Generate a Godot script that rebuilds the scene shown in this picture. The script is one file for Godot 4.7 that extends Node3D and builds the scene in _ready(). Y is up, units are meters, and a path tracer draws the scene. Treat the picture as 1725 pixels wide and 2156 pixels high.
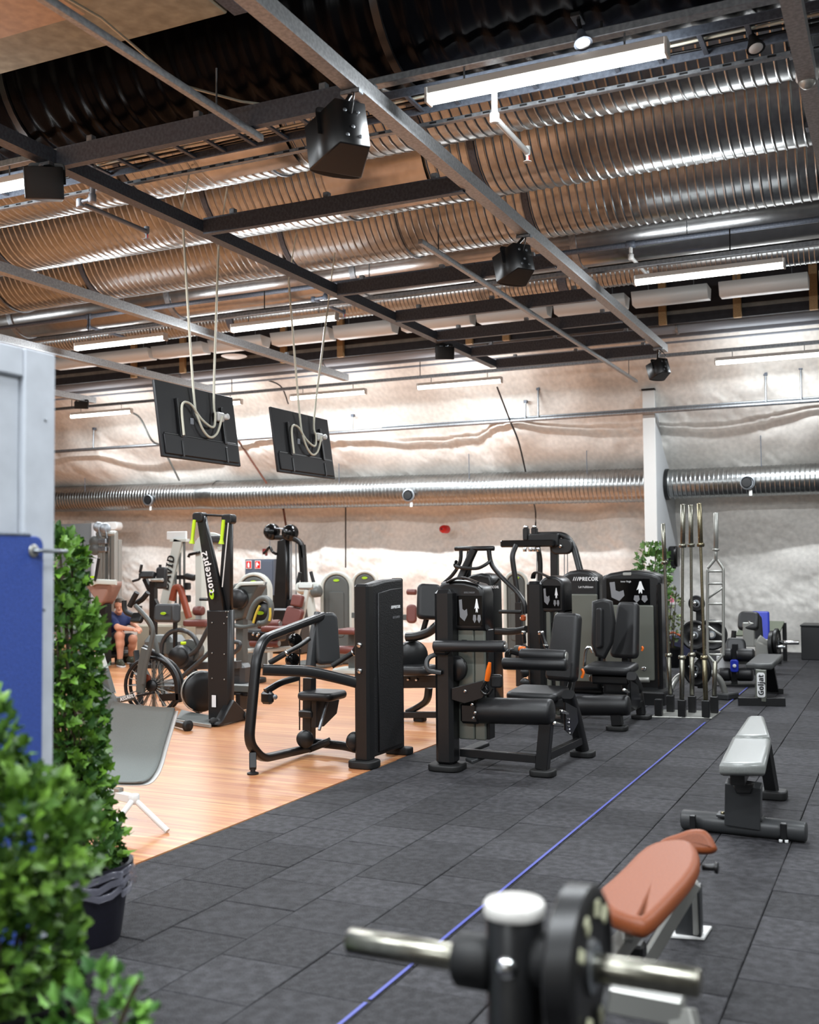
extends Node3D
# A gym in a rock hall: y up, metres, the camera stands over the origin and looks down -z, turned 24.9 degrees to -x.

var names := {}
var M := {}
var rng := RandomNumberGenerator.new()


func numbered(called: String) -> String:
	if not names.has(called):
		names[called] = 0
		return called
	names[called] += 1
	return "%s_%03d" % [called, names[called]]


func tag(o: Node3D, label: String, category: String, group := "") -> Node3D:
	o.set_meta("label", label)
	o.set_meta("category", category)
	if group != "":
		o.set_meta("group", group)
	return o


func thing(called: String, label: String, category: String, at := Vector3.ZERO, group := "") -> Node3D:
	var o := Node3D.new()
	o.name = numbered(called)
	add_child(o)
	o.position = at
	return tag(o, label, category, group)


func struct(called: String, at := Vector3.ZERO) -> Node3D:
	var o := Node3D.new()
	o.name = called
	add_child(o)
	o.position = at
	o.set_meta("kind", "structure")
	return o


func S() -> SurfaceTool:
	var st := SurfaceTool.new()
	st.begin(Mesh.PRIMITIVE_TRIANGLES)
	return st


# Commits a shape given in world axes as one named mesh under its thing or part.
func obj(called: String, st: SurfaceTool, material: Material, parent: Node3D = null) -> MeshInstance3D:
	st.generate_normals()
	return inst(called, st.commit(), material, parent)


func origin_of(n: Node) -> Vector3:
	var q := Vector3.ZERO
	while n != null and n != self:
		q += n.position
		n = n.get_parent()
	return q


func inst(called: String, mesh: Mesh, material: Material, parent: Node3D = null) -> MeshInstance3D:
	var o := MeshInstance3D.new()
	o.mesh = mesh
	o.material_override = material
	if parent == null:
		o.name = numbered(called)
		add_child(o)
	else:
		o.name = called
		parent.add_child(o, true)
		o.position = -origin_of(parent)
	return o


func tri(st: SurfaceTool, a: Vector3, b: Vector3, c: Vector3) -> void:
	st.add_vertex(a)
	st.add_vertex(c)
	st.add_vertex(b)


func quad(st: SurfaceTool, a: Vector3, b: Vector3, c: Vector3, d: Vector3) -> void:
	tri(st, a, b, c)
	tri(st, a, c, d)


# A box with chamfered edges; b holds its axes.
func box(st: SurfaceTool, c: Vector3, s: Vector3, bev := 0.004, b := Basis.IDENTITY) -> SurfaceTool:
	st.set_smooth_group(-1)
	var h := s / 2.0
	bev = minf(bev, minf(h.x, minf(h.y, h.z)) * 0.9)
	if bev <= 0.0:
		var k: Array[Vector3] = []
		for i in 8:
			k.append(c + b * Vector3(h.x if i & 1 else -h.x, h.y if i & 2 else -h.y, h.z if i & 4 else -h.z))
		for q in [[0, 2, 3, 1], [4, 5, 7, 6], [0, 1, 5, 4], [2, 6, 7, 3], [0, 4, 6, 2], [1, 3, 7, 5]]:
			quad(st, k[q[0]], k[q[1]], k[q[2]], k[q[3]])
		return st
	var v := {}
	for i in 8:
		var sg := Vector3(1 if i & 1 else -1, 1 if i & 2 else -1, 1 if i & 4 else -1)
		for ax in 3:
			var q := Vector3(h.x - bev, h.y - bev, h.z - bev)
			q[ax] = h[ax]
			v[i * 3 + ax] = c + b * (q * sg)
	for ax in 3:
		var u := (ax + 1) % 3
		var w := (ax + 2) % 3
		for sgn in 2:
			var i0 := (1 << ax) if sgn else 0
			var ids := [i0, i0 | (1 << u), i0 | (1 << u) | (1 << w), i0 | (1 << w)]
			if not sgn:
				ids.reverse()
			quad(st, v[ids[0] * 3 + ax], v[ids[1] * 3 + ax], v[ids[2] * 3 + ax], v[ids[3] * 3 + ax])
		for su in 2:
			for sw in 2:
				var a := (su << u) | (sw << w)
				var d := a | (1 << ax)
				if su == sw:
					quad(st, v[a * 3 + u], v[d * 3 + u], v[d * 3 + w], v[a * 3 + w])
				else:
					quad(st, v[a * 3 + w], v[d * 3 + w], v[d * 3 + u], v[a * 3 + u])
	for i in 8:
		var odd := ((i & 1) + ((i >> 1) & 1) + ((i >> 2) & 1)) % 2
		if odd:
			tri(st, v[i * 3], v[i * 3 + 1], v[i * 3 + 2])
		else:
			tri(st, v[i * 3], v[i * 3 + 2], v[i * 3 + 1])
	return st


# A box between two points: a bar of width w and height h, its height along up.
func bar(st: SurfaceTool, a: Vector3, e: Vector3, w: float, h: float, up := Vector3.UP, bev := 0.004) -> SurfaceTool:
	var d := (e - a).normalized()
	if absf(d.dot(up)) > 0.98:
		up = Vector3.BACK if absf(d.z) < 0.9 else Vector3.RIGHT
	var sx := up.cross(d).normalized()
	return box(st, (a + e) / 2.0, Vector3(w, h, a.distance_to(e)), bev, Basis(sx, d.cross(sx), d))


func circle(r: float, n := 12, ry := -1.0) -> PackedVector2Array:
	var out := PackedVector2Array()
	for i in n:
		out.append(Vector2(cos(TAU * i / n) * r, sin(TAU * i / n) * (ry if ry > 0.0 else r)))
	return out


func rrect(w: float, h: float, r: float, n := 3) -> PackedVector2Array:
	var out := PackedVector2Array()
	r = minf(r, minf(w, h) * 0.499)
	for k in 4:
		var c := Vector2((w / 2 - r) * (1 if k == 0 or k == 3 else -1), (h / 2 - r) * (1 if k < 2 else -1))
		for i in n + 1:
			out.append(c + Vector2.from_angle(PI / 2 * (k + float(i) / n)) * r)
	return out


# Rounds the corners of a path.
func fillet(pts: Array, r: float, n := 5) -> Array:
	var out := [pts[0]]
	for i in range(1, pts.size() - 1):
		var a: Vector3 = pts[i - 1] - pts[i]
		var e: Vector3 = pts[i + 1] - pts[i]
		var cut := minf(r, minf(a.length(), e.length()) * 0.48)
		var p0: Vector3 = pts[i] + a.normalized() * cut
		var p1: Vector3 = pts[i] + e.normalized() * cut
		for k in n + 1:
			var t := float(k) / n
			out.append(p0.lerp(pts[i], t).lerp((pts[i] as Vector3).lerp(p1, t), t))
	out.append(pts[-1])
	return out


# Sweeps a profile along a path; the profile's y axis follows up. scale gives a size for each path point.
func sweep(st: SurfaceTool, pts: Array, prof: PackedVector2Array, up := Vector3.UP, scales := [], smooth := 1) -> SurfaceTool:
	var n := pts.size()
	var m := prof.size()
	var rings := []
	var prev := up
	for i in n:
		var t: Vector3 = (pts[mini(i + 1, n - 1)] - pts[maxi(i - 1, 0)]).normalized()
		var u := prev
		if absf(t.dot(u)) > 0.97:
			u = Vector3.RIGHT if absf(t.x) < 0.8 else Vector3.BACK
		var sx := u.cross(t).normalized()
		var sy := t.cross(sx)
		if absf(t.dot(up)) > 0.97:
			prev = sy
		var f := 1.0
		if i > 0 and i < n - 1:
			var c: float = (pts[i] - pts[i - 1]).normalized().dot((pts[i + 1] - pts[i]).normalized())
			f = 1.0 / maxf(sqrt((1.0 + c) / 2.0), 0.6)
		var k: float = scales[i] if scales.size() else 1.0
		var ring := PackedVector3Array()
		for q in prof:
			ring.append(pts[i] + (sx * q.x + sy * q.y) * k)
		rings.append(ring)
	st.set_smooth_group(smooth)
	for i in n - 1:
		for j in m:
			var j2 := (j + 1) % m
			quad(st, rings[i][j], rings[i][j2], rings[i + 1][j2], rings[i + 1][j])
	st.set_smooth_group(-1)
	for j in range(1, m - 1):
		tri(st, rings[0][0], rings[0][j + 1], rings[0][j])
		tri(st, rings[n - 1][0], rings[n - 1][j], rings[n - 1][j + 1])
	return st


func tube(st: SurfaceTool, pts: Array, r: float, n := 10) -> SurfaceTool:
	return sweep(st, pts, circle(r, n))


# Rounded tube of flat-oval or square section through corners, bent with radius rb.
func bent(st: SurfaceTool, pts: Array, w: float, h: float, rb := 0.08, up := Vector3.UP) -> SurfaceTool:
	return sweep(st, fillet(pts, rb), rrect(w, h, minf(w, h) * 0.3), up)


# Turned shape: prof holds (radius, height along dir).
func lathe(st: SurfaceTool, at: Vector3, dir: Vector3, prof: Array, n := 20) -> SurfaceTool:
	dir = dir.normalized()
	var sx := dir.cross(Vector3.UP if absf(dir.y) < 0.9 else Vector3.RIGHT).normalized()
	var sz := sx.cross(dir)
	var gi := 2
	for i in prof.size() - 1:
		var r0: float = prof[i][0]
		var r1: float = prof[i + 1][0]
		if i > 0:
			var da := Vector2(r0 - prof[i - 1][0], prof[i][1] - prof[i - 1][1]).normalized()
			var db := Vector2(r1 - r0, prof[i + 1][1] - prof[i][1]).normalized()
			if da.dot(db) < 0.6:
				gi += 1
		st.set_smooth_group(gi)
		for j in n:
			var a := TAU * j / n
			var b := TAU * (j + 1) / n
			var da := sx * cos(a) + sz * sin(a)
			var db := sx * cos(b) + sz * sin(b)
			var p0: Vector3 = at + dir * prof[i][1]
			var p1: Vector3 = at + dir * prof[i + 1][1]
			if r0 > 0.0 and r1 > 0.0:
				quad(st, p0 + da * r0, p1 + da * r1, p1 + db * r1, p0 + db * r0)
			elif r1 > 0.0:
				tri(st, p0, p1 + da * r1, p1 + db * r1)
			elif r0 > 0.0:
				tri(st, p0 + da * r0, p1, p0 + db * r0)
	return st


# Closed cylinder between two points, with small chamfers.
func cyl(st: SurfaceTool, a: Vector3, e: Vector3, r: float, n := 16, bev := -1.0) -> SurfaceTool:
	var l := a.distance_to(e)
	var c := minf(r, l) * 0.15 if bev < 0.0 else bev
	return lathe(st, a, e - a, [[0.0, 0.0], [r - c, 0.0], [r, c], [r, l - c], [r - c, l], [0.0, l]], n)


# Plate or pad: an outline in the plane (ax, ay) at c, thick along their normal, its rim rounded by rim.
func slab(st: SurfaceTool, c: Vector3, ax: Vector3, ay: Vector3, outline: PackedVector2Array, thick: float, rim := 0.004, steps := 2) -> SurfaceTool:
	var nz := ax.cross(ay).normalized()
	var m := outline.size()
	if not Geometry2D.is_polygon_clockwise(outline):
		pass
	else:
		outline = outline.duplicate()
		outline.reverse()
	var nrm := PackedVector2Array()
	for i in m:
		var d0 := (outline[i] - outline[(i + m - 1) % m]).normalized()
		var d1 := (outline[(i + 1) % m] - outline[i]).normalized()
		var k := (d0 + d1).normalized()
		nrm.append(Vector2(k.y, -k.x) / maxf(0.5, sqrt((1.0 + d0.dot(d1)) / 2.0)))
	rim = minf(rim, thick * 0.5)
	var rings := []
	for i in steps + 1:
		var t := PI / 2 * i / steps
		rings.append([rim * (1.0 - sin(t)), -thick / 2 + rim * (1.0 - cos(t))])
	for i in steps + 1:
		var t := PI / 2 * i / steps
		rings.append([rim * (1.0 - cos(t)), thick / 2 - rim * (1.0 - sin(t))])
	var rv := []
	for q in rings:
		var row := PackedVector3Array()
		for i in m:
			var o: Vector2 = outline[i] - nrm[i] * float(q[0])
			row.append(c + ax * o.x + ay * o.y + nz * q[1])
		rv.append(row)
	st.set_smooth_group(5 if rim > 0.0045 else -1)
	for i in rv.size() - 1:
		for j in m:
			var j2 := (j + 1) % m
			quad(st, rv[i][j], rv[i][j2], rv[i + 1][j2], rv[i + 1][j])
	var flat := PackedVector2Array()
	for i in m:
		flat.append(outline[i] - nrm[i] * rim)
	var idx := Geometry2D.triangulate_polygon(flat)
	if idx.is_empty():
		# an outline that its rim pinches: a fan from the middle closes it
		var mid := [Vector3.ZERO, Vector3.ZERO]
		for i in m:
			mid[0] += rv[0][i] / m
			mid[1] += rv[-1][i] / m
		st.set_smooth_group(6 if rim > 0.0045 else -1)
		for i in m:
			tri(st, mid[1], rv[-1][i], rv[-1][(i + 1) % m])
			tri(st, mid[0], rv[0][(i + 1) % m], rv[0][i])
	st.set_smooth_group(6 if rim > 0.0045 else -1)
	for i in range(0, idx.size(), 3):
		tri(st, rv[-1][idx[i]], rv[-1][idx[i + 1]], rv[-1][idx[i + 2]])
		tri(st, rv[0][idx[i]], rv[0][idx[i + 2]], rv[0][idx[i + 1]])
	return st


# Upholstered pad of a rounded rectangle; n is the direction its face looks, up its height axis.
func pad(st: SurfaceTool, c: Vector3, n: Vector3, up: Vector3, w: float, h: float, thick: float, corner := 0.05, rim := 0.02, top := 1.0) -> SurfaceTool:
	n = n.normalized()
	var ax := up.cross(n).normalized()
	var ay := n.cross(ax)
	var o := rrect(w, h, corner, 4)
	if top != 1.0:
		for i in o.size():
			o[i].x *= lerpf(1.0, top, o[i].y / h + 0.5)
	return slab(st, c, ax, ay, o, thick, rim, 4)


func poly(st: SurfaceTool, pts: Array, thick: Vector3, rim := 0.004) -> SurfaceTool:
	# a plate through points that lie in one plane, thick along the vector
	var nz := thick.normalized()
	var c := Vector3.ZERO
	for q in pts:
		c += q / pts.size()
	var ax := nz.cross(Vector3.UP if absf(nz.y) < 0.9 else Vector3.RIGHT).normalized()
	var ay := nz.cross(ax)
	var o := PackedVector2Array()
	for q in pts:
		o.append(Vector2((q - c).dot(ax), (q - c).dot(ay)))
	return slab(st, c, ax, ay, o, thick.length(), rim, 1 if rim < 0.015 else 4)


func lettering(text: String, size: float, at: Vector3, right: Vector3, up: Vector3, m: Material, parent: Node3D, called := "lettering", depth := 0.004, bold := false) -> MeshInstance3D:
	var t := TextMesh.new()
	var f := SystemFont.new()
	f.font_names = PackedStringArray(["Droid Sans"])
	f.font_weight = 700 if bold else 400
	t.font = f
	t.text = text
	t.font_size = 64
	t.pixel_size = size / 64.0
	t.depth = depth
	var o := MeshInstance3D.new()
	o.mesh = t
	o.material_override = m
	o.name = called
	parent.add_child(o, true)
	right = right.normalized()
	var n := right.cross(up).normalized()
	o.transform = Transform3D(Basis(right, n.cross(right), n), at - origin_of(parent))
	return o


func mat(c: Color, rough := 0.5, metal := 0.0, spec := 0.5) -> StandardMaterial3D:
	var m := StandardMaterial3D.new()
	m.albedo_color = c
	m.roughness = rough
	m.metallic = metal
	m.metallic_specular = spec
	return m


func noise(freq: float, seed_: int, octaves := 4, kind := FastNoiseLite.TYPE_SIMPLEX) -> FastNoiseLite:
	var n := FastNoiseLite.new()
	n.noise_type = kind
	n.frequency = freq
	n.seed = seed_
	n.fractal_octaves = octaves
	return n


# A tiling noise picture whose tones run from a to b.
func noise_tex(size: int, freq: float, seed_: int, a: Color, b: Color, octaves := 4, normal := false, strength := 4.0) -> NoiseTexture2D:
	var t := NoiseTexture2D.new()
	t.width = size
	t.height = size
	t.seamless = true
	t.noise = noise(freq, seed_, octaves)
	if normal:
		t.as_normal_map = true
		t.bump_strength = strength
	else:
		var g := Gradient.new()
		g.set_color(0, a)
		g.set_color(1, b)
		t.color_ramp = g
	return t


# Grain on a plain colour: albedo noise plus fine relief, without UVs.
func grained(m: StandardMaterial3D, scale: float, lo: float, hi: float, seed_: int, bump := 0.0, freq := 0.05) -> StandardMaterial3D:
	m.albedo_texture = noise_tex(256, freq, seed_, Color(lo, lo, lo), Color(hi, hi, hi), 5)
	m.uv1_triplanar = true
	m.uv1_world_triplanar = true
	m.uv1_scale = Vector3.ONE * scale
	if bump > 0.0:
		m.normal_enabled = true
		m.normal_texture = noise_tex(256, freq * 2.0, seed_ + 1, Color.BLACK, Color.WHITE, 4, true, 6.0)
		m.normal_scale = bump
	return m


# Rounds a closed outline by cutting its corners.
func chaikin(pts: Array, times := 2) -> Array:
	for k in times:
		var out := []
		for i in pts.size():
			var a: Vector3 = pts[i]
			var b: Vector3 = pts[(i + 1) % pts.size()]
			out.append(a.lerp(b, 0.25))
			out.append(a.lerp(b, 0.75))
		pts = out
	return pts


func lamp(x: float, z: float, label: String) -> void:
	var t := thing("ceiling_light", label, "light", Vector3(x, 4.5, z), "white ceiling battens")
	obj("housing", bar(S(), Vector3(x - 0.74, 4.56, z), Vector3(x + 0.74, 4.56, z), 0.075, 0.05), M.lamp_white, t)
	var d := sweep(S(), [Vector3(x - 0.73, 4.51, z), Vector3(x + 0.73, 4.51, z)], rrect(0.085, 0.05, 0.024, 4))
	obj("diffuser", d, M.glow, t)
	for s in [-1, 1]:
		obj("end_cap", box(S(), Vector3(x + s * 0.742, 4.53, z), Vector3(0.02, 0.1, 0.09), 0.004), M.lamp_white, t)
	for s in [-0.5, 0.5]:
		obj("hanger", tube(S(), [Vector3(x + s, 4.58, z), Vector3(x + s, 4.68, z)], 0.006, 6), M.zinc, t)
	# the diffuser shines down and out of both its long sides
	for q in [[Vector3(0, -0.02, 0), -PI / 2, LAMP_ENERGY, 0.08], [Vector3(0, 0.012, 0.048), PI + 0.45, LAMP_ENERGY * SIDE_SHARE, 0.045], [Vector3(0, 0.012, -0.048), 0.15, LAMP_ENERGY * SIDE_SHARE, 0.045]]:
		var l := AreaLight3D.new()
		l.name = "tube_light"
		l.area_size = Vector2(1.46, q[3])
		l.light_energy = q[2]
		l.light_color = Color(0.955, 0.98, 1.0)
		l.area_range = 40.0
		l.area_attenuation = 2.0
		l.shadow_enabled = true
		t.add_child(l, true)
		l.position = q[0]
		l.rotation = Vector3(q[1], 0, 0) if q[1] < 3.0 else Vector3(0.15, PI, 0)


const LAMP_ENERGY := 16.0
const SIDE_SHARE := 0.08


func _ready() -> void:
	rng.seed = 7
	var cam := Camera3D.new()
	cam.name = "camera"
	add_child(cam)
	cam.transform = Transform3D(Basis(Vector3(0.906855, -0.008837, -0.421349), Vector3(0.027047, 0.99894, 0.03726), Vector3(0.420573, -0.045186, 0.906133)), Vector3(0, 1.63, 0))
	var at := CameraAttributesPhysical.new()
	at.frustum_focal_length = 25.06
	at.frustum_focus_distance = 8.5
	at.exposure_aperture = 1.5
	at.frustum_near = 0.05
	at.frustum_far = 200.0
	cam.attributes = at
	cam.fov = 51.167
	cam.current = true
	var we := WorldEnvironment.new()
	var env := Environment.new()
	env.background_mode = Environment.BG_COLOR
	env.background_color = Color(0.02, 0.02, 0.022)
	env.tonemap_mode = Environment.TONE_MAPPER_LINEAR
	env.tonemap_exposure = 1.0
	env.sdfgi_enabled = true
	env.ssao_enabled = true
	env.ssil_enabled = true
	we.environment = env
	we.name = "surroundings"
	add_child(we)
	materials()
	lights()
	shell()
	floor_mats()
	ceiling_services()
	wall_services()
	all_objects()


func lights() -> void:
	for q in [[-1.9, -6.03, "bright white batten close beside the black ceiling duct, with a white sprinkler elbow under it"], [-6.65, -6.03, "white ceiling batten beside a black speaker under the black duct, cut off by the frame"], [-1.76, -11.05, "white ceiling batten next to the silver ventilation duct by the white wing wall side"], [-6.8, -11.05, "white ceiling batten crossed by the hanging screen's white cables"], [-9.31, -11.05, "white ceiling batten above the grey partition's far corner"]]:
		lamp(q[0], q[1], q[2])
	for q in [[-1.75, "white batten on the rock wall's tray, past the white wing wall"], [-6.6, "white batten on the rock wall's tray, under the dark wall speaker"], [-9.07, "white batten on the rock wall's tray, behind the smaller hanging screen"], [-11.6, "white batten on the rock wall's tray, mostly hidden behind the larger hanging screen"], [-14.1, "white batten on the rock wall's tray, beside the small twin black speaker"]]:
		lamp(q[0], -16.2, q[1])
	for q in [[3.1, "first"], [0.6, "second"], [-1.9, "third"], [-4.3, "fourth"], [-6.65, "fifth"], [-11.6, "sixth"]]:
		lamp(q[0], -1.0, q[1] + " white batten of the row over the entrance side, counted from the mats")
	for q in [[-1.9, "mats"], [-6.65, "wood floor"]]:
		lamp(q[0], 4.0, "white ceiling batten by the entrance wall, over the " + q[1])
	lamp(-11.6, -6.03, "white ceiling batten over the wood floor, out by the long wall")
	lamp(-14.2, -11.05, "white ceiling batten over the far cardio machines")
	lamp(2.6, -6.03, "white ceiling batten over the free weight mats")
	lamp(2.6, -11.05, "white ceiling batten over the far free weight mats")


func materials() -> void:
	M.glow = mat(Color(1, 1, 1), 0.4)
	M.glow.emission_enabled = true
	M.glow.emission = Color(1.0, 0.99, 0.96)
	M.glow.emission_energy_multiplier = 14.0
	M.lamp_white = mat(Color(0.86, 0.86, 0.85), 0.4)
	M.zinc = grained(mat(Color(0.62, 0.64, 0.66), 0.42, 0.85), 1.5, 0.8, 1.0, 11)
	M.duct = grained(mat(Color(0.68, 0.69, 0.69), 0.28, 1.0), 0.7, 0.82, 1.0, 12)
	M.duct_smooth = grained(mat(Color(0.7, 0.7, 0.7), 0.24, 0.95), 0.5, 0.85, 1.0, 13)
	M.black_duct = mat(Color(0.025, 0.026, 0.036), 0.26, 0.0, 0.16)
	M.beam_dark = grained(mat(Color(0.4, 0.43, 0.48), 0.5, 0.2), 2.0, 0.75, 1.0, 14)
	M.beam_zinc = grained(mat(Color(0.72, 0.73, 0.74), 0.45, 0.35), 2.0, 0.78, 1.0, 15)
	M.black = mat(Color(0.055, 0.056, 0.062), 0.38)
	M.frame = grained(mat(Color(0.07, 0.071, 0.077), 0.36), 3.0, 0.8, 1.0, 16)
	M.frame_gloss = mat(Color(0.045, 0.045, 0.05), 0.2)
	M.vinyl = grained(mat(Color(0.085, 0.086, 0.094), 0.45), 6.0, 0.85, 1.0, 17, 0.15)
	M.rubber = mat(Color(0.03, 0.03, 0.032), 0.6)
	M.chrome = mat(Color(0.8, 0.8, 0.8), 0.14, 1.0)
	M.steel = grained(mat(Color(0.63, 0.62, 0.57), 0.28, 1.0), 3.0, 0.8, 1.0, 18)
	M.silver = mat(Color(0.62, 0.62, 0.6), 0.38, 0.6)
	M.white = mat(Color(0.82, 0.82, 0.81), 0.45)
	M.print_white = mat(Color(0.85, 0.85, 0.85), 0.6)
	M.print_grey = mat(Color(0.45, 0.45, 0.46), 0.6)
	M.grey_paint = mat(Color(0.55, 0.57, 0.6), 0.5)
	M.orange = mat(Color(0.9, 0.42, 0.08), 0.4)
	M.brown_vinyl = grained(mat(Color(0.42, 0.22, 0.19), 0.45), 6.0, 0.85, 1.0, 19, 0.1)
	M.red = mat(Color(0.75, 0.06, 0.05), 0.4)
	M.yellow_green = mat(Color(0.72, 0.85, 0.05), 0.45)
	M.lime = mat(Color(0.62, 0.78, 0.1), 0.4)
	M.cable = mat(Color(0.82, 0.81, 0.74), 0.5)
	M.pale_plastic = mat(Color(0.72, 0.73, 0.7), 0.4)
	M.grey_plastic = mat(Color(0.32, 0.33, 0.32), 0.42)
	M.timber = grained(mat(Color(0.72, 0.58, 0.4), 0.7), 4.0, 0.75, 1.0, 20)
	M.plaster = grained(mat(Color(0.56, 0.55, 0.52), 0.85), 0.4, 0.85, 1.0, 21)
	M.ceiling = grained(mat(Color(0.3, 0.29, 0.27), 0.9), 0.3, 0.7, 1.0, 23)
	M.wing = mat(Color(0.74, 0.75, 0.76), 0.5)
	M.tape = mat(Color(0.27, 0.3, 0.6), 0.5)
	M.wood = mat(Color(1, 1, 1), 0.38)
	M.wood.albedo_texture = wood_tex()
	M.wood.uv1_triplanar = true
	M.wood.uv1_world_triplanar = true
	M.wood.uv1_scale = Vector3.ONE * 0.25
	M.wood.clearcoat_enabled = true
	M.wood.clearcoat = 0.25
	M.wood.clearcoat_roughness = 0.2
	M.concrete = grained(mat(Color(0.66, 0.64, 0.56), 0.85), 0.5, 0.8, 1.0, 24)
	M.plywood = grained(mat(Color(0.78, 0.64, 0.5), 0.7), 0.7, 0.85, 1.0, 25)
	M.screen_back = mat(Color(0.06, 0.06, 0.075), 0.55)
	M.gloss_black = mat(Color(0.02, 0.02, 0.022), 0.12)
	M.rust = mat(Color(0.3, 0.14, 0.07), 0.7)
	M.dark_red = mat(Color(0.4, 0.07, 0.06), 0.5)
	M.slate = mat(Color(0.28, 0.31, 0.36), 0.5)
	M.slate_light = mat(Color(0.45, 0.47, 0.48), 0.5)
	M.pink = mat(Color(0.86, 0.5, 0.58), 0.35)
	M.grey_frame = mat(Color(0.2, 0.205, 0.21), 0.4)
	M.shroud = grained(mat(Color(0.07, 0.07, 0.078), 0.5), 4.0, 0.75, 1.0, 26, 0.25, 0.02)
	M.cover = mat(Color(0.42, 0.43, 0.4), 0.3, 0.35)
	M.cover_dark = mat(Color(0.26, 0.265, 0.28), 0.3, 0.3)
	M.orange_dark = mat(Color(0.62, 0.27, 0.08), 0.5)
	M.ski_black = grained(mat(Color(0.06, 0.06, 0.068), 0.45), 4.0, 0.75, 1.0, 27)
	M.straw = mat(Color(0.75, 0.66, 0.25), 0.5)
	M.rust_paint = mat(Color(0.5, 0.22, 0.12), 0.5)
	M.beige_panel = mat(Color(0.6, 0.57, 0.5), 0.6)
	M.rosy_plastic = mat(Color(0.55, 0.42, 0.37), 0.45)
	M.brass = grained(mat(Color(0.62, 0.585, 0.48), 0.3, 1.0), 3.0, 0.8, 1.0, 28)
	M.plate = mat(Color(0.06, 0.06, 0.065), 0.42)
	M.vinyl_grey = grained(mat(Color(0.26, 0.265, 0.265), 0.45), 6.0, 0.88, 1.0, 29, 0.1)
	M.vinyl_light = grained(mat(Color(0.5, 0.51, 0.5), 0.3), 6.0, 0.88, 1.0, 30, 0.08)
	M.tan_leather = grained(mat(Color(0.55, 0.28, 0.13), 0.5), 8.0, 0.85, 1.0, 31, 0.12)
	M.blue = mat(Color(0.08, 0.16, 0.6), 0.45)
	M.navy = mat(Color(0.06, 0.08, 0.2), 0.7)
	M.olive = mat(Color(0.4, 0.42, 0.36), 0.6)
	M.cap_white = mat(Color(0.82, 0.81, 0.79), 0.25)
	M.print_cream = mat(Color(0.72, 0.72, 0.6), 0.5)
	M.felt = grained(mat(Color(0.5, 0.52, 0.51), 0.95), 7.0, 0.78, 1.0, 33, 0.2, 0.12)
	M.partition = grained(mat(Color(0.74, 0.76, 0.79), 0.4), 0.6, 0.93, 1.0, 34)
	M.mat_blue = grained(mat(Color(0.2, 0.32, 0.66), 0.75), 4.0, 0.7, 1.0, 35, 0.3, 0.1)
	M.pot = mat(Color(0.025, 0.025, 0.032), 0.7, 0.0, 0.3)
	M.pot_blue = grained(mat(Color(0.08, 0.075, 0.14), 0.6), 3.0, 0.7, 1.0, 36)
	M.film = mat(Color(0.5, 0.5, 0.55), 0.12)
	M.film.transparency = BaseMaterial3D.TRANSPARENCY_ALPHA
	M.film.albedo_color.a = 0.35
	M.soil = mat(Color(0.08, 0.06, 0.045), 0.95)
	M.bark = mat(Color(0.2, 0.16, 0.09), 0.8)
	M.leaf = mat(Color(1, 1, 1), 0.45)
	M.leaf.vertex_color_use_as_albedo = true
	M.leaf.backlight_enabled = true
	M.leaf.backlight = Color(0.12, 0.2, 0.04)
	M.skin = mat(Color(0.78, 0.55, 0.44), 0.55)
	M.navy_shirt = grained(mat(Color(0.09, 0.15, 0.34), 0.85), 6.0, 0.8, 1.0, 37)
	M.shorts = mat(Color(0.05, 0.055, 0.075), 0.85)
	M.hair = grained(mat(Color(0.42, 0.38, 0.33), 0.7), 14.0, 0.6, 1.0, 38)
	M.shoe = grained(mat(Color(0.33, 0.34, 0.27), 0.7), 12.0, 0.5, 1.0, 39, 0.0, 0.1)
	M.dark_board = grained(mat(Color(0.17, 0.17, 0.19), 0.8), 0.6, 0.8, 1.0, 22)


# --- the hall ---

# The rock's relief along x, as [x, height, z]: a brow, a hollow under it and a foot.
const BROW := [[-20, 3.7, -18.117], [-16.93, 3.82, -17.83], [-16.12, 3.89, -17.662], [-15.47, 3.87, -17.71], [-14.76, 3.66, -18.213], [-14.36, 3.5, -18.3], [-13.96, 3.43, -18.3], [-13.38, 3.48, -18.3], [-12.74, 3.57, -18.3], [-12.01, 3.86, -17.734], [-11.3, 3.96, -17.494], [-9.73, 3.86, -17.734], [-9.02, 3.86, -17.734], [-8.35, 3.76, -17.974], [-7.62, 3.71, -18.093], [-6.94, 3.79, -17.902], [-6.44, 3.95, -17.518], [-6.08, 3.97, -17.47], [-5.58, 3.86, -17.734], [-4.75, 3.75, -17.997], [-3.93, 3.75, -17.997], [-3.14, 3.71, -18.093], [-2.38, 3.72, -18.069], [-1.64, 3.79, -17.902], [-1.19, 3.85, -17.758], [1, 4, -17.46], [5, 3.7, -18.117]]
const HOLLOW := [[-20, 2.9, -19], [-17.08, 2.9, -19], [-15.94, 2.71, -19.134], [-15.07, 2.71, -19.134], [-12.87, 2.63, -19.266], [-11.79, 2.65, -19.233], [-11, 2.53, -19.43], [-10.14, 2.58, -19.348], [-9.32, 2.63, -19.266], [-8.83, 2.55, -19.397], [-8.37, 2.47, -19.5], [-7.83, 2.59, -19.331], [-7.15, 2.72, -19.118], [-6.6, 2.66, -19.216], [-5.93, 2.57, -19.364], [-5.49, 2.5, -19.479], [-5.02, 2.59, -19.331], [-4.58, 2.61, -19.298], [-4.13, 2.53, -19.43], [-3.73, 2.75, -19.069], [-2.92, 2.85, -19], [-1.28, 2.8, -19], [5, 2.6, -19.315]]
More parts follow.
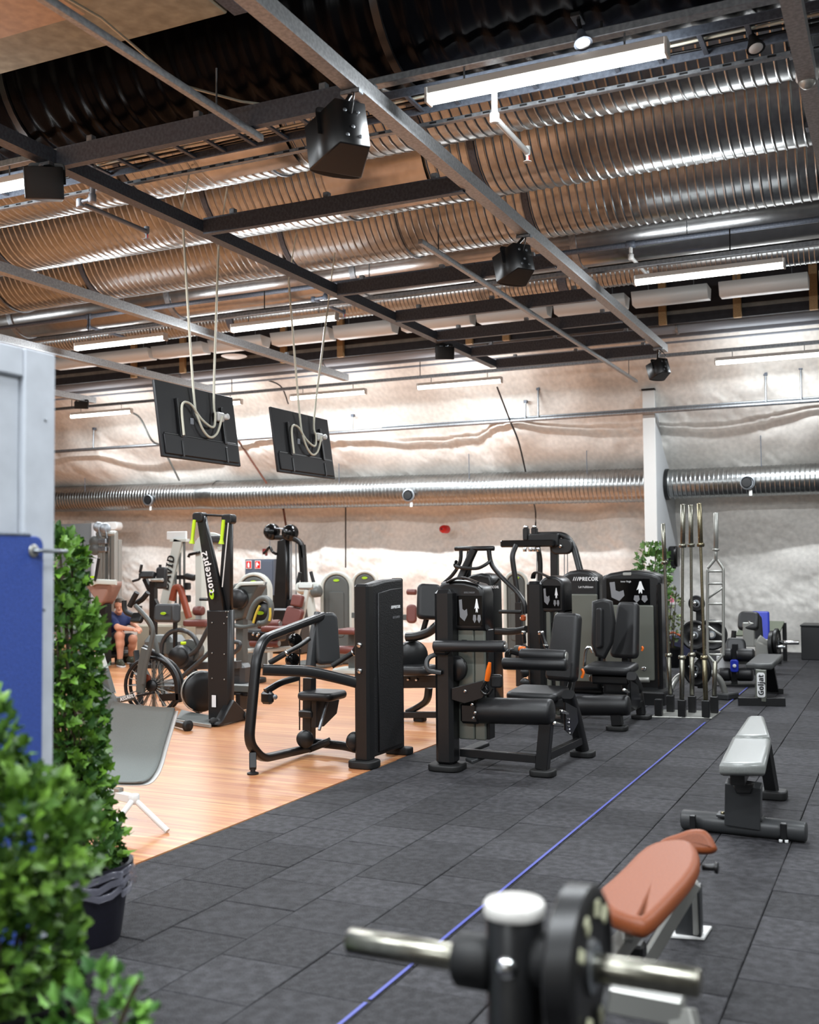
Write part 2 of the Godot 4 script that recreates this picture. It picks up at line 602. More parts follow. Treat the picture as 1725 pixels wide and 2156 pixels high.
const FOOT := [[-20, 1.6, -19.202], [-16.31, 1.66, -19.14], [-15.51, 1.71, -19.088], [-14.69, 1.62, -19.181], [-14.04, 1.52, -19.285], [-11.33, 1.57, -19.233], [-11.02, 1.61, -19.192], [-10.77, 1.7, -19.099], [-9.98, 1.67, -19.13], [-9.4, 1.7, -19.099], [-8.98, 1.66, -19.14], [-8.29, 1.63, -19.171], [-7.84, 1.67, -19.13], [-7.04, 1.76, -19.036], [-6.53, 1.76, -19.036], [-6.03, 1.66, -19.14], [-5.2, 1.62, -19.181], [-4.59, 1.67, -19.13], [-4.2, 1.56, -19.243], [-3.49, 1.41, -19.399], [-2.95, 1.42, -19.388], [-2.55, 1.46, -19.347], [-2.17, 1.45, -19.357], [-1.78, 1.56, -19.243], [-1.35, 1.59, -19.212], [5, 1.5, -19.306]]


func on_line(pts: Array, x: float, at := 1) -> float:
	for i in pts.size() - 1:
		if x <= pts[i + 1][0]:
			var t := clampf((x - pts[i][0]) / maxf(pts[i + 1][0] - pts[i][0], 0.001), 0, 1)
			return lerpf(pts[i][at], pts[i + 1][at], smoothstep(0.0, 1.0, t) * 0.6 + t * 0.4)
	return pts[-1][at]


# Sprayed concrete under old white paint, with a fine uneven grain.
func rock_paint() -> ImageTexture:
	var w := 1024
	var h := 512
	var data := PackedByteArray()
	data.resize(w * h * 3)
	var speck := noise(9.0, 33, 4)
	for i in w:
		var x := -20.0 + 25.0 * (i + 0.5) / w
		for j in h:
			var y := 5.4 * (1.0 - (j + 0.5) / h)
			var f := 1.0 + speck.get_noise_2d(x, y) * 0.06
			var at := (j * w + i) * 3
			data[at] = int(clampf(0.86 * f, 0, 1) * 255)
			data[at + 1] = int(clampf(0.845 * f, 0, 1) * 255)
			data[at + 2] = int(clampf(0.82 * f, 0, 1) * 255)
	return ImageTexture.create_from_image(Image.create_from_data(w, h, false, Image.FORMAT_RGB8, data))


func shell() -> void:
	# rock wall: sprayed concrete over rough rock, leaning in towards its top
	var m := mat(Color(1, 1, 1), 0.62)
	m.albedo_texture = rock_paint()
	var big := noise(0.35, 41, 3)
	var rough := noise(0.5, 42, 2)
	var fine := noise(4.0, 43, 4)
	var nx := 500
	var ny := 120
	var cols := []
	for i in nx + 1:
		var x := -20.0 + 25.0 * i / nx
		cols.append([[0.0, -19.45], [on_line(FOOT, x), on_line(FOOT, x, 2)], [on_line(HOLLOW, x), on_line(HOLLOW, x, 2)], [on_line(BROW, x), on_line(BROW, x, 2)], [4.45, -17.42 + big.get_noise_2d(x, 3.0) * 0.15], [5.4, -16.3]])
	var st := S()
	st.set_smooth_group(1)
	for j in ny + 1:
		var y := 5.4 * j / ny
		for i in nx + 1:
			var x := -20.0 + 25.0 * i / nx
			var z := on_line(cols[i], y)
			z += big.get_noise_2d(x, y * 1.5) * 0.09 + fine.get_noise_2d(x, y) * 0.034 * smoothstep(-0.1, 0.35, rough.get_noise_2d(x, y * 1.6) + 0.05)
			st.set_uv(Vector2((x + 20.0) / 25.0, 1.0 - y / 5.4))
			st.add_vertex(Vector3(x, y, z))
	for j in ny:
		for i in nx:
			var k := j * (nx + 1) + i
			for q in [k, k + nx + 1, k + 1, k + 1, k + nx + 1, k + nx + 2]:
				st.add_index(q)
	var w := struct("wall_back")
	obj("rock_face", st, m, w)
	obj("backing", box(S(), Vector3(-7.5, 3.4, -20.1), Vector3(25.4, 7.2, 0.3), 0), M.plaster, w)
	w = struct("wall_left")
	obj("plaster", box(S(), Vector3(-20.15, 3.4, -7.5), Vector3(0.3, 7.2, 25.4), 0), M.plaster, w)
	w = struct("wall_right")
	obj("plaster", box(S(), Vector3(5.15, 3.4, -7.5), Vector3(0.3, 7.2, 25.4), 0), M.plaster, w)
	w = struct("wall_front")
	obj("plaster", box(S(), Vector3(-7.5, 3.4, 5.65), Vector3(25.4, 7.2, 0.3), 0), M.plaster, w)
	w = struct("ceiling")
	obj("slab", box(S(), Vector3(-7.5, 7.05, -7.3), Vector3(25.6, 0.3, 26.2), 0), M.ceiling, w)
	# the bulkhead over the rock: dark boards with timber studs, white boxes along it
	w = struct("trim_1")
	obj("bulkhead_board", box(S(), Vector3(-7.5, 5.97, -15.65), Vector3(25.0, 1.86, 0.06), 0), M.dark_board, w)
	obj("soffit", box(S(), Vector3(-7.5, 5.2, -16.3), Vector3(25.0, 0.06, 1.36), 0), M.plaster, w)
	for u in [Vector3(-3.127, 5.198, -15.6), Vector3(-2.077, 5.154, -15.6), Vector3(-1.065, 5.177, -15.6), Vector3(-8.459, 5.283, -15.6), Vector3(-9.568, 5.265, -15.6), Vector3(-11.677, 5.201, -15.6), Vector3(-12.777, 5.181, -15.6), Vector3(-5.54, 5.23, -15.6), Vector3(-6.155, 5.557, -15.6)]:
		obj("timber_stud", box(S(), Vector3(u.x, 5.5, -15.56), Vector3(0.11, 0.96, 0.07), 0.004), M.timber, w)
	# wing wall on the rock wall
	w = struct("wall_wing")
	obj("panel", box(S(), Vector3(-3.77, 2.16, -18.55), Vector3(0.16, 4.32, 2.1), 0.0), M.wing, w)
	obj("end_board", box(S(), Vector3(-3.77, 2.19, -17.49), Vector3(0.2, 4.38, 0.05), 0.006), M.white, w)
	obj("end_cap", box(S(), Vector3(-3.77, 4.395, -17.49), Vector3(0.22, 0.03, 0.1), 0.004), M.black, w)


# Beech-coloured vinyl: narrow strips along x with long grain streaks, four metres to the picture.
func wood_tex() -> ImageTexture:
	var n := 1024
	var data := PackedByteArray()
	data.resize(n * n * 3)
	var g := noise(0.006, 51, 4)
	var g2 := noise(0.02, 52, 3)
	for j in n:
		var strip := j / 24
		for i in n:
			var board := (i + (strip * 397) % 1024) / 256
			var t := fposmod(sin(strip * 12.9 + (board % 4) * 78.2) * 437.5, 1.0)
			# the streaks wrap round the picture's edge
			var a := g.get_noise_2d(i * 0.35, j * 9.0 + strip * 57.0) * (1.0 - float(i) / n) + g.get_noise_2d((i - n) * 0.35, j * 9.0 + strip * 57.0) * float(i) / n
			var b := g2.get_noise_2d(i * 0.2, j * 8.0)
			var f := 0.93 + 0.04 * t + a * 0.13 + b * 0.06
			var at := (j * n + i) * 3
			data[at] = int(clampf(0.765 * f, 0, 1) * 255)
			data[at + 1] = int(clampf(0.55 * f * f, 0, 1) * 255)
			data[at + 2] = int(clampf(0.365 * f * f, 0, 1) * 255)
	return ImageTexture.create_from_image(Image.create_from_data(n, n, false, Image.FORMAT_RGB8, data))


func floor_mats() -> void:
	M.tile = []
	for k in 4:
		var g: float = [0.25, 0.27, 0.285, 0.235][k]
		var t := mat(Color(g, g * 0.99, g * 1.04), 0.72, 0.0, 0.35)
		t.albedo_texture = noise_tex(512, 0.02 + 0.004 * k, 60 + k, Color(0.62, 0.62, 0.62), Color(1, 1, 1), 6)
		t.uv1_triplanar = true
		t.uv1_world_triplanar = true
		t.uv1_scale = Vector3.ONE * 0.9
		t.uv1_offset = Vector3(k * 0.3, k * 0.17, k * 0.41)
		t.normal_enabled = true
		t.normal_texture = noise_tex(512, 0.25, 70 + k, Color.BLACK, Color.WHITE, 3, true, 5.0)
		t.normal_scale = 0.5
		M.tile.append(t)
	var f := struct("floor")
	obj("subfloor", box(S(), Vector3(-7.5, -0.16, -7.0), Vector3(25.0, 0.26, 25.4), 0), mat(Color(0.03, 0.03, 0.03), 0.9), f)
	obj("wood_flooring", box(S(), Vector3(-11.92, -0.014, -7.0), Vector3(16.16, 0.028, 25.2), 0), M.wood, f)
	# rubber tiles, 0.4 m, laid in half bond
	var pitch := 0.3985
	var list := []
	var eye := Vector3(0, 1.63, 0)
	for c in 22:
		var x := -3.83 + pitch * c
		for r in 62:
			var z := 4.6 - pitch * r - (0.2 if c % 2 else 0.0)
			if z < -19.6:
				continue
			var q := Vector3(x + pitch / 2, 0, z)
			var az := rad_to_deg(atan2(q.x, -q.z))
			var seen := az > -50.0 and az < -2.0 and q.z < -3.0
			list.append([q, (0.0 if seen else 100.0) + q.distance_to(eye), (c * 7 + r * 3 + (c * r) % 5) % 4])
	list.sort_custom(func(a, b): return a[1] < b[1])
	var shapes := []
	for k in 4:
		var st := S()
		var s := pitch - 0.004 - 0.0005 * k
		tile_shape(st, Vector3.ZERO, s)
		st.generate_normals()
		shapes.append(st.commit())
	var rest := [S(), S()]
	for i in list.size():
		var q: Vector3 = list[i][0]
		q.y = rng.randf_range(-0.0015, 0.0015)
		if i < 300:
			var o := MeshInstance3D.new()
			o.mesh = shapes[list[i][2]]
			o.material_override = M.tile[list[i][2]]
			o.name = "rubber_tile"
			f.add_child(o, true)
			o.position = q
			o.rotation = Vector3(rng.randf_range(-0.003, 0.003), rng.randf_range(-0.004, 0.004), rng.randf_range(-0.003, 0.003))
		else:
			tile_shape(rest[list[i][2] % 2], q, pitch - 0.0045)
	for k in 2:
		var o := obj("tile_field", rest[k], M.tile[k], f)
		o.set_meta("kind", "stuff")
	# blue tape along the mats
	var tape := thing("floor_tape", "thin blue tape line running along the black rubber mats", "tape", Vector3(-1.852, 0.004, -8))
	for s in [[4.5, -3.57], [-3.6, -10.9], [-11.75, -14.0]]:
		obj("strip", box(S(), Vector3(-1.852, 0.0045, (s[0] + s[1]) / 2), Vector3(0.016, 0.002, s[0] - s[1]), 0.0005), M.tape, tape)


func tile_shape(st: SurfaceTool, q: Vector3, s: float) -> void:
	var h := s / 2
	var b := 0.0035
	var lo := []
	var mid := []
	var top := []
	for k in [[-1, -1], [1, -1], [1, 1], [-1, 1]]:
		lo.append(q + Vector3(k[0] * h, -0.03, k[1] * h))
		mid.append(q + Vector3(k[0] * h, -b, k[1] * h))
		top.append(q + Vector3(k[0] * (h - b), 0, k[1] * (h - b)))
	st.set_smooth_group(-1)
	for i in 4:
		var j := (i + 1) % 4
		quad(st, lo[j], lo[i], mid[i], mid[j])
		quad(st, mid[j], mid[i], top[i], top[j])
	quad(st, top[3], top[2], top[1], top[0])


# Spiral duct along x: a tube with a lock seam standing proud at every turn.
func spiral(st: SurfaceTool, x0: float, x1: float, y: float, z: float, r: float, pitch: float, rise := 0.006, n := 28) -> SurfaceTool:
	var rings := []
	var x := x0
	while x < x1:
		for q in [[-0.05, 0.0], [0.0, 0.0], [0.07, rise], [0.19, rise], [0.26, 0.0], [0.31, 0.0]]:
			rings.append([x + q[0] * pitch, r + q[1]])
		x += pitch
	rings.append([x1, r])
	st.set_smooth_group(1)
	for i in rings.size():
		for j in n:
			var a := TAU * j / n
			st.add_vertex(Vector3(rings[i][0], y + sin(a) * rings[i][1], z + cos(a) * rings[i][1]))
	for i in rings.size() - 1:
		for j in n:
			var a := i * n + j
			var b := i * n + (j + 1) % n
			for k in [a, b, a + n, b, b + n, a + n]:
				st.add_index(k)
	return st


func collar(x: float, y: float, z: float, r: float, w: float, m: Material, parent: Node3D, called := "joint_collar") -> void:
	obj(called, lathe(S(), Vector3(x - w / 2, y, z), Vector3.RIGHT, [[r, 0.0], [r + 0.016, 0.004], [r + 0.016, w - 0.004], [r, w]], 36), m, parent)


func speaker(label: String, c: Vector3, face: Vector3, w: float, h: float, d: float, hook: Vector3) -> void:
	var t := thing("loudspeaker", label, "speaker", c, "black hanging loudspeakers")
	face = face.normalized()
	var ax := Vector3.UP.cross(face).normalized()
	var ay := face.cross(ax)
	# wedge cabinet: wide front, narrow back, seen in plan
	var plan := PackedVector2Array([Vector2(-w / 2, d / 2), Vector2(-w * 0.28, -d / 2), Vector2(w * 0.28, -d / 2), Vector2(w / 2, d / 2)])
	obj("cabinet", slab(S(), c, ax, face, plan, h, 0.008, 2), M.black, t)
	var g := PackedVector2Array()
	for i in 9:
		var a := PI * i / 8
		g.append(Vector2(cos(a) * w * 0.5, d / 2 + sin(a) * d * 0.16))
	obj("grille", slab(S(), c, ax, face, g, h * 0.97, 0.006, 2), M.grille, t)
	for s in [[-0.12, 0.25], [0.12, 0.25], [0.0, -0.1], [-0.12, -0.3], [0.12, -0.3]]:
		obj("screw", cyl(S(), c - face * (d / 2 - 0.002) + ax * s[0] * w + ay * s[1] * h, c - face * (d / 2 + 0.006) + ax * s[0] * w + ay * s[1] * h, 0.012, 8), M.zinc, t)
	var top := c + ay * (h / 2)
	var br := S()
	sweep(br, fillet([top - ay * h * 0.5 + ax * (w * 0.42), top + ay * 0.02 + ax * (w * 0.42), top + ay * 0.02 - ax * (w * 0.42), top - ay * h * 0.5 - ax * (w * 0.42)], 0.02), rrect(0.03, 0.006, 0.002), face)
	obj("bracket", br, M.black, t)
	obj("hanger", tube(S(), [top + ay * 0.02, hook], 0.014, 8), M.black, t)
	obj("clamp", box(S(), hook, Vector3(0.13, 0.03, 0.06), 0.004), M.zinc, t)
	obj("cord", tube(S(), fillet([c - face * d * 0.5 + ay * h * 0.2, c - face * (d * 0.5 + 0.07) + ay * h * 0.5, hook + Vector3(0.03, -0.02, 0.05)], 0.1), 0.005, 6), M.black, t)


func channel_beam(called: String, label: String, a: Vector3, e: Vector3, w: float, h: float, m: Material, group: String) -> void:
	# C-section: web, two flanges and turned lips, open towards the top
	var t := thing(called, label, "beam", (a + e) / 2, group)
	var o := PackedVector2Array()
	var k := 0.006
	for q in [[-1, 1], [-1, -1], [1, -1], [1, 1]]:
		o.append(Vector2(q[0] * w / 2, q[1] * h / 2))
	for q in [[0.62, 1], [0.62, 1 - k * 4 / h]]:
		o.append(Vector2(q[0] * w / 2, q[1] * h / 2))
	o.append(Vector2(w / 2 - k, h / 2 - k * 2))
	o.append(Vector2(w / 2 - k, -h / 2 + k))
	o.append(Vector2(-w / 2 + k, -h / 2 + k))
	o.append(Vector2(-w / 2 + k, h / 2 - k * 2))
	for q in [[-0.62, 1 - k * 4 / h], [-0.62, 1]]:
		o.append(Vector2(q[0] * w / 2, q[1] * h / 2))
	var d := (e - a).normalized()
	var sx := Vector3.UP.cross(d).normalized()
	obj("rail", slab(S(), (a + e) / 2, sx, Vector3.UP, o, a.distance_to(e), 0.0, 1), m, t)
	var l := a.distance_to(e)
	for f in [0.12, 0.5, 0.9]:
		var q: Vector3 = a + d * l * f
		obj("hanger_plate", box(S(), q + Vector3(0, h / 2 + 0.02, 0), Vector3(0.05, 0.05, 0.05), 0.004), M.zinc, t)


func sprinkler(label: String, pts: Array, m: Material) -> void:
	var t := thing("sprinkler_pipe", label, "pipe", pts[0])
	obj("pipe", tube(S(), fillet(pts, 0.03, 3), 0.021, 8), m, t)
	for i in range(1, pts.size() - 1):
		obj("elbow", cyl(S(), pts[i] - Vector3(0, 0.032, 0), pts[i] + Vector3(0, 0.032, 0), 0.031, 10), m, t)
	var e: Vector3 = pts[-1]
	var hd := obj("sprinkler_head", lathe(S(), e + Vector3(0, 0.04, 0), Vector3.DOWN, [[0.0, 0], [0.024, 0], [0.024, 0.05], [0.01, 0.07], [0.01, 0.1], [0.03, 0.104], [0.03, 0.108], [0.0, 0.108]], 10), m, t)
	obj("fusible_bulb", cyl(S(), e + Vector3(0.012, -0.02, 0), e + Vector3(0.012, -0.06, 0), 0.004, 6), M.red, hd)


func tray_ladder(label: String, x0: float, x1: float, y: float, z0: float, z1: float) -> void:
	var t := thing("cable_tray", label, "cable tray", Vector3((x0 + x1) / 2, y, (z0 + z1) / 2))
	for z in [z0, z1]:
		obj("side_rail", bar(S(), Vector3(x0, y, z), Vector3(x1, y, z), 0.012, 0.06, Vector3.UP, 0.003), M.beam_dark, t)
	var n := int((x1 - x0) / 0.27)
	for i in n:
		var x := x0 + 0.1 + i * 0.27
		obj("rung", bar(S(), Vector3(x, y - 0.01, z0), Vector3(x, y - 0.01, z1), 0.03, 0.018, Vector3.UP, 0.002), M.beam_dark, t)
	for k in 5:
		var pts := []
		for i in 30:
			pts.append(Vector3(lerpf(x0, x1, i / 29.0), y + 0.012 + (k % 2) * 0.008, lerpf(z0, z1, 0.15 + k * 0.17) + sin(i * 1.7 + k * 2.0) * 0.018))
		obj("cable", tube(S(), pts, 0.009, 6), M.cable if k == 2 else M.black, t)


func ceiling_services() -> void:
	M.grille = mat(Color(0.045, 0.046, 0.05), 0.7)
	# big spiral ducts over the beams
	var dl := [["galvanized spiral duct running beside the cable tray, the one with the smooth patch", -8.328], ["galvanized spiral duct, the middle one of three under the ceiling", -9.793], ["galvanized spiral duct, the one closest to the smooth duct", -11.363]]
	for i in 3:
		var z: float = dl[i][1]
		var t := thing("spiral_duct", dl[i][0], "duct", Vector3(-7, 5.8, z), "large galvanized ceiling ducts")
		obj("tube", spiral(S(), -19.8, 4.6, 5.8, z, 0.56, 0.088, 0.009), M.duct, t)
		for x in [-16.0, -12.9, -9.81, -6.72, -3.64, -0.55, 2.5]:
			collar(x, 5.8, z, 0.565, 0.07, M.beam_dark, t)
			obj("clip", box(S(), Vector3(x - 0.1, 5.8 - 0.54, z + 0.3), Vector3(0.05, 0.05, 0.12), 0.004), M.beam_dark, t)
		for x in [-11.4, -5.2, 0.9]:
			obj("drop_rod", tube(S(), [Vector3(x, 6.3, z + 0.5), Vector3(x, 6.86, z + 0.5)], 0.006, 6), M.zinc, t)
			collar(x, 5.8, z, 0.57, 0.03, M.zinc, t, "hanging_band")
		if i < 2:
			var px: float = [-5.35, -3.95 - 0.75][i]
			obj("smooth_patch", arc_plate(Vector3(px, 5.8, z), 0.575, 0.95 if i == 0 else 1.1, 200.0, 262.0), M.duct_smooth, t)
	var t := thing("smooth_duct", "smooth silver round duct behind the three ribbed ones", "duct", Vector3(-7, 5.55, -12.615))
	obj("tube", cyl(S(), Vector3(-19.8, 5.55, -12.615), Vector3(4.6, 5.55, -12.615), 0.36, 40, 0.01), M.duct_smooth, t)
	for x in [-15.6, -12.5, -9.5, -6.5, -3.52, -0.5, 2.5]:
		collar(x, 5.55, -12.615, 0.362, 0.09, M.zinc, t)
		obj("drop_rod", tube(S(), [Vector3(x + 0.4, 5.9, -12.615), Vector3(x + 0.4, 6.86, -12.615)], 0.006, 6), M.zinc, t)
	t = thing("flexible_duct", "slim ribbed silver duct behind the smooth one", "duct", Vector3(-7, 5.35, -13.585))
	obj("tube", spiral(S(), -19.8, 4.6, 5.35, -13.585, 0.19, 0.06, 0.008, 20), M.duct, t)
	for x in [-14.5, -9.2, -4.0, 0.8]:
		collar(x, 5.35, -13.585, 0.195, 0.12, M.beam_dark, t, "strap")
		obj("drop_rod", tube(S(), [Vector3(x, 5.54, -13.585), Vector3(x, 6.86, -13.585)], 0.006, 6), M.zinc, t)
	# the glossy black duct
	t = thing("black_duct", "glossy black ribbed duct running under the concrete beam", "duct", Vector3(-7, 5.35, -6.3))
	obj("tube", waved(-14.0, 4.6, 5.35, -6.3, 0.56, 0.17, 0.012), M.black_duct, t)
	for x in [-9.0, -5.95, -2.9, 0.2]:
		collar(x, 5.35, -6.3, 0.575, 0.06, M.black, t)
		obj("drop_rod", tube(S(), [Vector3(x + 0.5, 5.9, -6.3), Vector3(x + 0.5, 6.86, -6.3)], 0.006, 6), M.zinc, t)
	# concrete beam over the entrance half, with a bare board under it
	var w := struct("trim_2")
	obj("concrete_beam", box(S(), Vector3(-11.75, 5.9, -4.75), Vector3(16.1, 1.8, 1.26), 0.01), M.concrete, w)
	obj("plywood_board", box(S(), Vector3(-9.2, 4.985, -4.3), Vector3(9.5, 0.03, 1.32), 0.003), M.plywood, w)
	obj("steel_rail", bar(S(), Vector3(-3.63, 5.04, -5.42), Vector3(-3.63, 5.04, -3.2), 0.1, 0.08), M.beam_dark, w)
	# suspended grid of steel channels
	for q in [[-0.46, "zinc", "zinc channel carrying the white dome camera"], [-2.944, "zinc", "long zinc channel with three black loudspeakers hanging from it"], [-5.43, "dark", "dark grey channel with the cross channels bolted to one side"], [-7.9, "zinc", "zinc channel running between the two hanging screens and the spiral ducts"], [-10.42, "zinc", "zinc channel that comes out over the grey partition's corner"], [-12.95, "zinc", "zinc channel ending over the small twin loudspeaker"]]:
		channel_beam("steel_channel", q[2], Vector3(q[0], 4.5, 3.0), Vector3(q[0], 4.5, -14.7), 0.1, 0.1, M.beam_zinc if q[1] == "zinc" else M.beam_dark, "long channels of the ceiling grid")
	var k := 0
	for z in [-5.74, -7.48, -9.85, -11.28, -12.5, -13.68, -14.68]:
		k += 1
		channel_beam("cross_channel", ["first", "second", "third", "fourth", "fifth", "sixth", "seventh"][k - 1] + " dark cross channel of the ceiling grid, counted from the black duct", Vector3(-5.38, 4.5, z), Vector3(-2.99, 4.5, z), 0.06, 0.14, M.beam_dark, "dark cross channels")
	for q in [[-3.28, -5.85, "thin zinc strut running under the black duct and concrete beam"], [-8.38, -16.6, "long thin zinc strut crossing the cross channels towards the rock wall"]]:
		t = thing("thin_strut", q[2], "strut", Vector3(-3.764, 4.4, q[1]))
		obj("rail", bar(S(), Vector3(-3.764, 4.4, q[0]), Vector3(-3.764, 4.4, q[1]), 0.045, 0.045), M.beam_zinc, t)
		for z in [q[0] - 0.4, q[1] + 0.5]:
			obj("drop_rod", tube(S(), [Vector3(-3.764, 4.42, z), Vector3(-3.764, 4.66, z)], 0.006, 6), M.zinc, t)
	tag(obj("loose_wire", tube(S(), [Vector3(-3.88, 4.52, -3.5), Vector3(-3.84, 4.55, -4.4), Vector3(-3.93, 4.53, -5.2), Vector3(-3.82, 4.6, -5.7), Vector3(-3.6, 4.66, -6.1)], 0.008, 6), M.cable), "pale loose wire lying along the thin strut under the black duct", "wire")
	tray_ladder("dark ladder cable tray between the black duct and the ribbed ducts", -13.0, 4.4, 4.7, -6.25, -6.55)
	t = thing("perforated_rail", "thin perforated zinc rail beside the ladder tray", "rail", Vector3(-4.5, 4.62, -6.62))
	obj("rail", bar(S(), Vector3(-13, 4.62, -6.62), Vector3(4.4, 4.62, -6.62), 0.04, 0.03), M.zinc, t)
	for i in 60:
		obj("slot", box(S(), Vector3(-7.8 + i * 0.13, 4.62, -6.598), Vector3(0.05, 0.012, 0.004), 0), M.black, t)
	for q in [[-11.05, -13.0, 4.4, "zinc tray that carries the battens under the smooth duct"], [-16.2, -19.0, 4.4, "zinc tray that carries the battens along the rock wall"], [-6.03, -13.0, 4.4, "zinc tray carrying the batten beside the black duct"]]:
		t = thing("lamp_tray", q[3], "tray", Vector3(-5, 4.67, q[0]))
		obj("rail", bar(S(), Vector3(q[1], 4.69, q[0]), Vector3(q[2], 4.69, q[0]), 0.07 if q[0] > -16.0 else 0.06, 0.05), M.zinc, t)
		for i in 7:
			var x: float = lerpf(q[1] + 0.4, q[2] - 0.4, i / 6.0)
			obj("drop_rod", tube(S(), [Vector3(x, 4.7, q[0]), Vector3(x, 4.77 if q[0] > -7.0 else 4.95, q[0])], 0.007, 6), M.black, t)
	# sprinkler main and its drops
	t = thing("sprinkler_main", "thin dark pipe running along under the ribbed ducts", "pipe", Vector3(-7, 5.03, -11.4))
	obj("pipe", tube(S(), [Vector3(-19.5, 5.03, -11.4), Vector3(4.6, 5.03, -11.4)], 0.03, 10), M.beam_dark, t)
	for x in [-13.0, -10.14, -6.4, -2.62, 0.5]:
		obj("tee", cyl(S(), Vector3(x - 0.05, 5.03, -11.4), Vector3(x + 0.05, 5.03, -11.4), 0.042, 10), M.beam_dark, t)
		obj("drop_rod", tube(S(), [Vector3(x + 0.6, 5.05, -11.4), Vector3(x + 0.6, 5.22, -11.4)], 0.006, 6), M.zinc, t)
	sprinkler("white sprinkler elbow hanging under the bright batten beside the black duct", [Vector3(-2.32, 4.73, -6.35), Vector3(-2.32, 4.46, -6.35), Vector3(-2.32, 4.46, -7.0)], M.white)
	sprinkler("grey sprinkler elbow hanging beside the dark channel with the cut-off batten", [Vector3(-5.61, 4.7, -6.35), Vector3(-5.62, 4.44, -6.35), Vector3(-5.74, 4.42, -6.35), Vector3(-5.74, 4.42, -7.15)], M.grey_paint)
	sprinkler("sprinkler drop above the batten over the grey partition's corner", [Vector3(-10.14, 5.03, -11.4), Vector3(-10.14, 4.88, -11.4), Vector3(-10.14, 4.88, -12.3)], M.beam_dark)
	sprinkler("sprinkler drop beside the hanging screen's cables", [Vector3(-6.4, 5.03, -11.4), Vector3(-6.41, 4.88, -11.4), Vector3(-6.58, 4.87, -11.4), Vector3(-6.58, 4.87, -12.2)], M.beam_dark)
	sprinkler("white sprinkler drop above the batten on the wing wall's side", [Vector3(-2.62, 5.03, -11.4), Vector3(-2.62, 4.89, -11.4), Vector3(-2.62, 4.89, -12.2)], M.white)
	# loudspeakers
	speaker("large black loudspeaker hanging closest to the bright batten by the black duct", Vector3(-2.95, 4.124, -5.467), Vector3(-0.75, -0.25, -0.6), 0.34, 0.3, 0.3, Vector3(-2.944, 4.432, -5.57))
	speaker("black loudspeaker beside the batten that the frame cuts off", Vector3(-5.43, 4.304, -5.676), Vector3(0.5, -0.25, 0.85), 0.27, 0.22, 0.22, Vector3(-5.43, 4.432, -5.65))
	speaker("black loudspeaker hanging by a cord in the middle of the long zinc channel", Vector3(-2.95, 4.146, -8.57), Vector3(-0.75, -0.3, -0.6), 0.3, 0.25, 0.25, Vector3(-2.944, 4.432, -8.76))
	speaker("small black loudspeaker under the end of the dark grey channel", Vector3(-5.43, 4.343, -12.815), Vector3(0.5, -0.2, 0.85), 0.25, 0.17, 0.18, Vector3(-5.43, 4.432, -12.85))
	speaker("black loudspeaker hanging from the zinc channel's end before the wing wall", Vector3(-2.95, 4.178, -14.423), Vector3(-0.75, -0.35, -0.6), 0.26, 0.22, 0.22, Vector3(-2.944, 4.432, -14.3))
	speaker("small twin black loudspeaker above the batten over the cardio corner", Vector3(-12.95, 4.38, -14.399), Vector3(0.5, -0.15, 0.85), 0.24, 0.13, 0.14, Vector3(-12.95, 4.432, -14.4))
	# white box units and the grey pipe under the bulkhead
	for i in 11:
		var ends := [[-13.45, -11.34], [-11.26, -10.25], [-10.13, -9.12], [-8.95, -7.91], [-7.83, -6.85], [-6.7, -5.6], [-5.5, -4.45], [-4.35, -3.35], [-3.26, -2.26], [-2.12, -1.03], [-0.9, 0.1]]
		var a: float = ends[i][0]
		var b: float = ends[i][1]
		t = thing("baffle_box", ["eleventh", "tenth", "ninth", "eighth", "seventh", "sixth", "fifth", "fourth", "third", "second", "first"][i] + " white box baffle under the dark bulkhead, counted from the mats' side", "baffle", Vector3((a + b) / 2, 5.0, -14.3), "white baffles along the bulkhead")
		var o := PackedVector2Array([Vector2(-0.17, 0.1), Vector2(-0.1, -0.07), Vector2(0.1, -0.07), Vector2(0.17, 0.1)])
		obj("body", slab(S(), Vector3((a + b) / 2, 5.1, -14.3), Vector3.BACK, Vector3.UP, o, b - a, 0.006, 2), M.white, t)
		for x in [a + 0.2, b - 0.2]:
			obj("drop_rod", tube(S(), [Vector3(x, 5.19, -14.3), Vector3(x, 6.86, -14.3)], 0.006, 6), M.zinc, t)
	t = thing("grey_pipe", "long pale grey pipe under the bulkhead, above the rock wall", "pipe", Vector3(-7, 5.1, -16.0))
	obj("pipe", cyl(S(), Vector3(-19.5, 5.07, -16.0), Vector3(4.8, 5.07, -16.0), 0.1, 20, 0.01), M.grey_paint, t)
	for x in [-15.0, -12.0, -9.0, -6.0, -3.0, 0.0]:
		collar(x, 5.07, -16.0, 0.1, 0.04, M.zinc, t, "pipe_band")
	t = thing("cornice_strip", "slim pale double strip along the top of the rock wall", "trim", Vector3(-7, 5.0, -16.35))
	obj("upper_strip", bar(S(), Vector3(-19.5, 5.02, -16.4), Vector3(4.8, 5.02, -16.4), 0.03, 0.06), M.grey_paint, t)
	obj("lower_strip", bar(S(), Vector3(-19.5, 4.93, -16.45), Vector3(4.8, 4.93, -16.45), 0.05, 0.03), M.grey_paint, t)
	# hanging screens, seen from behind
	screen("larger black hanging screen seen from behind, white cable loops on its back", -7.69, -8.92, Vector3(-6.05, 4.926, -8.045), Vector3(-6.05, 4.722, -8.63))
	screen("smaller black hanging screen seen from behind, farther down the zinc channel", -9.63, -10.86, Vector3(-6.05, 4.703, -9.948), Vector3(-6.05, 4.571, -10.814))
	# small fittings
	t = thing("dome_camera", "white dome camera under the zinc channel by the bright batten", "camera", Vector3(-0.46, 4.474, -6.666))
	var dc := t.position
